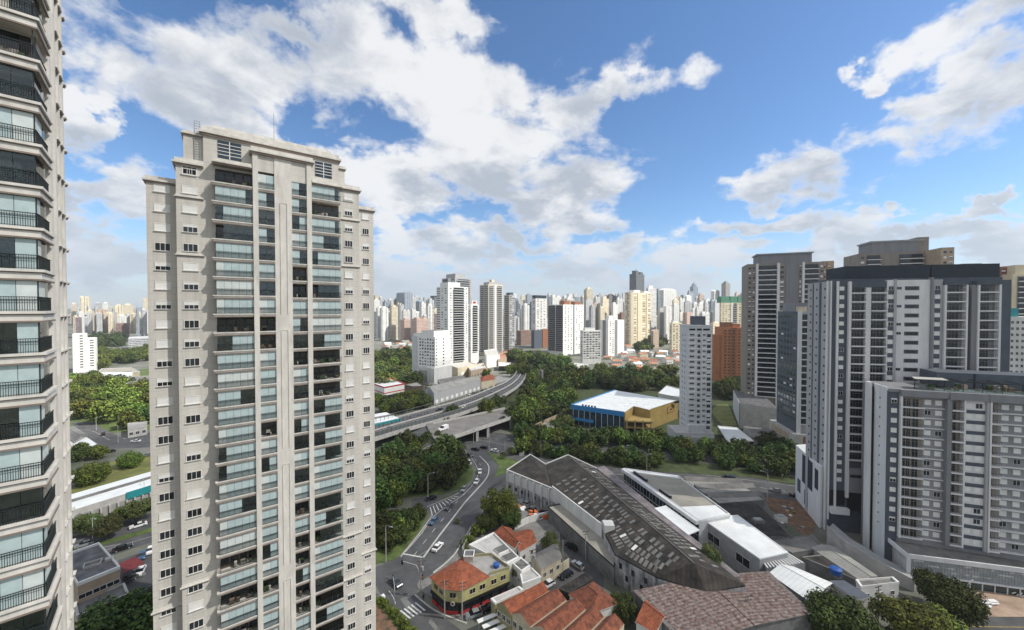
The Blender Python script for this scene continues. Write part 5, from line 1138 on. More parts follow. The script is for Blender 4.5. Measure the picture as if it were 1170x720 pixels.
lowb('house', 'house with a brown-orange hipped tile roof edged in white beside the warehouse yard', 'house', [(675, 700), (706, 689), (678, 665), (651, 679)], 5.4, 'white_wall', 'tile_old', kind='hip', rise=1.8, axis=1, wins=())
lowb('house', 'house with orange tile roof left of the rusty corrugated roof', 'house', [(749, 722), (765, 702), (747, 682), (727, 710)], 5.4, 'white_wall', 'tile_red', kind='gable', rise=1.5, axis=1)
lowb('carport', 'dark corrugated car shelter between the orange roof terrace and the alley', 'carport', [(652, 678), (677, 661), (668, 655), (638, 673)], 3.4, 'roof_dark', 'roof_dark', par=.1, parm='roof_dark')
lowb('outbuilding', 'pale box roof at the left end of the orange roof terrace', 'outbuilding', [(566, 690), (598, 675), (593, 671), (561, 685)], 5.0, 'wall_olive', 'concrete_pale', par=.3, parm='white_paint')
for i, (x, y) in enumerate(((560, 704), (566, 710), (573, 716))):
    t = thing('awning', ['upper', 'middle', 'lowest'][i] + ' of three white sloping car awnings at the left end of the terrace', 'awning', G(x, y, 2.6), R(28), 'white car awnings'); t.location.z = 0
    o = MB(); o.prism([(-3.2, -.6), (3.2, -.6), (3.2, .5), (-3.2, .5)], 2.5, 2.6, 'white_paint'); o.build('sheet', t); o = MB(); o.box(-3.1, -3.02, -.5, -.42, 0, 2.5, 'metal_grey'); o.box(3.02, 3.1, -.5, -.42, 0, 2.5, 'metal_grey'); o.build('post', t)
def wallrun_px(name, label, pts, h, m, cat='wall', th_=.22, z0=0):
    t = MB(); P_ = [G(x, y) for x, y in pts]
    for i in range(len(P_) - 1):
        a, b = P_[i], P_[i + 1]; d = (b - a).normalized(); n_ = Vector((-d.y, d.x, 0)) * th_ / 2; a = a - d * .02 * (i % 2)
        t.prism([(a.x - n_.x, a.y - n_.y), (b.x - n_.x, b.y - n_.y), (b.x + n_.x, b.y + n_.y), (a.x + n_.x, a.y + n_.y)], z0, h - .004 * (i % 2), m)
    return tag(t.build(name), label, cat)
wallrun_px('wall', 'cream yard wall along the alley below the dark grey gabled house', [(618, 670), (650, 648)], 2.6, 'wall_cream')
wallrun_px('wall', 'white wall curving along the car yard behind the orange gabled roof', [(588, 606), (604, 598), (626, 592)], 2.4, 'white_wall')
wallrun_px('wall', 'old stone wall with bushes along the pavement right of the low divider', [(535, 645), (528, 632), (545, 600), (556, 585)], 1.8, 'concrete')
wallrun_px('wall', 'grey perimeter wall behind the roofs along the near avenue carriageway', [(700, 548), (760, 553), (822, 561), (868, 572), (875, 577)], 2.4, 'concrete')
wallrun_px('wall', 'pale gate pier at the hedge beside the zebra crossing', [(436.5, 686), (438.5, 689)], 1.6, 'white_paint', th_=.9)
# ---- yellow and blue store
t = thing('store_building', 'large store with white flat roof, ochre yellow walls and a blue banded glass front', 'store', (0, 0, 0))
S = [G(x, y, 12) for x, y in ((653, 463), (713, 471.5), (724, 464), (743, 468.5), (775, 458), (703, 446))]
mb = MB(); mb.prism([(p.x, p.y) for p in S], 0, 12, 'ochre', top='roof_white'); mb.build('wall', t)
def face_panel(t, a, b, z0, z1, m, pr=.15, name='panel', f0=0., f1=1.):
    d = b - a; o = MB(); l = d.length; o.box(l * f0, l * f1, -pr, -.004, z0, z1, m); return o.build(name, t, T(a.x, a.y, 0, atan2(d.y, d.x)))
face_panel(t, S[0], S[1], 9.6, 12.6, 'blue', .5, 'fascia'); face_panel(t, S[0], S[1], 0, 9.6, 'pane_blue', .2, 'glass_front'); face_panel(t, S[0], S[1], 3.2, 4.4, 'blue', 2.2, 'awning', 0, .45)
face_panel(t, S[5], S[0], 9.6, 12.6, 'blue', .4, 'fascia'); face_panel(t, S[5], S[0], 0, 9.6, 'concrete_dark', .1, 'side_wall')
d = S[1] - S[0]
for i in range(9): o = MB(); l = d.length * (i + .3) / 9; o.box(l, l + .3, -.32, -.2, 0, 9.6, 'pale_blue'); o.build('mullion', t, T(S[0].x, S[0].y, 0, atan2(d.y, d.x)))
face_panel(t, S[3], S[4], 11.9, 12.6, 'ochre', .1, 'parapet'); face_panel(t, S[3], S[4], 5.8, 10.2, 'brick_brown', .16, 'sign_frame', .58, .84); face_panel(t, S[3], S[4], 6.3, 9.7, 'ochre', .20, 'sign_panel', .60, .82); face_panel(t, S[3], S[4], 7.6, 8.5, 'maroon', .22, 'sign_mark', .66, .76)
o = MB(); a = S[1]; b = S[3] + Vector((-2, -7, 0))
o.prism([(S[1].x + .5, S[1].y - .2), (S[3].x - 1, S[3].y - 8), (S[3].x, S[3].y), (S[2].x, S[2].y)], 6.3, 6.8, 'ochre'); o.prism([(S[1].x + .5, S[1].y - .2), (S[3].x - 1, S[3].y - 8), (S[3].x, S[3].y), (S[2].x, S[2].y)], 2.6, 3.2, 'ochre')
for f in (0.05, .35, .65, .95): p = Vector((S[1].x + 1, S[1].y, 0)).lerp(Vector((S[3].x - 1.3, S[3].y - 7.4, 0)), f); o.box(p.x - .3, p.x + .3, p.y, p.y + .6, 0, 7.6, 'wall_cream')
o.build('deck', t)
rr = random.Random(4); o = MB()
for i in range(5):
    for j in range(4):
        p = S[0].lerp(S[5], .2 + .18 * j).lerp(S[3].lerp(S[4], .2 + .18 * j), .12 + .17 * i); o.box(p.x - 2.2, p.x + 2.2, p.y - .8, p.y + .8, 12.001, 12.2, 'shutter_white')
o.build('roof_skylight', t)
o = MB()
for i in range(6): o = MB(); p = S[4].lerp(S[5], .02 + .02 * i); o.box(p.x - 1.5, p.x - .3, p.y - 6 - i, p.y - 5 - i, 12.001, 13.2, 'rail_dark'); o.build('roof_unit', t)
for i in range(5): o = MB(); p = S[0].lerp(S[1], .22 + .06 * i); o.box(p.x, p.x + 1, p.y + 1, p.y + 2, 12.001, 13.1, 'rail_dark'); o.build('roof_unit', t)
lowb('shed', 'white sheet roofed shop shed right of the pale blue-grey apartment block', 'shed', [(832, 506), (861, 504), (842, 489), (820, 487)], 5, 'pane_dark', 'roof_white', par=.3, parm='white_paint', wins=())
lowb('building', 'white flat roofed building behind the ochre end wall of the store', 'building', [(752, 450), (781, 456), (781, 446), (762, 441)], 9, 'white_wall', 'roof_white', par=.6)
lowb('outbuilding', 'tan gatehouse with an ochre wall among trees left of the blue banded store', 'outbuilding', [(617, 492), (632, 494), (634, 484), (622, 482)], 4, 'ochre', 'roof_mid', par=.3)
wallrun_px('wall', 'tan retaining wall climbing behind the ochre gatehouse', [(598, 497), (620, 486), (645, 475)], 3.0, 'tan')
# ---- behind the elevated highway
t = lowb('store_building', 'white two storey store with red roof edges beyond the highway, left', 'store', [(439, 443.5), (463, 439), (447, 433), (420, 437)], 9, 'white_paint', 'roof_white', par=.9, parm='red')
O = t.location; A, B, D_ = G(439, 443.5, 9) - O, G(463, 439, 9) - O, G(420, 437, 9) - O
for a, b in ((A, B), (D_, A)): a.z = b.z = 0; face_panel(t, a, b, 4.2, 4.9, 'red', .15, 'red_band'); face_panel(t, a, b, .3, 2.6, 'pane_dark', .1, 'glass_front', .1, .9)
lowb('commercial_building', 'dark brown cube building right of the white store with red edges', 'commercial building', [(471, 442), (484, 441.5), (477, 437), (462, 440)], 10, 'interior_warm', 'roof_mid', par=.5, wins=((0, 3, 2, 3.2, 4.5, 'dark'),))
lowb('warehouse', 'long pale grey warehouse with a curved sheet roof beyond the elevated highway', 'warehouse', [(496, 449), (549, 434), (541, 430), (487, 442)], 9.5, 'grey_light', 'roof_mid', kind='gable', rise=2.2, axis=0, wins=((0, 10, 1.0, 3.0, 2.5, 'shut'),))
lowb('warehouse', 'blue-grey flat roofed warehouse between the dark brown cube and the long pale grey one', 'warehouse', [(486, 446), (496, 449), (505, 440), (492, 438)], 7, 'pale_blue', 'roof_grey', par=.4)
lowb('shed', 'dark roofed shed under the foot of the white balcony tower', 'shed', [(505, 441), (535, 434), (528, 429), (500, 434)], 7, 'concrete', 'roof_grey', par=.3)
lowb('commercial_building', 'cream box building with a yellow mural at the foot of the white balcony tower', 'commercial building', [(523, 421), (544, 416.5), (536, 414), (514, 418)], 11, 'wall_cream', 'concrete_pale', par=.6, wins=((0, 2, 2, 5, 4, 'shut'),))
lowb('house', 'house with a bright orange tile roof beside the curve of the highway', 'house', [(550, 436), (566, 433), (563, 428), (549, 431)], 7, 'wall_cream', 'tile_red', kind='hip', rise=2.5, axis=0)
lowb('shop_building', 'salmon and white shop row behind the orange tile roof by the curve', 'shop building', [(538, 425), (557, 420), (553, 415), (534, 419)], 9, 'tan', 'concrete_pale', par=.8, wins=((0, 6, 3, 2.2, 2, 'dark'),))
lowb('building', 'white blank walled building at the foot of the tower with cream bands', 'building', [(556, 408), (571, 406), (568, 399), (553, 401)], 14, 'white_paint', 'concrete_pale', par=.8)
lowb('building', 'pinkish low building right of the white blank walled one', 'building', [(569, 411), (579, 409), (577, 403), (567, 404)], 9, 'tan', 'tile_far', par=.5)
lowb('petrol_station', 'petrol station with a flat white canopy at the far curve of the highway', 'petrol station', [(570, 418.5), (584, 418.5), (583, 415), (570, 414.5)], 6, 'pane_dark', 'roof_white', par=.7, parm='white_paint')
lowb('building', 'white canopy building among trees right of the highway curve', 'building', [(614, 424), (633, 425), (633, 420.5), (615, 420)], 7, 'grey_mid', 'roof_white', par=.6, parm='white_paint')
lowb('building', 'long low white roof among the trees above the blue banded store', 'building', [(633, 429), (653, 428), (652, 424), (634, 424.5)], 5, 'grey_mid', 'roof_white', par=.4, parm='white_paint')
t = thing('pillar', 'tall twin concrete slabs standing among trees right of the highway curve', 'pillar', G(618, 440)); o = MB(); o.box(-2, 0, 0, 2, 0, 14, 'concrete_dark'); o.box(.8, 2.4, 0, 2, 0, 14, 'concrete_pale'); o.build('slab', t)
lowb('building', 'white podium with arcade below the white tower with the dark flank', 'building', [(649, 421), (668, 424), (672, 416), (650, 414)], 7, 'white_wall', 'concrete_pale', par=.6, wins=((0, 5, 1, 3, 3, 'dark'),))
# ---- terminals with teal edge
def terminal(label, q, z, teal=(0, 1), col=8):
    t = lowb('terminal_building', label, 'terminal building', q, z, 'concrete_pale', 'roof_white', par=0, group=None)
    A, B, C_, D_ = [G(x, y, z) - t.location for x, y in q]
    for p in (A, B, C_, D_): p.z = 0
    face_panel(t, A, B, z - 2.2, z + .35, 'teal', .5, 'fascia', *teal); face_panel(t, A, B, .6, z - 2.3, 'concrete', .06, 'lower_wall')
    o = MB(); d = B - A; l = d.length
    for i in range(col + 1): x = l * i / col; o.box(x - .25, x + .25, -.7, -.07, 0, z - 2.2, 'concrete_pale')
    o.build('column', t, T(A.x, A.y, 0, atan2(d.y, d.x)))
    o = MB(); a = A.lerp(D_, .48); b = B.lerp(C_, .48); a2 = A.lerp(D_, .60); b2 = B.lerp(C_, .60); o.prism([(p.x, p.y) for p in (a, b, b2, a2)], z + .002, z + .4, 'roof_grey'); o.build('roof_vent', t)
    return t
terminal('white roofed terminal with a teal edge seen just right of the tall stone apartment tower', [(424, 485.5), (457.5, 478.5), (441, 471), (405, 477)], 8, (0, 1), 5)
terminal('long white roofed terminal with a part teal edge between the two beige towers', [(60, 590), (196, 548), (196, 532), (60, 571)], 6.5, (.57, 1), 14)
# ---- far-left low things
t = lowb('house', 'tan flat roofed building with white parapets and roof hatches, lower left between the towers', 'house', [(89, 669), (137, 649.5), (113, 622), (70, 637)], 9.5, 'tan', 'roof_flat', par=.6, parm='white_paint', wins=((0, 3, 6.0, 2.2, 1.0, 'dark'), (1, 2, 6.2, 1.2, 1.0, 'dark')))
p = G(106, 645, 9.6) - t.location; o = MB()
for a in ((-1.6, -1.4, -1.2, 1.2), (1.4, 1.6, -1.2, 1.2), (-1.4, 1.4, -1.2, -1), (-1.4, 1.4, 1, 1.2), (2.2, 3.8, -.6, .6)): o.box(*a, 9.5, 10.1, 'concrete_pale')
o.build('roof_hatch', t, T(p.x, p.y, 0, R(40)))
lowb('outbuilding', 'lower pale annex with dark strip roofs in front of the tan flat roofed building', 'outbuilding', [(88, 706), (147, 680), (142, 668), (85, 690)], 5, 'wall_cream', 'concrete_dark', par=.5, parm='concrete_pale', wins=((0, 4, 1.5, 1.5, 1.2, 'dark'),))
lowb('canopy', 'dark red slatted awning over the car park right of the tan building', 'canopy', [(141, 656), (165, 643), (155, 635.5), (136, 644)], 3.2, 'maroon', 'maroon', par=0, zb=3.05)
lowb('house', 'house with a bright white sheet roof behind the bushes, left', 'house', [(97, 515), (112, 507.5), (99, 499), (74, 505)], 3.2, 'concrete_dark', 'roof_white', par=.2)
lowb('house', 'brown roofed shed by the side street, left', 'house', [(85, 505), (100, 497), (84, 487), (66, 492)], 4, 'concrete', 'roof_grey', kind='gable', rise=1, axis=1)
lowb('warehouse', 'grey corrugated roof warehouse among the park trees, far left', 'warehouse', [(149, 440), (200, 438), (196, 429), (126, 431)], 9, 'white_paint', 'roof_grey', par=.2)
lowb('warehouse', 'warehouse with pale blue roof among the park trees, far left', 'warehouse', [(118, 432), (150, 429), (152, 424), (116, 425.5)], 9, 'white_wall', 'pale_blue', par=.2)
lowb('warehouse', 'low white and brown roofed hall behind the pale blue roof, far left', 'warehouse', [(112, 426), (160, 425), (150, 420.5), (116, 421.5)], 9, 'wall_cream', 'roof_beige', par=.4, parm='white_paint')
lowb('house', 'small grey house half hidden by trees beside the side street', 'house', [(146, 491), (168, 487), (168, 482), (146, 484)], 5, 'concrete_pale', 'concrete', par=.3, wins=((0, 3, 1.5, 1.5, 1.5, 'dark'),))

# ------------------------------------------------------------------ bridges
t = thing('road_bridge', 'concrete road bridge carrying a white van over the avenue, in front of the elevated highway', 'road bridge', (0, 0, 0))
n0, n1, f0, f1 = G(505, 504, 7), G(584, 477.5, 7), G(494, 485, 7), G(589, 464.5, 7)
mb = MB(); mb.prism([(p.x, p.y) for p in (n0, n1, f1, f0)], 5.8, 7.0, 'concrete_pale', top='deck_road'); mb.build('deck', t)
o = MB()
for a, b in ((n0, n1), (f0, f1)):
    d = (b - a).normalized(); n_ = Vector((-d.y, d.x, 0)) * .15; o.prism([(a.x - n_.x, a.y - n_.y), (b.x - n_.x, b.y - n_.y), (b.x + n_.x, b.y + n_.y), (a.x + n_.x, a.y + n_.y)], 6.0, 7.95, 'concrete_pale')
o.build('parapet', t)
for f in (.46, .62, .99):
    a = n0.lerp(n1, f); b = f0.lerp(f1, f); o = MB(); o.prism([(a.x - .6, a.y + .3), (a.x + .8, a.y + 1.2), (b.x + .8, b.y - .6), (b.x - .6, b.y - 1.2)], 0, 5.79, 'concrete'); o.build('pier', t)
o = MB(); o.prism([(n0.x - 3, n0.y - 2.5), (n0.x + .3, n0.y + .2), (f0.x + .3, f0.y + .2), (f0.x - 3, f0.y - 2.5)], 0, 8, 'concrete_pale', top='deck_road'); o.build('abutment', t)
l1, l2 = G(425, 535, 3), G(425, 512, 3)
mb = MB(); mb.prism([(n0.x - 3, n0.y - 2.5, 7), (f0.x - 3, f0.y - 2.5, 7), (l2.x, l2.y, 1.5), (l1.x, l1.y, 1.5)], 0, None, 'concrete', top='asphalt'); mb.build('approach_ramp', t)
mb = MB(); e1 = n1 + Vector((25, 33, 0)); e2 = f1 + Vector((25, 33, 0)); mb.prism([(n1.x + .2, n1.y + .2, 7), (e1.x, e1.y, 3), (e2.x, e2.y, 3), (f1.x + .2, f1.y + .2, 7)], 0, None, 'concrete', top='deck_road'); mb.build('approach_ramp', t)
t = thing('elevated_highway', 'elevated multi lane highway with panelled noise barriers sweeping across the middle distance', 'highway', (0, 0, 0))
near = spline([G(x, y, 7) for x, y in ((410, 507), (457, 492.5), (500, 480.5), (530, 471.5), (555, 462), (577, 451), (592, 441), (600, 431), (601, 424))], 5)
far_ = spline([G(x, y, 7) for x, y in ((405, 491), (448, 479), (485, 469), (515, 461), (540, 453), (562, 444), (578, 437), (587, 430), (591, 424))], 5)
mb = MB(); k = len(near)
for i in range(k - 1):
    mb.prism([(p.x, p.y) for p in (near[i], near[i + 1], far_[i + 1], far_[i])], 5.9, 7.0, 'concrete', top='asphalt')
mb.build('deck', t)
o = MB()
for path, s in ((near, 1), (far_, -1)):
    o = MB()
    for i in range(k - 1):
        a, b = path[i], path[i + 1]; d = (b - a).normalized(); n_ = Vector((-d.y, d.x, 0)) * .14; o.prism([(a.x - n_.x, a.y - n_.y), (b.x - n_.x, b.y - n_.y), (b.x + n_.x, b.y + n_.y), (a.x + n_.x, a.y + n_.y)], 5.6, 7.95, 'concrete_pale')
    o.build('parapet', t)
mid = [a.lerp(b, .5) for a, b in zip(near, far_)]
o = MB(); strip(o, mid, .5, 7.8, 'concrete_pale', th=.78); o.build('median_barrier', t)
o = MB()
for path in (near, far_, mid):
    for i in range(0, 22):
        if i >= k - 1: break
        a, b = path[i], path[i + 1]; n_s = max(1, int((b - a).length / 2.4))
        for j in range(n_s):
            p = a.lerp(b, j / n_s); o.box(p.x - .09, p.x + .09, p.y - .09, p.y + .09, 7.9, 10.4, 'rail_dark')
        if path is near:
            d = (b - a).normalized(); n_ = Vector((-d.y, d.x, 0)) * .03; o.prism([(a.x - n_.x, a.y - n_.y), (b.x - n_.x, b.y - n_.y), (b.x + n_.x, b.y + n_.y), (a.x + n_.x, a.y + n_.y)], 7.96, 10.3, 'barrier_glass')
        o.tube([a + Vector((0, 0, 3.4)), b + Vector((0, 0, 3.4))], .07, 'metal_grey', 4)
o.build('noise_barrier', t)
o = MB()
for f in range(2, k - 1, 4):
    a, b = near[f], far_[f]; p = a.lerp(b, .12); q = a.lerp(b, .88)
    for z in (p, q): o.box(z.x - .8, z.x + .8, z.y - .8, z.y + .8, 0, 5.9, 'concrete')
o.build('pier', t)
o = MB(); dashes(o, [a.lerp(b, .25) for a, b in zip(near, far_)], .16, 7.012, 'paint_white'); dashes(o, [a.lerp(b, .75) for a, b in zip(near, far_)], .16, 7.012, 'paint_white'); o.build('lane_markings', t)
poly_px('parking_strip', [(515, 455), (588, 432), (586, 425), (510, 447)], 0.04, 'concrete')
# ------------------------------------------------------------------ mid-distance towers, modelled
ST = ['dark', 'dark', 'dark', 'half', 'shut']
# L white building centre-left
L_t, wx, dy, H = gtower('apartment_building', 'white apartment building with a shaded window grid and one bright blank flank, left of centre', 'apartment building', 497, 372, 58, 471, 515, ZAT(497, 385, 372), 'white_paint',
    [('win', .45, .60, dict(f=.6, st=['dark'])), ('win', .05, .12, dict(f=.8, st=['dark']))], [('panel', .0, .22, dict(m='pale_blue', d=.6)), ('win', .30, .97, dict(n=6, f=.55, h=1.7, s=.6, st=['dark', 'dark', 'half'], fr='grey_white')), ('band', 0, .22, dict(m='pane_blue', h=1.6, s=.7))], h=3.1, z0f=10)
roofbox(L_t, .5, wx - .5, 2, dy * .6, H, H + 5.5, 'white_paint'); roofbox(L_t, .3, wx, dy * .55, dy * .95, H, H + 2.5, 'white_paint', 'parapet_block')
o = MB(); o.box(-3, wx, -1.5, dy * .7, 0, 17, 'white_wall'); o.box(-3.06, -3.0, dy * .25, dy * .6, 2, 14, 'concrete'); o.build('podium', L_t)
M0, wx, dy, H = gtower('apartment_tower', 'tallest greenish-grey tower with stacked balconies behind the white balcony tower, left of centre', 'apartment tower', 520, 560, 42, 505, 539, ZAT(520, 317, 560), 'grey_light', [('balc', .1, .9, dict(sl='grey_white', wl='grey_light', p='grey_slate'))], [('balc', .1, .45, dict(sl='grey_light', wl='grey_slate')), ('panel', .5, .7, dict(m='white_paint', d=.5)), ('win', .75, .95)], h=3.1, z0f=40)
roofbox(M0, wx * .1, wx * .7, dy * .1, dy * .8, H, H + 6, 'grey_light')
M1, wx, dy, H = gtower('apartment_tower', 'tall bright white tower with dark stacked balconies on its right half, left of centre', 'apartment tower', 512, 480, 40, 499, 535, ZAT(512, 327, 480), 'white_paint', [('win', .06, .2, dict(f=.5)), ('balc', .26, .78, dict(sl='white_paint', wl='grey_slate', d=1.6, p='pane_dark')), ('win', .85, .97, dict(f=.5))], [('win', .05, .95, dict(n=3, f=.5)), ('band', .0, .3, dict(m='pane_blue'))], h=3.0, z0f=6)
roofbox(M1, wx * .0 + .3, wx * .6, dy * .0 + .3, dy * .7, H, H + 5, 'white_paint')
M2, wx, dy, H = gtower('apartment_tower', 'slim white tower with a red rooftop sign right of the white balcony tower', 'apartment tower', 538, 500, 40, 534, 547, ZAT(540, 348, 500), 'white_paint', [('balc', .25, .85, dict(sl='white_paint', wl='grey_slate', d=1.4))], [('win', .2, .8)], h=3.0, z0f=16)
roofbox(M2, wx * .2, wx * .8, 1, dy * .7, H, H + 5, 'white_paint'); face = MB(); face.box(wx * .3, wx * .7, .9, .99, H + 1.2, H + 4, 'red'); face.build('roof_sign', M2)
Nt, wx, dy, H = gtower('apartment_tower', 'tall cream banded tower between the white balcony tower and the beige slab', 'apartment tower', 558, 600, 40, 548, 574.5, ZAT(560, 325, 600), 'cream', [('balc', .05, .35, dict(sl='white_paint', wl='grey_light', p='grey_mid')), ('panel', .4, .52, dict(m='white_paint', d=.8)), ('balc', .58, .95, dict(sl='white_paint', wl='grey_light', p='grey_mid'))], [('balc', .1, .5, dict(sl='white_paint', wl='grey_light', p='grey_mid')), ('panel', .55, .7, dict(m='grey_mid', d=.2)), ('balc', .72, .98, dict(sl='white_paint', wl='grey_light', p='grey_mid'))], h=3.1, z0f=4, cap=100)
roofbox(Nt, wx * .1, wx * .8, 2, dy * .7, H, H + 4, 'grey_light'); roofbox(Nt, wx * .3, wx * .5, 3, dy * .4, H + 4, H + 8, 'cream')
Ot, wx, dy, H = gtower('apartment_tower', 'beige-grey slab with rows of windows just right of the cream banded tower', 'apartment tower', 582, 640, 30, 576, 588, ZAT(582, 337, 640), 'grey_light', [('win', .05, .95, dict(n=2))], [('balc', .1, .9, dict(sl='white_wall', wl='grey_light', p='grey_slate'))], h=3.1)
roofbox(Ot, 1, wx * .8, 1, dy * .7, H, H + 4, 'grey_slate')
Pt, wx, dy, H = gtower('apartment_tower', 'white tower with a dark crown, centre of the skyline', 'apartment tower', 612, 720, 40, 608, 624.5, ZAT(615, 341, 720), 'white_wall', [('win', .06, .94, dict(n=3, f=.4))], [('win', .1, .9)], h=3.1, z0f=20)
roofbox(Pt, 0.2, wx - .2, 0.2, dy - .2, H, H + 6, 'grey_navy')
o = MB(); o.box(-12, wx + 3, -9, -1, 0, 34, 'grey_slate'); o.box(wx * .3, wx + 4, -10, -9, 0, 36, 'brick_brown'); o.build('lower_block', Pt)
Qt, wx, dy, H = gtower('apartment_tower', 'broad white tower with a dark balcony flank on its left, centre', 'apartment tower', 643.5, 600, 48, 626, 667, ZAT(645, 348, 600), 'white_paint', [('win', .03, .45, dict(n=3, f=.4)), ('panel', .47, .53, dict(m='grey_slate', d=.02)), ('win', .56, .97, dict(n=3, f=.4))], [('balc', .03, .47, dict(sl='grey_light', wl='grey_navy', d=2)), ('balc', .53, .97, dict(sl='grey_light', wl='grey_navy', d=2))], h=3.0, z0f=6)
roofbox(Qt, wx * .1, wx * .35, 2, 10, H, H + 6, 'brick_brown'); roofbox(Qt, wx * .6, wx * .9, 2, 10, H, H + 5, 'brick_brown')
Ut, wx, dy, H = gtower('apartment_building', 'lower white building with a grid of dark windows in front of the broad white tower', 'apartment building', 666, 512, 12, 663, 687, ZAT(670, 378, 512), 'white_wall', [('win', .02, .98, dict(n=6, f=.68, h=1.6, st=['dark', 'dark', 'half'])), ('band', 0, 1, dict(m='white_paint', h=.3, s=-.1))], [('win', .1, .9)], h=3.1)
roofbox(Ut, wx * .15, wx * .7, 2, 8, H, H + 4, 'white_paint')
Vt, wx, dy, H = gtower('apartment_building', 'pair of bright white slabs with a grey recess, left of the cream striped tower', 'apartment building', 695, 590, 40, 686, 713, ZAT(700, 366, 590), 'white_paint', [('win', .05, .38, dict(n=2, f=.5)), ('panel', .4, .56, dict(m='grey_mid', d=.05)), ('panel', .56, 1, dict(m='white_paint', d=.4))], [('panel', .3, .7, dict(m='grey_mid', d=.05))], h=3.0)
roofbox(Vt, wx * .1, wx * .35, 2, 8, H, H + 7, 'white_paint')
Wt, wx, dy, H = gtower('apartment_tower', 'cream tower with vertical yellow-cream stripes in the middle of the skyline', 'apartment tower', 720, 740, 44, 713.5, 744, ZAT(725, 334, 740), 'cream', [('panel', .02, .14, dict(m='wall_cream', d=.9)), ('win', .15, .30, dict(n=1, f=.7)), ('panel', .32, .52, dict(m='cream', d=1.2)), ('win', .55, .72, dict(n=1, f=.8)), ('panel', .74, .80, dict(m='cream', d=1.2)), ('win', .82, .98, dict(n=1, f=.7))], [('win', .1, .9, dict(n=2, f=.5)), ('panel', .45, .55, dict(m='grey_mid', d=.3))], h=3.1, cap=90)
roofbox(Wt, wx * .2, wx * .5, 2, 12, H, H + 5, 'white_paint'); roofbox(Wt, wx * .7, wx * .95, 2, 9, H, H + 4, 'white_paint')
Yt, wx, dy, H = gtower('apartment_building', 'cream-white block with three columns of windows left of the pale blue-grey block', 'apartment building', 768, 640, 16, 765, 779.5, ZAT(770, 369, 640), 'cream', [('win', .04, .96, dict(n=3, f=.55))], [('win', .1, .9)], h=3.0)
roofbox(Yt, wx * .2, wx * .7, 2, 8, H, H + 4, 'white_paint')
Zt, wx, dy, H = gtower('apartment_tower', 'cream tower with a green mansard top behind the orange-brown brick block', 'apartment tower', 824, 660, 10, 822, 853, ZAT(830, 346, 660), 'cream', [('win', .03, .25, dict(n=2, f=.4)), ('panel', .38, .44, dict(m='white_paint', d=.7)), ('balc', .48, .62, dict(sl='white_paint', wl='grey_mid')), ('win', .66, .97, dict(n=2, f=.5)), ('win', .28, .36)], [('win', .1, .9)], h=3.1, topgap=.6)
o = MB()
for a, b in ((.0, .36), (.36, .66), (.66, 1)):
    x0, x1 = wx * a, wx * b - .5; i = len(o.v); o.v += [(x0, 0, H), (x1, 0, H), (x1, 12, H), (x0, 12, H), (x0 + 1.2, 1.5, H + 11), (x1 - 1.2, 1.5, H + 11), (x1 - 1.2, 10, H + 11), (x0 + 1.2, 10, H + 11)]; kq = o.mi('green_roof')
    for f in ((0, 1, 5, 4), (1, 2, 6, 5), (2, 3, 7, 6), (3, 0, 4, 7), (4, 5, 6, 7)): o.f.append(tuple(i + j for j in f)); o.m.append(kq)
o.build('mansard_roof', Zt)
At, wx, dy, H = gtower('apartment_building', 'bright white apartment block with shadowed balcony slots beyond the park trees, far left', 'apartment building', 82, 440, 40, 76, 96.5, ZAT(90, 381.5, 440), 'white_paint', [('win', .55, .85, dict(n=1, f=.8, h=1.2, st=['dark']))], [], h=3.0, D=14)
At2, wx, dy, H = gtower('apartment_building', 'lower right wing of the bright white block with shadowed slots, far left', 'apartment building', 96.6, 452, 40, 94, 108, ZAT(100, 386.5, 452), 'white_paint', [('win', .4, .9, dict(n=1, f=.8, h=1.2, st=['dark']))], [], h=3.0, D=14)

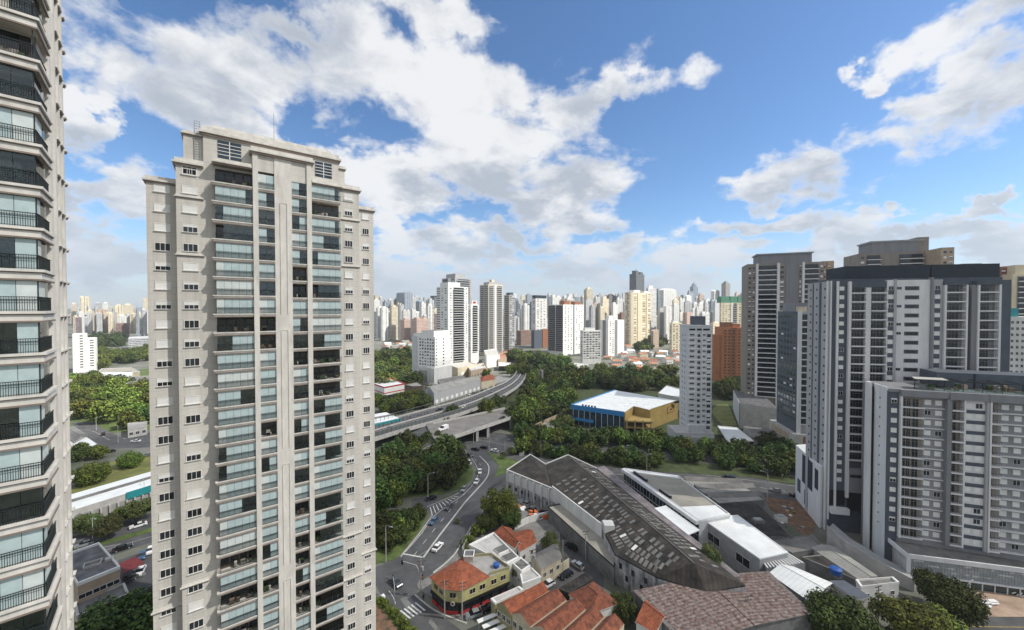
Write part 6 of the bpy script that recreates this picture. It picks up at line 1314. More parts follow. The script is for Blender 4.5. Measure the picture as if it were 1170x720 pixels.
# ------------------------------------------------------------------ skyline buildings
def far_b(pxl, pxr, ytop, Y, col, style, label, split=.3, roof='box', group=None, name='high_rise', cat='high-rise', phi=None, base=0.0, rcol=None):
    top = ZAT((pxl + pxr) / 2, ytop, Y); pxc = pxl + (pxr - pxl) * split
    ph = R(phi if phi is not None else 44); O = corner(pxc, Y)
    Wx = abs(runlen(O, ph, pxr)); Dy = abs(runlen(O, ph + pi / 2, pxl)) if split > .01 else Wx * .7
    Dy = max(4, min(Dy, 60)); Wx = max(4, min(Wx, 90)); mb = MB(); s = 'F_' + style
    rr = random.Random(int(pxl * 13 + ytop * 7)); H = top
    rh = max(2.5, (H) * .05)
    if roof == 'none': rh = 0
    mb.box(0, Wx, 0, Dy, base, H - rh, s)
    if roof == 'box': a = rr.uniform(.1, .3); mb.box(Wx * a, Wx * (a + .5), Dy * .2, Dy * .8, H - rh, H, 'F_plain')
    elif roof == 'two': mb.box(Wx * .05, Wx * .35, Dy * .1, Dy * .7, H - rh, H, 'F_plain'); mb.box(Wx * .6, Wx * .9, Dy * .1, Dy * .7, H - rh, H - rh * .3, 'F_plain')
    elif roof == 'step': mb.box(Wx * .15, Wx * .85, Dy * .15, Dy * .85, H - rh, H - rh * .5, s); mb.box(Wx * .3, Wx * .65, Dy * .3, Dy * .7, H - rh * .5, H, 'F_plain')
    elif roof == 'arch':
        n = 10; i = len(mb.v); r_ = Wx / 2; hh = rh * 1.0
        for q in range(n + 1): a = pi * q / n; x = r_ - r_ * cos(a); z = H - rh + hh * sin(a); mb.v += [(x, 0, z), (x, Dy, z)]
        kq = mb.mi('F_plain')
        for q in range(n): mb.f.append((i + 2 * q, i + 2 * q + 2, i + 2 * q + 3, i + 2 * q + 1)); mb.m.append(kq)
        mb.f.append(tuple(i + 2 * q for q in range(n + 1))); mb.m.append(kq); mb.f.append(tuple(i + 2 * q + 1 for q in range(n + 1))[::-1]); mb.m.append(kq)
    elif roof == 'crown': mb.box(-.4, Wx + .4, -.4, Dy + .4, H - rh, H, rcol or 'grey_navy')
    elif roof == 'spire': mb.box(Wx * .2, Wx * .8, Dy * .2, Dy * .8, H - rh, H + rh * .2, s); mb.tube([(Wx / 2, Dy / 2, H), (Wx / 2, Dy / 2, H + rh * 1.4)], Wx * .16, 'F_plain', 6, .3)
    if Y < 1600 and rr.random() < .6: x = Wx * rr.uniform(.3, .7); mb.box(x, x + .5, Dy * .4, Dy * .4 + .5, H - rh, H + rr.uniform(3, 8), 'F_plain')
    o = link(name, mb.mesh(name)); o.location = O; o.rotation_euler = (0, 0, ph); o.color = (*col, 1)
    tag(o, label, cat, group); return o
CR = (.68, .60, .44); WH = (.66, .66, .64); WG = (.46, .47, .48); BG = (.28, .32, .37); DG = (.14, .155, .175); TN = (.44, .34, .25); BR = (.24, .14, .10); PK = (.52, .38, .32); GL = (.30, .38, .44); GRN = (.24, .28, .27)
SKY = [
 (79,87,346,1500,CR,'grid','pale cream tower peeking right beside the near left tower',.3,'box'),
 (86,102,338,1450,CR,'stripe','taller of the cream far towers at the left, twin-columned top',.35,'two'),
 (97,106,354,1150,CR,'punch','cream slab below the twin-columned cream tower, far left',.2,'box'),
 (106,122,353,1080,TN,'stripe','cream and tan vertically striped tower, far left',.25,'step'),
 (104,117,345,1700,WG,'grid','grey tower far behind the tan striped tower, far left',.3,'box'),
 (114,124,345,1600,WH,'punch','small white tower top right of the grey one, far left',.3,'box'),
 (121,129,357,1060,CR,'punch','cream tower stepping down right of the tan striped one, far left',.3,'box'),
 (127,141,348,1250,CR,'stripe','left of two broad cream towers with yellow light, far left',.2,'step'),
 (138,152,347,1200,CR,'grid','right of two broad cream towers with yellow light, far left',.2,'box'),
 (132,144,360,980,WH,'punch','white tower rising behind the brown grid block, far left',.3,'box'),
 (129,147,370,900,BR,'grid','brown block with a pale window grid, far left',.15,'none'),
 (151,159,350,900,BG,'stripe','blue-grey tower next to the tall stone tower, far left',.5,'box'),
 (159,168,352,820,WG,'stripe','light grey tower with vertical bands next to the tall stone tower',.2,'box'),
 (160,172,340,1500,CR,'grid','cream tower top showing above the light grey banded tower',.3,'none'),
 (168,176,352,810,WG,'punch','grey tower cut off by the tall stone tower edge, far left',.2,'box'),
 (76,90,363,900,(.25,.16,.17),'ribbon','purple-brown slab beside the near left tower',.7,'none'),
 (143,173,387,660,WG,'ribbon','long low grey building with white louvre bands, far left',.1,'none'),
 (426,434,341,1100,WH,'punch','white stepped tower just right of the tall stone tower edge',.2,'step'),
 (431,440,350,1050,CR,'punch','cream step of the white stepped tower, left centre',.2,'box'),
 (427,441.5,356,950,WG,'stripe','pale grey block in front of the white stepped tower',.3,'none'),
 (437,446,343,1300,BG,'grid','grey-blue tower right of the white stepped tower',.3,'box'),
 (445,450,343,1350,WG,'stripe','thin pale tower between two grey ones, left centre',.3,'box'),
 (449.5,456,341,1300,BR,'stripe','brown tower left of the big round topped blue-grey tower',.4,'box'),
 (453,471.5,333,1250,BG,'stripe','big blue-grey tower with a rounded top, left centre',.5,'arch'),
 (471,479,338,1400,WG,'grid','pale tower right of the big rounded blue-grey tower',.3,'box'),
 (475,485,343,1150,GL,'glass','blue-grey glass tower with an arch top, left centre',.4,'arch'),
 (487,496,341,1250,WG,'stripe','grey tower beside the white balcony tower, left centre',.4,'box'),
 (492,502,338,1350,DG,'grid','dark topped tower half behind the white balcony tower',.4,'crown'),
 (457,469,364,820,PK,'punch','pink-beige block among the houses, left centre',.4,'box'),
 (470,490,363,800,PK,'punch','wider pinkish block just above the white grid building roof',.3,'two'),
 (488,500,357,860,BR,'grid','brown block above the white grid building roof',.3,'box'),
 (588,594,357,950,BG,'stripe','grey sliver block left of the white slab pair, centre',.5,'box'),
 (592,604,352,900,WH,'stripe','white slab pair below the dark wooded hill, centre',.35,'step'),
 (590,607,378,760,BR,'grid','brown block beneath the white slab pair, centre',.3,'none'),
 (603.5,612,345,900,DG,'glass','dark blue-grey tower left of the dark crowned white tower',.4,'box'),
 (627,641,337,1200,WH,'stripe','white towers top behind the dark balcony flank, centre',.3,'two'),
 (639,646,342,1100,BR,'grid','brown tower top behind the broad white tower',.3,'box'),
 (645,655,339,1300,WH,'punch','white tower top behind the broad white tower roof boxes',.3,'box'),
 (667,677.5,328,950,CR,'ribbon','tall cream rounded tower rising over the broad white tower',.3,'step'),
 (676,683,346,1000,TN,'punch','beige tower right of the tall cream rounded one',.3,'box'),
 (679,692,337,1300,BG,'grid','grey-blue glass tower behind, right of the cream rounded one',.4,'box'),
 (684,691,350,900,CR,'punch','cream tower in front of the grey-blue glass one',.3,'box'),
 (690,706,336,1000,(.20,.18,.17),'grid','dark taupe tower with a stepped top, centre right of middle',.35,'step'),
 (707,713,345,1000,WH,'plain','thin white tower left of the cream striped tower',.3,'none'),
 (706,714,357,850,BR,'punch','reddish brown tower left of the cream striped tower',.5,'box'),
 (719,736,309,1000,(.11,.12,.13),'stripe','tall dark tower standing highest behind the cream striped tower',.45,'two'),
 (738,750,326,880,WH,'grid','white-grey tower adjoining the cream striped tower on the right',.2,'box'),
 (749,754.5,330,1000,GRN,'glass','dark green-grey tower right of the white-grey adjoining one',.5,'box'),
 (753,773,329,1150,WH,'stripe','white tower with a big arched top, right of the middle',.25,'arch'),
 (751,760,352,800,WG,'stripe','grey-white slab in front of the arched white tower, left one',.3,'none'),
 (759,768,350,790,WH,'stripe','grey-white slab in front of the arched white tower, right one',.2,'none'),
 (768,776,341,950,CR,'punch','cream tower right of the arched white tower',.2,'step'),
 (744,753,377,700,TN,'punch','small tan round roofed block at the foot of the white-grey tower',.3,'arch'),
 (776,784,337,1150,GRN,'stripe','greenish grey tower left of the white arch-topped sliver',.6,'box'),
 (783,790,337,1120,WH,'plain','white arch-topped sliver tower, right of the middle',.2,'arch'),
 (788,797.5,325,1700,BG,'glass','blue-grey spired tower, highest right of the middle',.4,'spire'),
 (797,804.5,335,1500,TN,'punch','beige tower right of the blue-grey spired one',.3,'box'),
 (790,799,345,1250,WH,'grid','white tower below the blue-grey spired one',.3,'box'),
 (798,807,343,1200,WG,'glass','pale glass tower below the beige one, right of the middle',.3,'box'),
 (804,812,341,1400,WH,'stripe','white distant tower left of the arch-topped cream tower',.3,'box'),
 (812,822,331,1500,WH,'stripe','cream-white tower with an arch top, left of the green mansard tower',.4,'arch'),
 (809,822,342,950,GL,'glass','blue and white glass tower left of the green mansard tower',.3,'box'),
 (824,834,321,1500,(.26,.23,.22),'stripe','tall brown-grey tower above the green mansard top',.5,'step'),
 (839,844,333,1700,PK,'punch','small pinkish tower top above the green mansard',.4,'box'),
 (843,853,335,1400,BG,'grid','blue-grey tower top left of the taupe tower',.4,'box'),
 (780,792,357,760,PK,'stripe','pinkish white slab just above the pale blue-grey block',.4,'none'),
 (789,798,352,900,WH,'punch','white block above the dark rooftop box of the pale blue-grey block',.3,'box'),
 (799,811,356,820,WH,'grid','white apartment block right above the dark rooftop box',.3,'two'),
 (811,824,368,700,CR,'punch','cream terraced block left of the orange-brown brick block',.3,'step'),
 (428,455,376,1300,TN,'punch','low tan building on the slope, left centre',.3,'none'),
]
for r_ in SKY:
    far_b(r_[0], r_[1], r_[2], r_[3], r_[4], r_[5], r_[6], r_[7], r_[8])
# the unresolved crowd of high-rises behind them: each still its own block
rr = random.Random(77)
ZN = [(78, 172, 349, 360, 'far left, between the two beige towers'), (428, 505, 337, 354, 'left of the white balcony tower'), (583, 632, 334, 350, 'centre, around the dark crowned white tower'), (628, 720, 333, 350, 'centre, behind the broad white tower'), (736, 800, 331, 350, 'right of the cream striped tower'), (795, 856, 337, 352, 'left of the wide taupe tower')]
for (a, b, y0, y1, where) in ZN:
    n = int((b - a) / 2.3)
    for i in range(n):
        x = a + (b - a) * (i + rr.random()) / n; w = rr.uniform(4, 8); Yd = rr.uniform(1300, 2400); yt = rr.uniform(y0, y1)
        kind, col = rr.choice([('cream', CR), ('white', WH), ('pale grey', WG), ('white', WH), ('blue-grey', BG), ('cream', CR), ('white', WH)])
        far_b(x - w / 2, x + w / 2, yt, Yd, (lambda k_: tuple(c * k_ for c in col))(rr.uniform(.85, 1.08)), rr.choice(['punch', 'grid', 'stripe', 'small', 'ribbon', 'balc']), 'small %s high-rise in the distant crowd %s' % (kind, where), rr.uniform(.2, .5), rr.choice(['box', 'two', 'step', 'none']), group='distant %s high-rises %s' % (kind, where), phi=rr.uniform(30, 55))
# small houses on the slopes
def small_house(px, py, w, d, h, rot, wall, roof, label, group):
    p = G(px, py); t = thing('house', label, 'house', p, rot, group)
    mb = MB(); mb.box(-w/2, w/2, -d/2, d/2, 0, h, wall); mb.quad([(-w/2, -d/2, h), (-w/2, 0, h + 1.5), (-w/2, d/2, h)][::-1], wall); mb.quad([(w/2, -d/2, h), (w/2, d/2, h), (w/2, 0, h + 1.5)], wall)
    for i in range(int(w / 3)): mb.box(-w/2 + 1 + 3 * i, -w/2 + 2.2 + 3 * i, -d/2 - .05, -d/2 - .002, 1, 2.3, 'pane_dark')
    mb.build('wall', t); o = MB(); e = .4
    o.quad([(-w/2 - e, -d/2 - e, h - .3), (w/2 + e, -d/2 - e, h - .3), (w/2 + e, 0, h + 1.6), (-w/2 - e, 0, h + 1.6)], roof); o.quad([(w/2 + e, d/2 + e, h - .3), (-w/2 - e, d/2 + e, h - .3), (-w/2 - e, 0, h + 1.6), (w/2 + e, 0, h + 1.6)], roof); o.build('roof', t)
rr = random.Random(31)
def house_zone(poly, n, where):
    xs = [p[0] for p in poly]; ys = [p[1] for p in poly]; k = 0; placed = []
    for _ in range(n * 30):
        if k >= n: break
        x = rr.uniform(min(xs), max(xs)); y = rr.uniform(min(ys), max(ys))
        if not inside(x, y, poly): continue
        g = G(x, y)
        if any((g - q).length < 11 for q in placed): continue
        placed.append(g); k += 1
        kind, wm, rm = rr.choice([('orange tile roofed', 'white_wall', 'tile_far'), ('orange tile roofed', 'wall_cream', 'tile_far'), ('orange tile roofed', 'white_wall', 'tile_red'), ('white roofed', 'white_paint', 'roof_white'), ('grey roofed', 'concrete_pale', 'roof_mid')])
        small_house(x, y, rr.uniform(9, 16), rr.uniform(8, 11), rr.uniform(3.5, 7), rr.uniform(-.5, .9), wm, rm, 'small %s house %s' % (kind, where), 'small %s houses %s' % (kind, where))
def inside(x, y, poly):
    c = False; n = len(poly)
    for i in range(n):
        x1, y1 = poly[i]; x2, y2 = poly[(i + 1) % n]
        if (y1 > y) != (y2 > y) and x < (x2 - x1) * (y - y1) / (y2 - y1) + x1: c = not c
    return c
house_zone([(427, 378), (475, 378), (490, 388), (470, 399), (427, 403)], 34, 'on the slope above the park, left centre')
house_zone([(690, 412), (716, 396), (760, 400), (785, 410), (775, 420), (700, 422)], 30, 'below the cream striped tower')
house_zone([(108, 380), (143, 380), (143, 386), (108, 388)], 9, 'behind the bright white block, far left')
house_zone([(546, 405), (590, 400), (600, 412), (560, 418)], 9, 'by the far end of the highway')
MZ = [(430, 500, 344, 360, 820, 1000, 'left centre above the houses'), (585, 626, 342, 366, 800, 1050, 'centre, left of the broad white tower'), (664, 716, 338, 360, 850, 1100, 'centre, behind the bright white slabs'), (742, 780, 338, 362, 850, 1100, 'beside the arched white tower'), (778, 826, 340, 362, 800, 1050, 'above the pale blue-grey block'), (84, 170, 355, 366, 1000, 1150, 'far left, in the front row')]
for (a, b, y0, y1, d0, d1, where) in MZ:
    n = int((b - a) / 5.2)
    for i in range(n):
        x = a + (b - a) * (i + rr.uniform(.2, .8)) / n; w = rr.uniform(6, 10); kind, col = rr.choice([('cream', CR), ('white', WH), ('white', WH), ('pale grey', WG)])
        far_b(x - w / 2, x + w / 2, rr.uniform(y0, y1), rr.uniform(d0, d1), (lambda k_: tuple(c * k_ for c in col))(rr.uniform(.88, 1.06)), rr.choice(['punch', 'grid', 'stripe', 'balc', 'small']), 'mid-size %s high-rise %s' % (kind, where), rr.uniform(.15, .4), rr.choice(['box', 'two', 'step']), group='mid-size %s high-rises %s' % (kind, where), phi=rr.uniform(35, 55))
t = lowb('shop_building', 'low shop with a turquoise roof below the small orange roofed houses', 'shop building', [(707, 424), (722, 425), (721, 419), (706, 418.5)], 5, 'white_paint', 'teal', par=.3)
t = lowb('kiosk', 'small bright orange box building beside the turquoise roofed shop', 'kiosk', [(728, 422), (733, 422), (733, 418), (728, 418)], 9, 'orange', 'orange', par=.2)
# ------------------------------------------------------------------ trees
def crown_mesh(seed, m, n_clump=26, leaves=62, leaf=0.42, flat=.75, name='crown'):
    """unit crown radius 5 m, base at z=0 of the crown centre"""
    rr = random.Random(seed); v = []; f = []; cl = []
    for i in range(n_clump):
        for _ in range(50):
            x, y, z = rr.uniform(-1, 1), rr.uniform(-1, 1), rr.uniform(-.8, 1)
            if .25 < x * x + y * y + z * z < .82: break
        cl.append((x * 5, y * 5, z * 5 * flat, rr.uniform(1.1, 2.1)))
    cl.append((0, 0, 0, 2.6)); cl.append((1, .5, 1, 2.4))
    for (cx, cy, cz, r) in cl:
        for j in range(int(leaves * (r / 1.6) ** 1.7)):
            a = rr.uniform(0, 2 * pi); zz_ = rr.uniform(-.75, 1); s = sqrt(max(0, 1 - zz_ * zz_)); q = r * rr.uniform(.72, 1.08)
            n = Vector((s * cos(a), s * sin(a), zz_)); p = Vector((cx, cy, cz)) + n * q
            n2 = (n + Vector((rr.uniform(-.7, .7), rr.uniform(-.7, .7), rr.uniform(-.3, .8)))).normalized()
            t1 = n2.orthogonal().normalized(); t1 = (Matrix.Rotation(rr.uniform(0, 6.28), 3, n2) @ t1); t2 = n2.cross(t1); l = leaf * rr.uniform(.7, 1.5)
            i = len(v); v += [tuple(p + t1 * l), tuple(p + t2 * l * .62), tuple(p - t1 * l), tuple(p - t2 * l * .62)]; f.append((i, i + 1, i + 2, i + 3))
    me = bpy.data.meshes.new(name); me.from_pydata(v, [], f); me.materials.append(MATS[m]); me.update(); return me
def trunk_mesh(seed):
    rr = random.Random(seed); mb = MB(); mb.tube([(0, 0, 0), (rr.uniform(-.2, .2), rr.uniform(-.2, .2), 2.2), (rr.uniform(-.4, .4), rr.uniform(-.4, .4), 4.6)], .34, 'bark', 7, .2)
    for i in range(5):
        a = rr.uniform(0, 6.28); e = rr.uniform(1.6, 3.0); mb.tube([(0, 0, 2.6 + .3 * i), (cos(a) * e * .5, sin(a) * e * .5, 4.2 + .3 * i), (cos(a) * e, sin(a) * e, 5.6 + .4 * i)], .17, 'bark', 5, .05)
    return mb.mesh('trunk')
CROWNS = {k: [crown_mesh(10 * i + j, m, **kw) for j in range(3)] for i, (k, m, kw) in enumerate((('dark', 'leaf_dark', {}), ('mid', 'leaf_mid', {}), ('bright', 'leaf_bright', dict(flat=.65)), ('olive', 'leaf_olive', dict(n_clump=18, flat=.7))))}
NEARC = {k: [crown_mesh(100 + 10 * i + j, m, n_clump=44, leaves=190, leaf=.22, flat=.72) for j in range(2)] for i, (k, m) in enumerate((('dark', 'leaf_dark'), ('mid', 'leaf_mid'), ('bright', 'leaf_bright'), ('olive', 'leaf_olive')))}
TRUNKS = [trunk_mesh(i) for i in range(3)]
trr = random.Random(99)
TREES = []
def tree(*a, **k):
    p = G(a[0], a[1]) if a[0] is not None else a[1]; TREES.append((a[2] / (p - Vector((0, 0, CAMZ))).length, a, k))
def tree_now(px, py, rad, kind, label, group=None, hgt=None, near=False, name='tree', z=0.0, bulk=None):
    p = G(px, py) if px is not None else py; h = hgt or rad * 1.55
    t = thing(name, label, 'tree', (p.x, p.y, z), trr.uniform(0, 6.28), group)
    s = rad / 5.0; zc = max(rad * .62, h - rad * .72)
    if bulk is not None:
        bulk.append((T(p.x, p.y, z + zc, trr.uniform(0, 6.28)) @ Matrix.Diagonal((s, s, s, 1)), trr.choice(CROWNS[kind]))); bpy.data.objects.remove(t); return
    tr = link('trunk', trr.choice(TRUNKS), t); k = zc / 5.0; tr.scale = (s * .8, s * .8, k)
    c = link('crown', trr.choice((NEARC if near else CROWNS)[kind]), t); c.location = (0, 0, zc); c.scale = (s * trr.uniform(.9, 1.1), s * trr.uniform(.9, 1.1), s * trr.uniform(.9, 1.15)); c.rotation_euler = (0, 0, trr.uniform(0, 6.28))
    return t
def grove(poly, n, rads, kinds, label, group, mind=.9, near=False):
    xs = [p[0] for p in poly]; ys = [p[1] for p in poly]; placed = []; k = 0
    W_ = [G(x, y) for x, y in poly]; wx0, wx1 = min(p.x for p in W_), max(p.x for p in W_); wy0, wy1 = min(p.y for p in W_), max(p.y for p in W_); WP = [(p.x, p.y) for p in W_]
    for _ in range(n * 60):
        if k >= n: break
        x = trr.uniform(wx0, wx1); y = trr.uniform(wy0, wy1)
        if not inside(x, y, WP): continue
        r = trr.uniform(*rads); g = Vector((x, y, 0))
        if any((g - q).length < (r + qr) * .5 * mind * 1.25 for q, qr in placed): continue
        placed.append((g, r)); k += 1; kd = trr.choice(kinds)
        words = {'dark': 'dark green', 'mid': 'mid green', 'bright': 'bright yellow-green', 'olive': 'olive green'}[kd]
        tree(None, g, r, kd, words + ' ' + label, words + ' ' + group, near=near)
grove([(431, 590), (431, 530), (470, 512), (500, 514), (524, 521), (531, 536), (528, 548), (505, 560), (470, 566)], 34, (4.2, 6.8), ['dark', 'dark', 'dark', 'mid'], 'tree in the wooded loop inside the slip road', 'trees in the wooded loop inside the slip road')
grove([(430, 632), (430, 600), (462, 594), (480, 590), (474, 603), (455, 625)], 12, (3.0, 4.6), ['dark', 'mid', 'dark'], 'tree on the verge left of the two lane road', 'trees on the verge left of the two lane road')
grove([(592, 506), (588, 500), (600, 497), (650, 501), (700, 505), (700, 511), (640, 509)], 18, (4.0, 5.6), ['dark', 'dark', 'mid'], 'tree in the belt below the blue banded store', 'trees in the belt below the blue banded store')
grove([(596, 514), (640, 519), (700, 524), (760, 530), (760, 537), (700, 533), (640, 526), (597, 519)], 20, (3.0, 4.8), ['dark', 'dark', 'mid'], 'tree along the avenue median left of the pale blue-grey block', 'trees along the avenue median left of the pale blue-grey block')
grove([(700, 503), (760, 509), (762, 516), (700, 511)], 10, (4.2, 6.2), ['dark', 'mid'], 'tree between the store deck and the avenue', 'trees between the store deck and the avenue')
grove([(765, 512), (812, 516), (865, 523), (924, 534), (924, 549), (860, 540), (800, 531), (765, 530)], 27, (3.4, 5.2), ['dark', 'dark', 'dark', 'mid'], 'tree along the avenue median right of the store', 'trees along the avenue median right of the store')
grove([(864, 508), (905, 512), (915, 524), (880, 522)], 7, (4.0, 5.5), ['dark'], 'tree in front of the pale windowless podium', 'trees in front of the pale windowless podium')
grove([(588, 492), (592, 468), (612, 452), (640, 448), (655, 460), (640, 475), (615, 482), (600, 492)], 26, (6.0, 9.0), ['dark', 'dark', 'mid'], 'tree in the wood between the road bridge and the store', 'trees in the wood between the road bridge and the store')
grove([(650, 448), (640, 440), (660, 432), (720, 428), (730, 436), (700, 440), (680, 443)], 24, (6.5, 9.5), ['dark', 'mid', 'dark'], 'tree in the wood behind the store roof', 'trees in the wood behind the store roof')
grove([(735, 448), (735, 430), (776, 428), (777, 450)], 14, (6.0, 8.5), ['mid', 'dark', 'mid'], 'tree in the wood left of the pale blue-grey block', 'trees in the wood left of the pale blue-grey block')
grove([(578, 412), (596, 408), (632, 415), (650, 418), (648, 426), (600, 420)], 22, (7, 11), ['dark', 'mid'], 'tree below the dark crowned white tower', 'trees below the dark crowned white tower')
grove([(427, 452), (427, 408), (470, 403), (476, 445)], 62, (6.0, 9.5), ['mid', 'mid', 'bright', 'dark', 'olive'], 'tree in the sunny park left of the white grid building', 'trees in the sunny park left of the white grid building')
grove([(427, 474), (427, 464), (470, 458), (492, 459), (492, 465), (455, 474)], 16, (4.5, 6.0), ['dark', 'mid'], 'tree along the far side of the elevated highway', 'trees along the far side of the elevated highway')
grove([(84, 482), (80, 445), (110, 436), (140, 446), (175, 452), (175, 486), (150, 490), (125, 484)], 46, (6.0, 9.5), ['mid', 'bright', 'mid', 'dark', 'bright'], 'tree in the park between the two beige towers', 'trees in the park between the two beige towers')
grove([(105, 424), (112, 405), (175, 404), (175, 422), (140, 420)], 34, (7.0, 10), ['mid', 'dark', 'bright', 'mid'], 'tree beyond the far-left warehouses', 'trees beyond the far-left warehouses')
grove([(106, 399), (108, 389), (142, 388), (142, 398)], 16, (9.0, 13), ['dark'], 'tree on the dark wooded bank, far left', 'trees on the dark wooded bank, far left')
grove([(822, 460), (818, 446), (852, 440), (852, 455), (836, 462)], 12, (5.0, 8.0), ['dark', 'mid'], 'tree at the foot of the orange-brown brick block', 'trees at the foot of the orange-brown brick block')
grove([(722, 404), (724, 396), (762, 392), (764, 402)], 12, (7, 11), ['mid', 'dark', 'bright'], 'tree at the foot of the cream striped tower', 'trees at the foot of the cream striped tower')
grove([(745, 396), (745, 384), (768, 384), (766, 396)], 8, (9, 12), ['dark'], 'tree on the slope right of the cream striped tower', 'trees on the slope right of the cream striped tower')
grove([(586, 384), (588, 377), (604, 376), (606, 383)], 14, (14, 20), ['dark'], 'tree on the dark wooded hill, centre', 'trees on the dark wooded hill, centre')
grove([(545, 429), (555, 426), (560, 430), (548, 433)], 3, (4, 6), ['mid'], 'tree beside the bright orange tile roof by the curve', 'trees beside the bright orange tile roof by the curve')
# single trees
tree(569, 597, 6.2, 'bright', 'big round light yellow-green tree beside the two lane road', near=True, hgt=11)
tree(583, 604, 4.0, 'dark', 'dark tree tucked under the big light yellow-green tree, right side', near=True, hgt=6.5)
tree(556, 606, 3.6, 'dark', 'dark tree tucked under the big light yellow-green tree, left side', near=True, hgt=5.5)
tree(545, 612, 2.4, 'mid', 'mid green bush behind the old stone wall', hgt=3.2, name='bush'); tree(536, 620, 1.8, 'bright', 'small light green bush on the old stone wall', hgt=2.4, name='bush')
tree(536, 634, 1.8, 'mid', 'small bush behind the orange hipped roof', hgt=2.6, name='bush'); tree(530, 626, 1.3, 'olive', 'tiny bush at the pavement edge above the orange hipped roof', hgt=1.8, name='bush')
tree(523, 598, 1.1, 'olive', 'small shrub growing in the low divider', hgt=1.7, name='bush')
tree(960, 738, 6.8, 'dark', 'big dark green tree below the blue water tank, bottom edge', near=True, hgt=10)
tree(1042, 745, 7.4, 'bright', 'big feathery yellow-green tree at the bottom edge, right', near=True, hgt=10)
tree(1068, 742, 5.4, 'bright', 'lower right lobe tree beside the big feathery yellow-green tree', near=True, hgt=8)
tree(1090, 716, 5.2, 'dark', 'dark green tree behind the feathery yellow-green one', near=True, hgt=9.5); tree(1066, 692, 4.2, 'dark', 'dark green tree close to the podium screen', near=True, hgt=8)
tree(712, 711, 3.3, 'dark', 'dark palm-like tree right of the brown-orange hipped roof', near=True, hgt=6); tree(770, 668, 3.4, 'mid', 'tree growing through the end of the blackened warehouse roof', near=True, hgt=11)
tree(812, 672, 3.0, 'olive', 'olive shrub tree between the blackened roof and the rusty roof', near=True, hgt=10.5); tree(603, 626, 2.4, 'mid', 'round bush behind the dark grey gabled house', near=True, hgt=4.6)
tree(630, 632, 3.0, 'olive', 'olive tree right of the orange tile wing', near=True, hgt=5.0); tree(594, 668, 2.4, 'dark', 'small dark tree right of the yellow walls', near=True, hgt=5)
tree(100, 553, 6.2, 'mid', 'round mid green tree on the lawn, left one', near=True, hgt=8.5); tree(114, 545, 4.0, 'dark', 'dark green tree touching the left lawn tree', near=True, hgt=6)
tree(150, 533, 4.8, 'mid', 'spreading bush tree on the lawn near the stone tower, left', near=True, hgt=6)
tree(136, 745, 8.0, 'dark', 'big dark tree at the bottom edge between the two beige towers', near=True, hgt=11)
for i, (x, y, r, k, w) in enumerate(((92, 612, 3.6, 'olive', 'first'), (106, 611, 3.4, 'olive', 'second'), (122, 617, 3.8, 'olive', 'third'), (136, 600, 3.0, 'mid', 'fourth'), (159, 596, 4.2, 'olive', 'fifth'), (150, 590, 2.6, 'olive', 'sixth'))):
    tree(x, y, r, k, w + ' street tree from the left along the avenue between the two beige towers', group='street trees between the two beige towers', near=True, hgt=r * 1.9)
for i, (x, y, r) in enumerate(((434, 689, 1.1), (440, 694, 1.1), (446, 700, 1.1), (452, 706, 1.2), (458, 712, 1.2), (464, 719, 1.3), (469, 727, 1.5))):
    tree(x, y, r, 'mid' if i % 2 else 'bright', 'trimmed hedge bush in the bed beside the zebra crossing', group='hedge bushes beside the zebra crossing', hgt=1.8, name='bush')
tree(505, 490, 4.2, 'dark', 'dark tree left of the white van between the bridge and the highway', hgt=9); tree(518, 483, 4.5, 'dark', 'round dark tree between the bridge and the elevated highway', hgt=12)
tree(556, 482, 6.0, 'mid', 'mid green tree rising behind the bridge deck', hgt=14); tree(570, 473, 6.0, 'dark', 'dark tree behind the right end of the bridge deck', hgt=14); tree(491, 452, 4.5, 'mid', 'tree in front of the long pale grey warehouse', hgt=9)
tree(585, 520, 2.2, 'mid', 'small tree on the triangular island, left', hgt=4); tree(575, 524, 1.8, 'olive', 'small tree on the triangular island, right', hgt=3.4)

grove([(600, 447), (600, 426), (655, 429), (650, 447)], 20, (6.0, 8.5), ['dark', 'mid', 'dark'], 'tree right of the highway curve', 'trees right of the highway curve')
grove([(690, 447), (700, 433), (740, 433), (738, 448)], 14, (6.0, 8.5), ['mid', 'dark', 'dark'], 'tree right of the store roof', 'trees right of the store roof')
tree(589, 430.5, 8, 'bright', 'light green tree at the far end of the highway, left one', hgt=13); tree(597, 431, 7, 'mid', 'mid green tree at the far end of the highway, right one', hgt=14); tree(583, 427, 7, 'mid', 'mid green tree beside the flat white canopy by the highway end', hgt=10)
grove([(628, 496), (640, 484), (652, 478), (655, 488), (645, 499)], 7, (3.5, 5.0), ['mid', 'dark', 'olive'], 'tree at the left corner of the blue banded store', 'trees at the left corner of the blue banded store')
grove([(84, 530), (84, 520), (122, 520), (116, 530)], 5, (3.5, 4.6), ['mid', 'dark'], 'tree between the white sheet roof and the lawn, left', 'trees between the white sheet roof and the lawn, left')
TREES.sort(key=lambda q: -q[0]); blk = []
for i, (_, a, k) in enumerate(TREES): tree_now(*a, **k, **({} if i < 294 else {'bulk': blk}))
mb = MB(); mv = []; mf = []; mm_ = []; sl_ = []
for mx, me in blk:
    i0 = len(mv); mv += [tuple(mx @ v.co) for v in me.vertices]; n_ = me.materials[0].name
    if n_ not in sl_: sl_.append(n_)
    mf += [tuple(i0 + q for q in p.vertices) for p in me.polygons]; mm_ += [sl_.index(n_)] * len(me.polygons)
fm = bpy.data.meshes.new('far_woods'); fm.from_pydata(mv, [], mf); [fm.materials.append(MATS[q]) for q in sl_]; fm.polygons.foreach_set('material_index', mm_); fm.update()
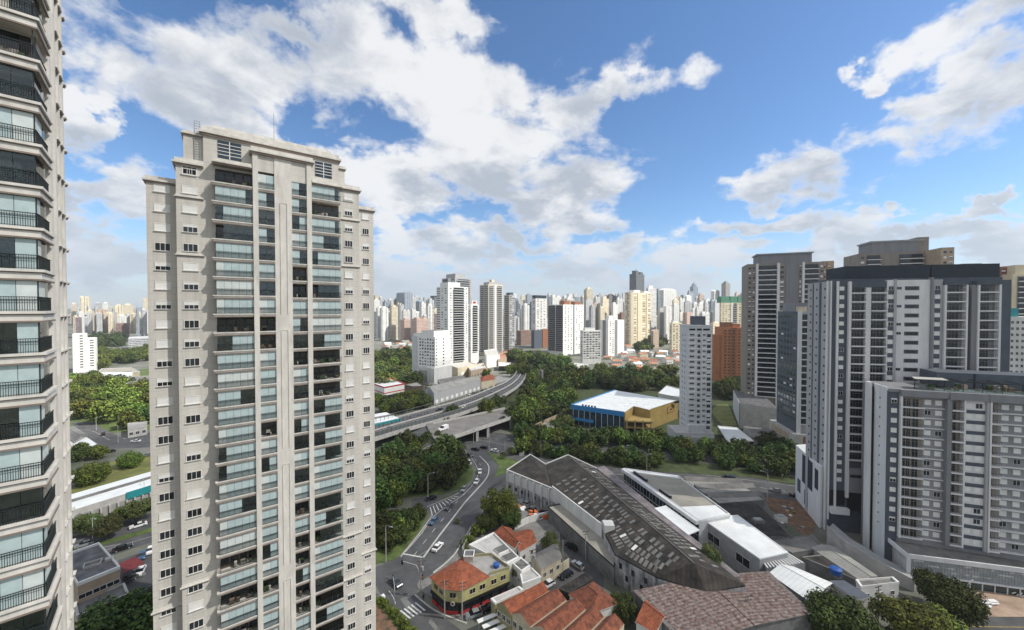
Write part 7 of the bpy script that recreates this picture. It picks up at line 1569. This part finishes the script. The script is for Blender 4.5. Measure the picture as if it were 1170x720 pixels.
tag(link('far_woods', fm), 'remaining small distant trees filling the green gaps between far buildings', 'woods', None, 'stuff')
# ------------------------------------------------------------------ vehicles
def car_meshes(paint, kind='hatch'):
    L_, Wd, H_ = (4.1, 1.74, 1.48) if kind == 'hatch' else (4.5, 1.78, 1.44)
    if kind == 'van': L_, Wd, H_ = 5.6, 2.0, 2.35
    prof = {'hatch': [(-2.05, .35), (-2.05, .85), (-1.9, 1.0), (-1.0, 1.04), (2.02, 1.0), (2.05, .8), (2.05, .35)],
            'sedan': [(-2.25, .35), (-2.25, .78), (-2.1, .92), (-1.1, .98), (1.5, 1.0), (2.2, .98), (2.25, .8), (2.25, .35)],
            'van': [(-2.8, .4), (-2.8, 1.0), (-2.3, 1.25), (-1.6, 1.4), (2.78, 1.4), (2.8, .9), (2.8, .4)]}[kind]
    cab = {'hatch': [(-1.05, 1.03), (-.35, 1.45), (1.35, 1.48), (1.98, 1.0)], 'sedan': [(-1.1, .97), (-.3, 1.4), (.95, 1.42), (1.65, .99)], 'van': [(-1.7, 1.38), (-.9, 2.25), (2.7, 2.35), (2.77, 1.39)]}[kind]
    def extr(mb, pr, w0, w1f, m):
        n = len(pr); i = len(mb.v); mz = max(p[1] for p in pr); nz = min(p[1] for p in pr)
        for s in (-1, 1):
            for (x, z) in pr: mb.v.append((x, s * (w0 / 2) * (1 - w1f * (z - nz) / (mz - nz + 1e-6)), z))
        k = mb.mi(m); mb.f.append(tuple(i + j for j in range(n))); mb.m.append(k); mb.f.append(tuple(i + n + j for j in range(n))[::-1]); mb.m.append(k)
        for j in range(n): mb.f.append((i + j, i + n + j, i + n + (j + 1) % n, i + (j + 1) % n)); mb.m.append(k)
    b = MB(); extr(b, prof, Wd, .08, paint)
    hw = Wd / 2 * .82; x0, x1 = cab[1][0] + .12, cab[2][0] - .05; zt = cab[2][1]
    b.box(x0, x1, -hw * .95, hw * .95, zt - .03, zt + .03, paint)
    if kind == 'van': b.box(-.3, 2.74, -Wd / 2 * .93, Wd / 2 * .93, 1.4, 2.34, paint)
    g = MB(); extr(g, cab, Wd * .92, .16, 'pane_dark')
    w = MB(); r = .33 if kind != 'van' else .36
    w.tube([(0, -.11, r), (0, .11, r)], r, 'tyre', 14); rim = MB(); rim.tube([(0, -.125, r), (0, .125, r)], r * .58, 'metal_grey', 10)
    hl = MB(); hl.box(-.05, .05, -.18, .18, -.09, .09, 'lamp_glass'); tl = MB(); tl.box(-.05, .05, -.15, .15, -.11, .11, 'light_red')
    wb = L_ * .31
    return dict(body=b.mesh('body'), glass=g.mesh('windows'), wheel=w.mesh('wheel'), rim=rim.mesh('rim'), hl=hl.mesh('headlight'), tl=tl.mesh('tail_light'), wb=wb, Wd=Wd, L=L_)
CM = {}
def car(px, py, ang, paint, label, kind='hatch', z=0.03, group=None, name='car', cat='car', s=1.0):
    k = (paint, kind)
    if k not in CM: CM[k] = car_meshes(paint, kind)
    c = CM[k]; p = G(px, py, z); t = thing(name, label, cat, (p.x, p.y, z), ang, group); t.scale = (s, s, s)
    link('body', c['body'], t); link('windows', c['glass'], t)
    for sx in (-1, 1):
        for sy in (-1, 1):
            w = link('wheel', c['wheel'], t, T(sx * c['wb'], sy * (c['Wd'] / 2 - .1), 0)); link('rim', c['rim'], w)
    for sy in (-1, 1): link('headlight', c['hl'], t, T(-c['L'] / 2, sy * c['Wd'] * .36, .72)); link('tail_light', c['tl'], t, T(c['L'] / 2, sy * c['Wd'] * .38, .8))
    return t
def ang_px(a, b): p, q = G(*a), G(*b); return atan2(q.y - p.y, q.x - p.x)
road_a = ang_px((497, 600), (530, 568)); road_b = ang_px((540, 556), (549, 542)); av = ang_px((560, 513), (640, 527)); de = ang_px((505, 497), (580, 471)); la = ang_px((83, 630), (180, 600))
car(495.5, 597.5, road_a, 'car_blue', 'grey-blue car driving on the two lane road near the zebra chevrons')
car(530, 560.5, road_a + .15, 'car_silver', 'silver car on the bend of the two lane road, third from the junction')
car(544.5, 552, road_b, 'car_white', 'white car on the bend, between the silver car and the white one ahead')
car(548, 540.5, road_b + .35, 'car_white', 'white car furthest up the two lane bend, near the avenue')
car(492.5, 571, ang_px((488, 572), (505, 567)), 'car_black', 'black car parked on the small service road by the wooded loop')
car(537, 521.5, 2.2, 'car_black', 'black car turning off the avenue at the top of the bend')
car(536, 530, 1.9, 'car_white', 'white car half hidden by the wooded loop at the bend')
car(543, 514.5, av, 'car_black', 'black car on the avenue just out from under the bridge', 'sedan'); car(553, 512.5, av, 'car_black', 'second black car on the avenue, right of the one leaving the bridge')
car(565, 516, av, 'car_white', 'white car on the avenue above the triangular island'); car(589, 519, av, 'car_black', 'black car on the avenue between the triangular island and the warehouse', 'sedan')
car(506.5, 491.5, de, 'car_white', 'white van crossing the road bridge', 'van', z=7.01, name='van', cat='van', s=1.1)
car(574, 478.5, de, 'car_black', 'black car at the right end of the bridge deck', z=7.01)
car(541, 704.5, .42, 'car_silver', 'silver car parked in front of the black and red shopfront', 'hatch'); car(559, 697, .42, 'car_black', 'black car parked behind the silver one by the shopfront')
car(626, 670, .62, 'car_white', 'white car parked at the cream yard wall', z=.03); car(647, 659, .62, 'car_black', 'black car at the far end of the cream yard wall')
car(653, 627, -.9, 'car_black', 'black car parked under the lean-to of the blackened warehouse'); car(615, 592, -.9, 'car_white', 'white car in the cluttered yard beside the warehouse wall'); car(622, 588, -.9, 'car_black', 'black car in the cluttered yard beside the warehouse wall')
car(607, 584, -.5, 'car_grey', 'grey car in the yard against the stained white wall'); car(600, 577, -.6, 'car_silver', 'silver car in the yard at the far end of the stained wall')
car(158, 602, la, 'car_white', 'white car driving on the avenue between the two beige towers', 'sedan', z=.04)
car(163, 637, 2.2, 'car_blue', 'blue car parked beside the dark red awning'); car(172, 631, 2.2, 'car_white', 'white car parked right of the blue car by the awning'); car(149, 701, 1.7, 'car_silver', 'pale car parked by the annex near the bottom, between the towers')
car(126, 517, .6, 'car_black', 'black car at the side street corner behind the lawn'); car(168, 521, .2, 'car_silver', 'silver car by the right edge of the lawn beside the stone tower'); car(118, 497, -.8, 'car_black', 'black car further up the side street, left')
car(830, 519.5, .1, 'car_white', 'white car parked under the white sheet roofed shop, left one'); car(856, 518, .1, 'car_white', 'white car parked under the white sheet roofed shop, right one'); car(843, 523, -.2, 'car_silver', 'silver car between the two white cars by the white sheet roof')
car(832, 549.5, av, 'car_black', 'black box van on the near avenue carriageway behind the sawtooth roof', 'van', name='van', cat='van'); car(716, 512, av, 'car_silver', 'silver car on the far carriageway below the store deck'); car(745, 517, av, 'car_white', 'white car on the far carriageway right of the silver one')
car(640, 509, av, 'car_grey', 'grey car on the far carriageway below the blue glass front'); car(780, 550, av, 'car_grey', 'grey car on the near carriageway behind the beige flat roof'); car(886, 562, av, 'car_silver', 'silver car on the near carriageway left of the podium wing')
hw = [(536, 451.5), (541, 450), (546, 448.5), (551, 447), (557, 445), (562, 443), (567, 441.5)]
for i, (x, y) in enumerate(hw): car(x, y, de + 1.0, ['car_white', 'car_grey', 'car_silver', 'car_black', 'car_white', 'car_silver', 'car_red'][i], ['first', 'second', 'third', 'fourth', 'fifth', 'sixth', 'seventh'][i] + ' parked car from the left in the row beside the elevated highway', group='cars parked in a row beside the elevated highway')
for i, (f, s, c, lab) in enumerate(((.12, .3, 'car_grey', 'grey car on the elevated highway behind the noise barrier, leftmost'), (.30, .7, 'car_black', 'black car on the far lanes of the elevated highway'), (.42, .3, 'car_white', 'white car on the near lanes of the elevated highway'), (.62, .65, 'car_silver', 'silver car where the elevated highway begins to curve'))):
    q = int(f * (len(near) - 1)); p = near[q].lerp(far_[q], s); d = near[q + 1] - near[q]; t = car(600, 600, atan2(d.y, d.x), c, lab); t.location = (p.x, p.y, 7.02)
for i, (x, y, a, c, lab) in enumerate(((96, 624, la, 'car_silver', 'silver car on the left avenue near the near tower edge'), (140, 628, la + pi, 'car_black', 'black car on the lower lanes of the left avenue'), (146, 665, 1.2, 'car_grey', 'grey car in the car park below the dark red awning'), (160, 655, 2.1, 'car_white', 'white car in the car park right of the grey one'), (164, 684, 1.9, 'car_black', 'black car in the car park near the stone tower base'), (155, 505, .1, 'car_white', 'white car on the side street right of the corner lamp'), (513, 581, road_a, 'car_grey', 'grey car between the blue car and the chevrons'), (500, 627, road_a + pi, 'car_white', 'white car coming down right of the low divider'), (610, 519, av, 'car_white', 'white car on the avenue behind the warehouse gable'), (452, 668, 2.4, 'car_grey', 'grey car turning in the junction'), (660, 648, -.9, 'car_silver', 'silver car in the alley beside the corrugated car shelter'), (800, 552, av, 'car_white', 'white car on the near carriageway above the beige flat roof'), (908, 568, av, 'car_black', 'black car on the near carriageway beside the bare earth'))): car(x, y, a, c, lab, 'sedan' if i % 2 else 'hatch', z=.05)
# motorcycle
t = thing('motorcycle', 'motorcycle with rider-less seat on the left avenue near the white car', 'motorcycle', G(112, 611, .04), la); t.location.z = .04
o = MB(); o.tube([(-.7, 0, .75), (-.2, 0, .85), (.5, 0, .8), (.9, 0, .9)], .14, 'car_black', 8); o.box(-.3, .3, -.14, .14, .3, .62, 'metal_grey'); o.build('frame', t)
for x in (-.68, .68): o = MB(); o.tube([(x, -.06, .31), (x, .06, .31)], .31, 'tyre', 14); o.build('wheel', t)
o = MB(); o.tube([(-.55, -.35, 1.05), (-.5, 0, 1.0), (-.55, .35, 1.05)], .025, 'rail_dark', 6); o.tube([(-.7, 0, .31), (-.5, 0, 1.0)], .04, 'metal_grey', 6); o.build('handlebar', t)
# ------------------------------------------------------------------ street furniture
def lamp(px, py, h, label, ang=0.0, arm=2.0, group='street lamps', z=0.0):
    p = G(px, py, z); t = thing('street_lamp', label, 'street lamp', (p.x, p.y, z), ang, group)
    o = MB(); o.tube([(0, 0, 0), (0, 0, h)], .13, 'concrete_pale', 8, .07); o.build('pole', t)
    o = MB(); o.tube([(0, 0, h - .05), (arm * .5, 0, h + .25), (arm, 0, h + .3)], .05, 'metal_grey', 6); o.build('arm', t)
    o = MB(); o.box(arm - .1, arm + .7, -.16, .16, h + .22, h + .36, 'metal_grey'); o.box(arm + .05, arm + .6, -.12, .12, h + .18, h + .22, 'lamp_glass'); o.build('lamp_head', t)
for a in ((489, 571, 10, 'street lamp standing on the grass edge of the wooded loop'), (441, 643, 11, 'tall street lamp at the corner of the verge beside the stone tower'), (541, 507, 9, 'street lamp in front of the bridge pier'), (559, 517, 9, 'street lamp at the tip of the triangular island'), (577, 522, 9, 'street lamp on the triangular island, right'), (618, 522, 8, 'street lamp among the median trees behind the warehouse'),
          (877, 573, 11, 'tall street lamp beside the bare red earth'), (739, 540, 8, 'street lamp by the near carriageway behind the beige flat roof'), (135, 506, 9, 'street lamp at the side street corner, far left'), (110, 492, 8, 'street lamp up the side street, far left'), (106, 620, 8, 'street lamp on the left avenue median'), (165, 575, 8, 'white street lamp in front of the teal edge, left'), (608, 430, 14, 'tall lamp mast above the wood right of the highway curve'), (672, 506, 8, 'street lamp in the tree belt below the store'), (1105, 705, 8, 'street lamp on the construction ground, lower right')):
    lamp(a[0], a[1], a[2], a[3], trr.choice([0.4, 2.4, -0.5]))
def upole(px, py, h, label, ang=0.3, tr=True, z=0):
    p = G(px, py); t = thing('utility_pole', label, 'utility pole', (p.x, p.y, z), ang, 'utility poles')
    o = MB(); o.tube([(0, 0, 0), (0, 0, h)], .17, 'concrete', 8, .11); o.build('pole', t)
    o = MB(); o.box(-1.1, 1.1, -.06, .06, h - .5, h - .38, 'bark'); o.box(-.8, .8, -.06, .06, h - 1.3, h - 1.2, 'bark')
    for x in (-1, -.5, .5, 1): o.cyl(x, 0, h - .38, h - .18, .05, 'brick_brown', 6)
    o.build('crossarm', t)
    if tr: o = MB(); o.cyl(.42, 0, h - 2.9, h - 1.9, .3, 'metal_grey', 12); o.build('transformer', t)
    return Vector((p.x, p.y, h - .2))
u1 = upole(481, 683, 10, 'utility pole on the corner island left of the yellow corner building'); u2 = upole(508, 707, 9.5, 'white footed pole before the corner building, left of two', tr=False); u3 = upole(528, 709, 9.5, 'white footed pole before the corner building, right of two', tr=False)
u4 = upole(609, 671, 10.5, 'tall pole beside the plain white house wall'); u5 = upole(643, 653, 9, 'pole standing at the cream yard wall', tr=False); u6 = upole(1003, 722, 11, 'utility pole with a transformer between the two big trees, lower right'); u7 = upole(669, 640, 9, 'pole in the alley below the lean-to', tr=False); u8 = upole(855, 723, 9, 'pole at the bottom edge below the rusty roof', tr=False)
def cable(a, b, label, sag=.7):
    pts = [a.lerp(b, i / 10) - Vector((0, 0, sag * 4 * (i / 10) * (1 - i / 10))) for i in range(11)]; o = MB(); o.tube(pts, .022, 'rail_dark', 4); tag(o.build('power_cable'), label, 'cable')
cable(u1, u2, 'black cable from the corner island pole to the left white footed pole'); cable(u2, u3, 'black cable between the two white footed poles', .2); cable(u3, u4, 'black cable over the yellow walls to the pole by the white house'); cable(u4, u5, 'black cable along the cream yard wall'); cable(u5, u7, 'black cable crossing the alley'); cable(u8, u6, 'black cable from the bottom edge to the transformer pole')
def tlight(px, py, label, ang, arm=4):
    p = G(px, py); t = thing('traffic_light', label, 'traffic light', p, ang, 'traffic lights at the junction')
    o = MB(); o.tube([(0, 0, 0), (0, 0, 4.2), (.6, 0, 5.2), (arm, 0, 5.5)], .075, 'concrete_pale', 8); o.build('pole', t)
    o = MB(); o.box(arm - .22, arm + .22, -.15, .15, 4.5, 5.7, 'black'); o.build('signal_box', t)
    for z, m in ((5.42, 'light_red'), (5.1, 'paint_yellow'), (4.78, 'leaf_mid')): o = MB(); o.tube([(arm, -.18, z), (arm, -.151, z)], .13, m, 10); o.build('signal_lens', t)
tlight(478, 668, 'traffic light reaching left over the junction from the corner island', pi - .3, 5); tlight(451, 693, 'traffic light on a curved white arm by the zebra crossing', 2.0, 3.5); tlight(479, 684, 'traffic light on the corner island beside the pole', .9, 1)
# sign on the avenue
t = thing('road_sign', 'blank backed road sign board over the avenue kerb right of the triangular island', 'road sign', G(596, 527), .3)
o = MB(); o.tube([(0, 0, 0), (0, 0, 4)], .08, 'metal_grey', 8); o.build('post', t); o = MB(); o.box(-1.2, 1.2, -.1, -.04, 2.6, 4.2, 'metal_grey'); o.build('board', t)
# construction bits
rr = random.Random(8)
for i, (x, y, lab) in enumerate(((1128, 689, 'white sheets stacked on the construction ground'), (1163, 680, 'tangle of pale pipes on the construction ground at the right edge'), (960, 632, 'red barrier blocks beside the access ramp'))):
    p = G(x, y); t = thing('material_pile', lab, 'material pile', p, rr.random())
    for j in range(7):
        o = MB(); a = rr.uniform(-1.2, 1.2); b = rr.uniform(-.8, .8)
        if i == 1: o.tube([(a - 1.4, b, .2 + .1 * j), (a + 1.6, b + rr.uniform(-.6, .6), .3 + .12 * j)], .12, 'white_paint', 8)
        else: o.box(a - 1.1, a + 1.1, b - .5, b + .5, .12 * j, .12 * j + .1, 'white_paint' if i == 0 else 'red')
        o.build('pipe' if i == 1 else 'sheet', t, Matrix.Rotation(rr.uniform(-.3, .3), 4, 'Z'))
for i, (x, y) in enumerate(((1125, 672), (1143, 674), (1160, 675))):
    p = G(x, y); t = thing('scaffold_post', ['left', 'middle', 'right'][i] + ' rust-red post with a bracket on the construction ground', 'post', p, 0, 'posts on the construction ground'); o = MB(); o.tube([(0, 0, 0), (0, 0, 4.2)], .14, 'brick_red', 8, .10); o.build('post', t); o = MB(); o.box(-.7, .7, -.1, .1, 4.0, 4.25, 'rail_dark'); o.build('bracket', t)
# yard clutter
rr = random.Random(14)
for i in range(16):
    x = rr.uniform(594, 624); y = 572 + (x - 594) * .55 + rr.uniform(0, 12); p = G(x, y); o = MB(); w = rr.uniform(.6, 1.8); m = rr.choice(['metal_grey', 'white_paint', 'rail_dark', 'orange', 'tan', 'tank_blue'])
    o.prism([(-w, -.5), (w * .8, -.6), (w, .5), (-w * .7, .7)], 0, rr.uniform(.5, 1.7), m); ob = o.build('crate'); ob.location = p; ob.rotation_euler = (0, 0, rr.uniform(0, 3)); tag(ob, 'crate of scrap in the cluttered yard beside the stained warehouse wall', 'crate', 'scrap crates in the cluttered yard')
rr = random.Random(40)
for i in range(14):
    p = G(rr.uniform(882, 918), rr.uniform(578, 606)); o = MB(); w = rr.uniform(.3, 1.1); o.prism([(w * cos(a) * rr.uniform(.7, 1.1), w * sin(a) * rr.uniform(.7, 1.1)) for a in (0, 1.1, 2.2, 3.3, 4.4, 5.4)], 0, rr.uniform(.3, .9), rr.choice(['concrete_dark', 'concrete', 'earth_pale', 'grass_dry', 'white_wall'])); ob = o.build('rubble'); ob.location = (p.x, p.y, .1); tag(ob, 'lump of rubble or scrub on the bare red earth', 'rubble', 'rubble on the bare red earth')
# debris on roofs: ventilation blocks
for i, (x, y, z, lab) in enumerate(((831, 600, 6, 'grey'), (848, 603, 6, 'white'), (892, 592, 6, 'pale'), (866, 596, 6, 'dark grey'))):
    p = G(x, y, z); o = MB(); o.box(-1.6, 1.6, -1, 1, 0, 1.3, ['metal_grey', 'white_paint', 'concrete_pale', 'concrete_dark'][i]); o.box(-1.2, 1.2, -.7, .7, 1.3, 1.7, 'metal_grey'); ob = o.build('roof_unit'); ob.location = (p.x, p.y, 5.3); tag(ob, lab + ' ventilation unit on the patched dark grey roof', 'roof unit')
# ------------------------------------------------------------------ people
def person(px, py, label, cloth, ang=0.0, stride=.25, legs='cloth_dark', z=.16):
    p = G(px, py); me = bpy.data.meshes.new('person')
    J = [(0, 0, .92), (0, 0, 1.18), (0, 0, 1.42), (0, 0, 1.53), (0, 0, 1.66), (0, .02, 1.78), (.19, 0, 1.40), (.25, .06 * stride * 4, 1.12), (.24, .22 * stride * 4, .88), (-.19, 0, 1.40), (-.25, -.06 * stride * 4, 1.12), (-.24, -.16 * stride * 4, .88),
         (.10, 0, .86), (.11, -stride * .5, .48), (.11, -stride, .07), (.11, -stride + .16, .03), (-.10, 0, .86), (-.11, stride * .6, .48), (-.11, stride, .07), (-.11, stride + .18, .03)]
    Ed = [(0, 1), (1, 2), (2, 3), (3, 4), (4, 5), (2, 6), (6, 7), (7, 8), (2, 9), (9, 10), (10, 11), (0, 12), (12, 13), (13, 14), (14, 15), (0, 16), (16, 17), (17, 18), (18, 19)]
    Rr = [.15, .13, .16, .06, .10, .07, .07, .045, .035, .07, .045, .035, .10, .065, .045, .035, .10, .065, .045, .035]
    me.from_pydata(J, Ed, []); ob = bpy.data.objects.new('person', me); COL.objects.link(ob)
    sm = ob.modifiers.new('skin', 'SKIN'); me.skin_vertices.new() if not me.skin_vertices else None
    for i, v in enumerate(me.skin_vertices[0].data): v.radius = (Rr[i], Rr[i] * (.75 if i < 3 else 1)); v.use_root = (i == 0)
    ob.modifiers.new('sub', 'SUBSURF').levels = 1; ob.modifiers['sub'].render_levels = 2
    for m in (cloth, legs, 'skin'): me.materials.append(MATS[m])
    ob.location = (p.x, p.y, z); ob.rotation_euler = (0, 0, ang); tag(ob, label, 'person')
    o = MB(); o.tube([(0, 0, .80), (0, 0, .95), (0, 0, 1.1)], .20, legs, 10, .19); o.build('trousers', ob)
    o = MB(); n = 8
    o.tube([(0, .0, 1.74), (0, -.01, 1.80), (0, -.02, 1.86)], .115, 'black', 10, .05); o.build('hair', ob)
    return ob
person(484, 687, 'person in dark clothes standing on the corner island by the zebra crossing', 'cloth_dark', .5, .12); person(1110, 694, 'person in dark clothes standing on the construction ground', 'cloth_dark', 2.0, .15, z=.06)
person(527, 706, 'person in red top walking in front of the red shopfront', 'maroon', 1.0, .25)

# ------------------------------------------------------------------ air and the cloud placed out of view to shade the foreground
hz_ = bpy.data.meshes.new('haze'); b_ = MB(); b_.box(-2600, 2600, -400, 4200, -1.2, 190, 'white_wall'); hz_ = b_.mesh('haze'); hz_.materials.clear()
hm = bpy.data.materials.new('haze_air'); hm.use_nodes = True; hn = hm.node_tree; hn.nodes.clear(); ho = hn.nodes.new('ShaderNodeOutputMaterial'); pv = hn.nodes.new('ShaderNodeVolumePrincipled')
pv.inputs['Color'].default_value = (.86, .92, 1, 1); pv.inputs['Density'].default_value = HAZE_DENSITY; pv.inputs['Anisotropy'].default_value = .3; hn.links.new(pv.outputs[0], ho.inputs['Volume']); hz_.materials.append(hm)
ho_ = link('haze', hz_); tag(ho_, None, None, None, 'stuff')
def unseen_cloud(name, cx, cy, z, rx, ry, label, seed, thin=0.35):
    rr = random.Random(seed); mb = MB(); n = 40
    c = bpy.data.meshes.new(name); v = []; f = []; off = [rr.uniform(0, 6.28) for _ in range(6)]
    def rad(a): return 1 + .10 * sin(3 * a + off[0]) + .07 * sin(5 * a + off[1]) + .05 * sin(9 * a + off[2]) + .03 * sin(17 * a + off[3])
    rings = [(.0, 60), (.35, 55), (.65, 42), (.88, 22), (1.0, 0), (.9, -14), (.6, -20), (.0, -22)]
    for r_, h_ in rings:
        for q in range(n): a = 2 * pi * q / n; k = rad(a) * r_; v.append((cx + rx * k * cos(a), cy + ry * k * sin(a), z + h_ * (1 + .3 * sin(7 * a + r_ * 5))))
    for j in range(len(rings) - 1):
        for q in range(n): f.append((j * n + q, (j + 1) * n + q, (j + 1) * n + (q + 1) % n, j * n + (q + 1) % n))
    c.from_pydata(v, [], f); c.update(); c.polygons.foreach_set('use_smooth', [True] * len(c.polygons))
    m = bpy.data.materials.new(name + '_vapour'); m.use_nodes = True; t = m.node_tree; t.nodes.clear(); o = t.nodes.new('ShaderNodeOutputMaterial'); mx = t.nodes.new('ShaderNodeMixShader'); tr = t.nodes.new('ShaderNodeBsdfTransparent'); tl = t.nodes.new('ShaderNodeBsdfTranslucent'); tl.inputs[0].default_value = (.9, .9, .9, 1)
    mx.inputs[0].default_value = 1 - thin; t.links.new(tr.outputs[0], mx.inputs[1]); t.links.new(tl.outputs[0], mx.inputs[2]); t.links.new(mx.outputs[0], o.inputs[0]); c.materials.append(m)
    ob = link(name, c); tag(ob, label, None, None, 'structure'); return ob
CH_ = 950.0; kx = SUN.x / SUN.z * CH_; ky = SUN.y / SUN.z * CH_
unseen_cloud('unseen_cloud', 20 + kx, 150 + ky, CH_, CLOUD_RX, CLOUD_RY, None, 5, CLOUD_THIN)
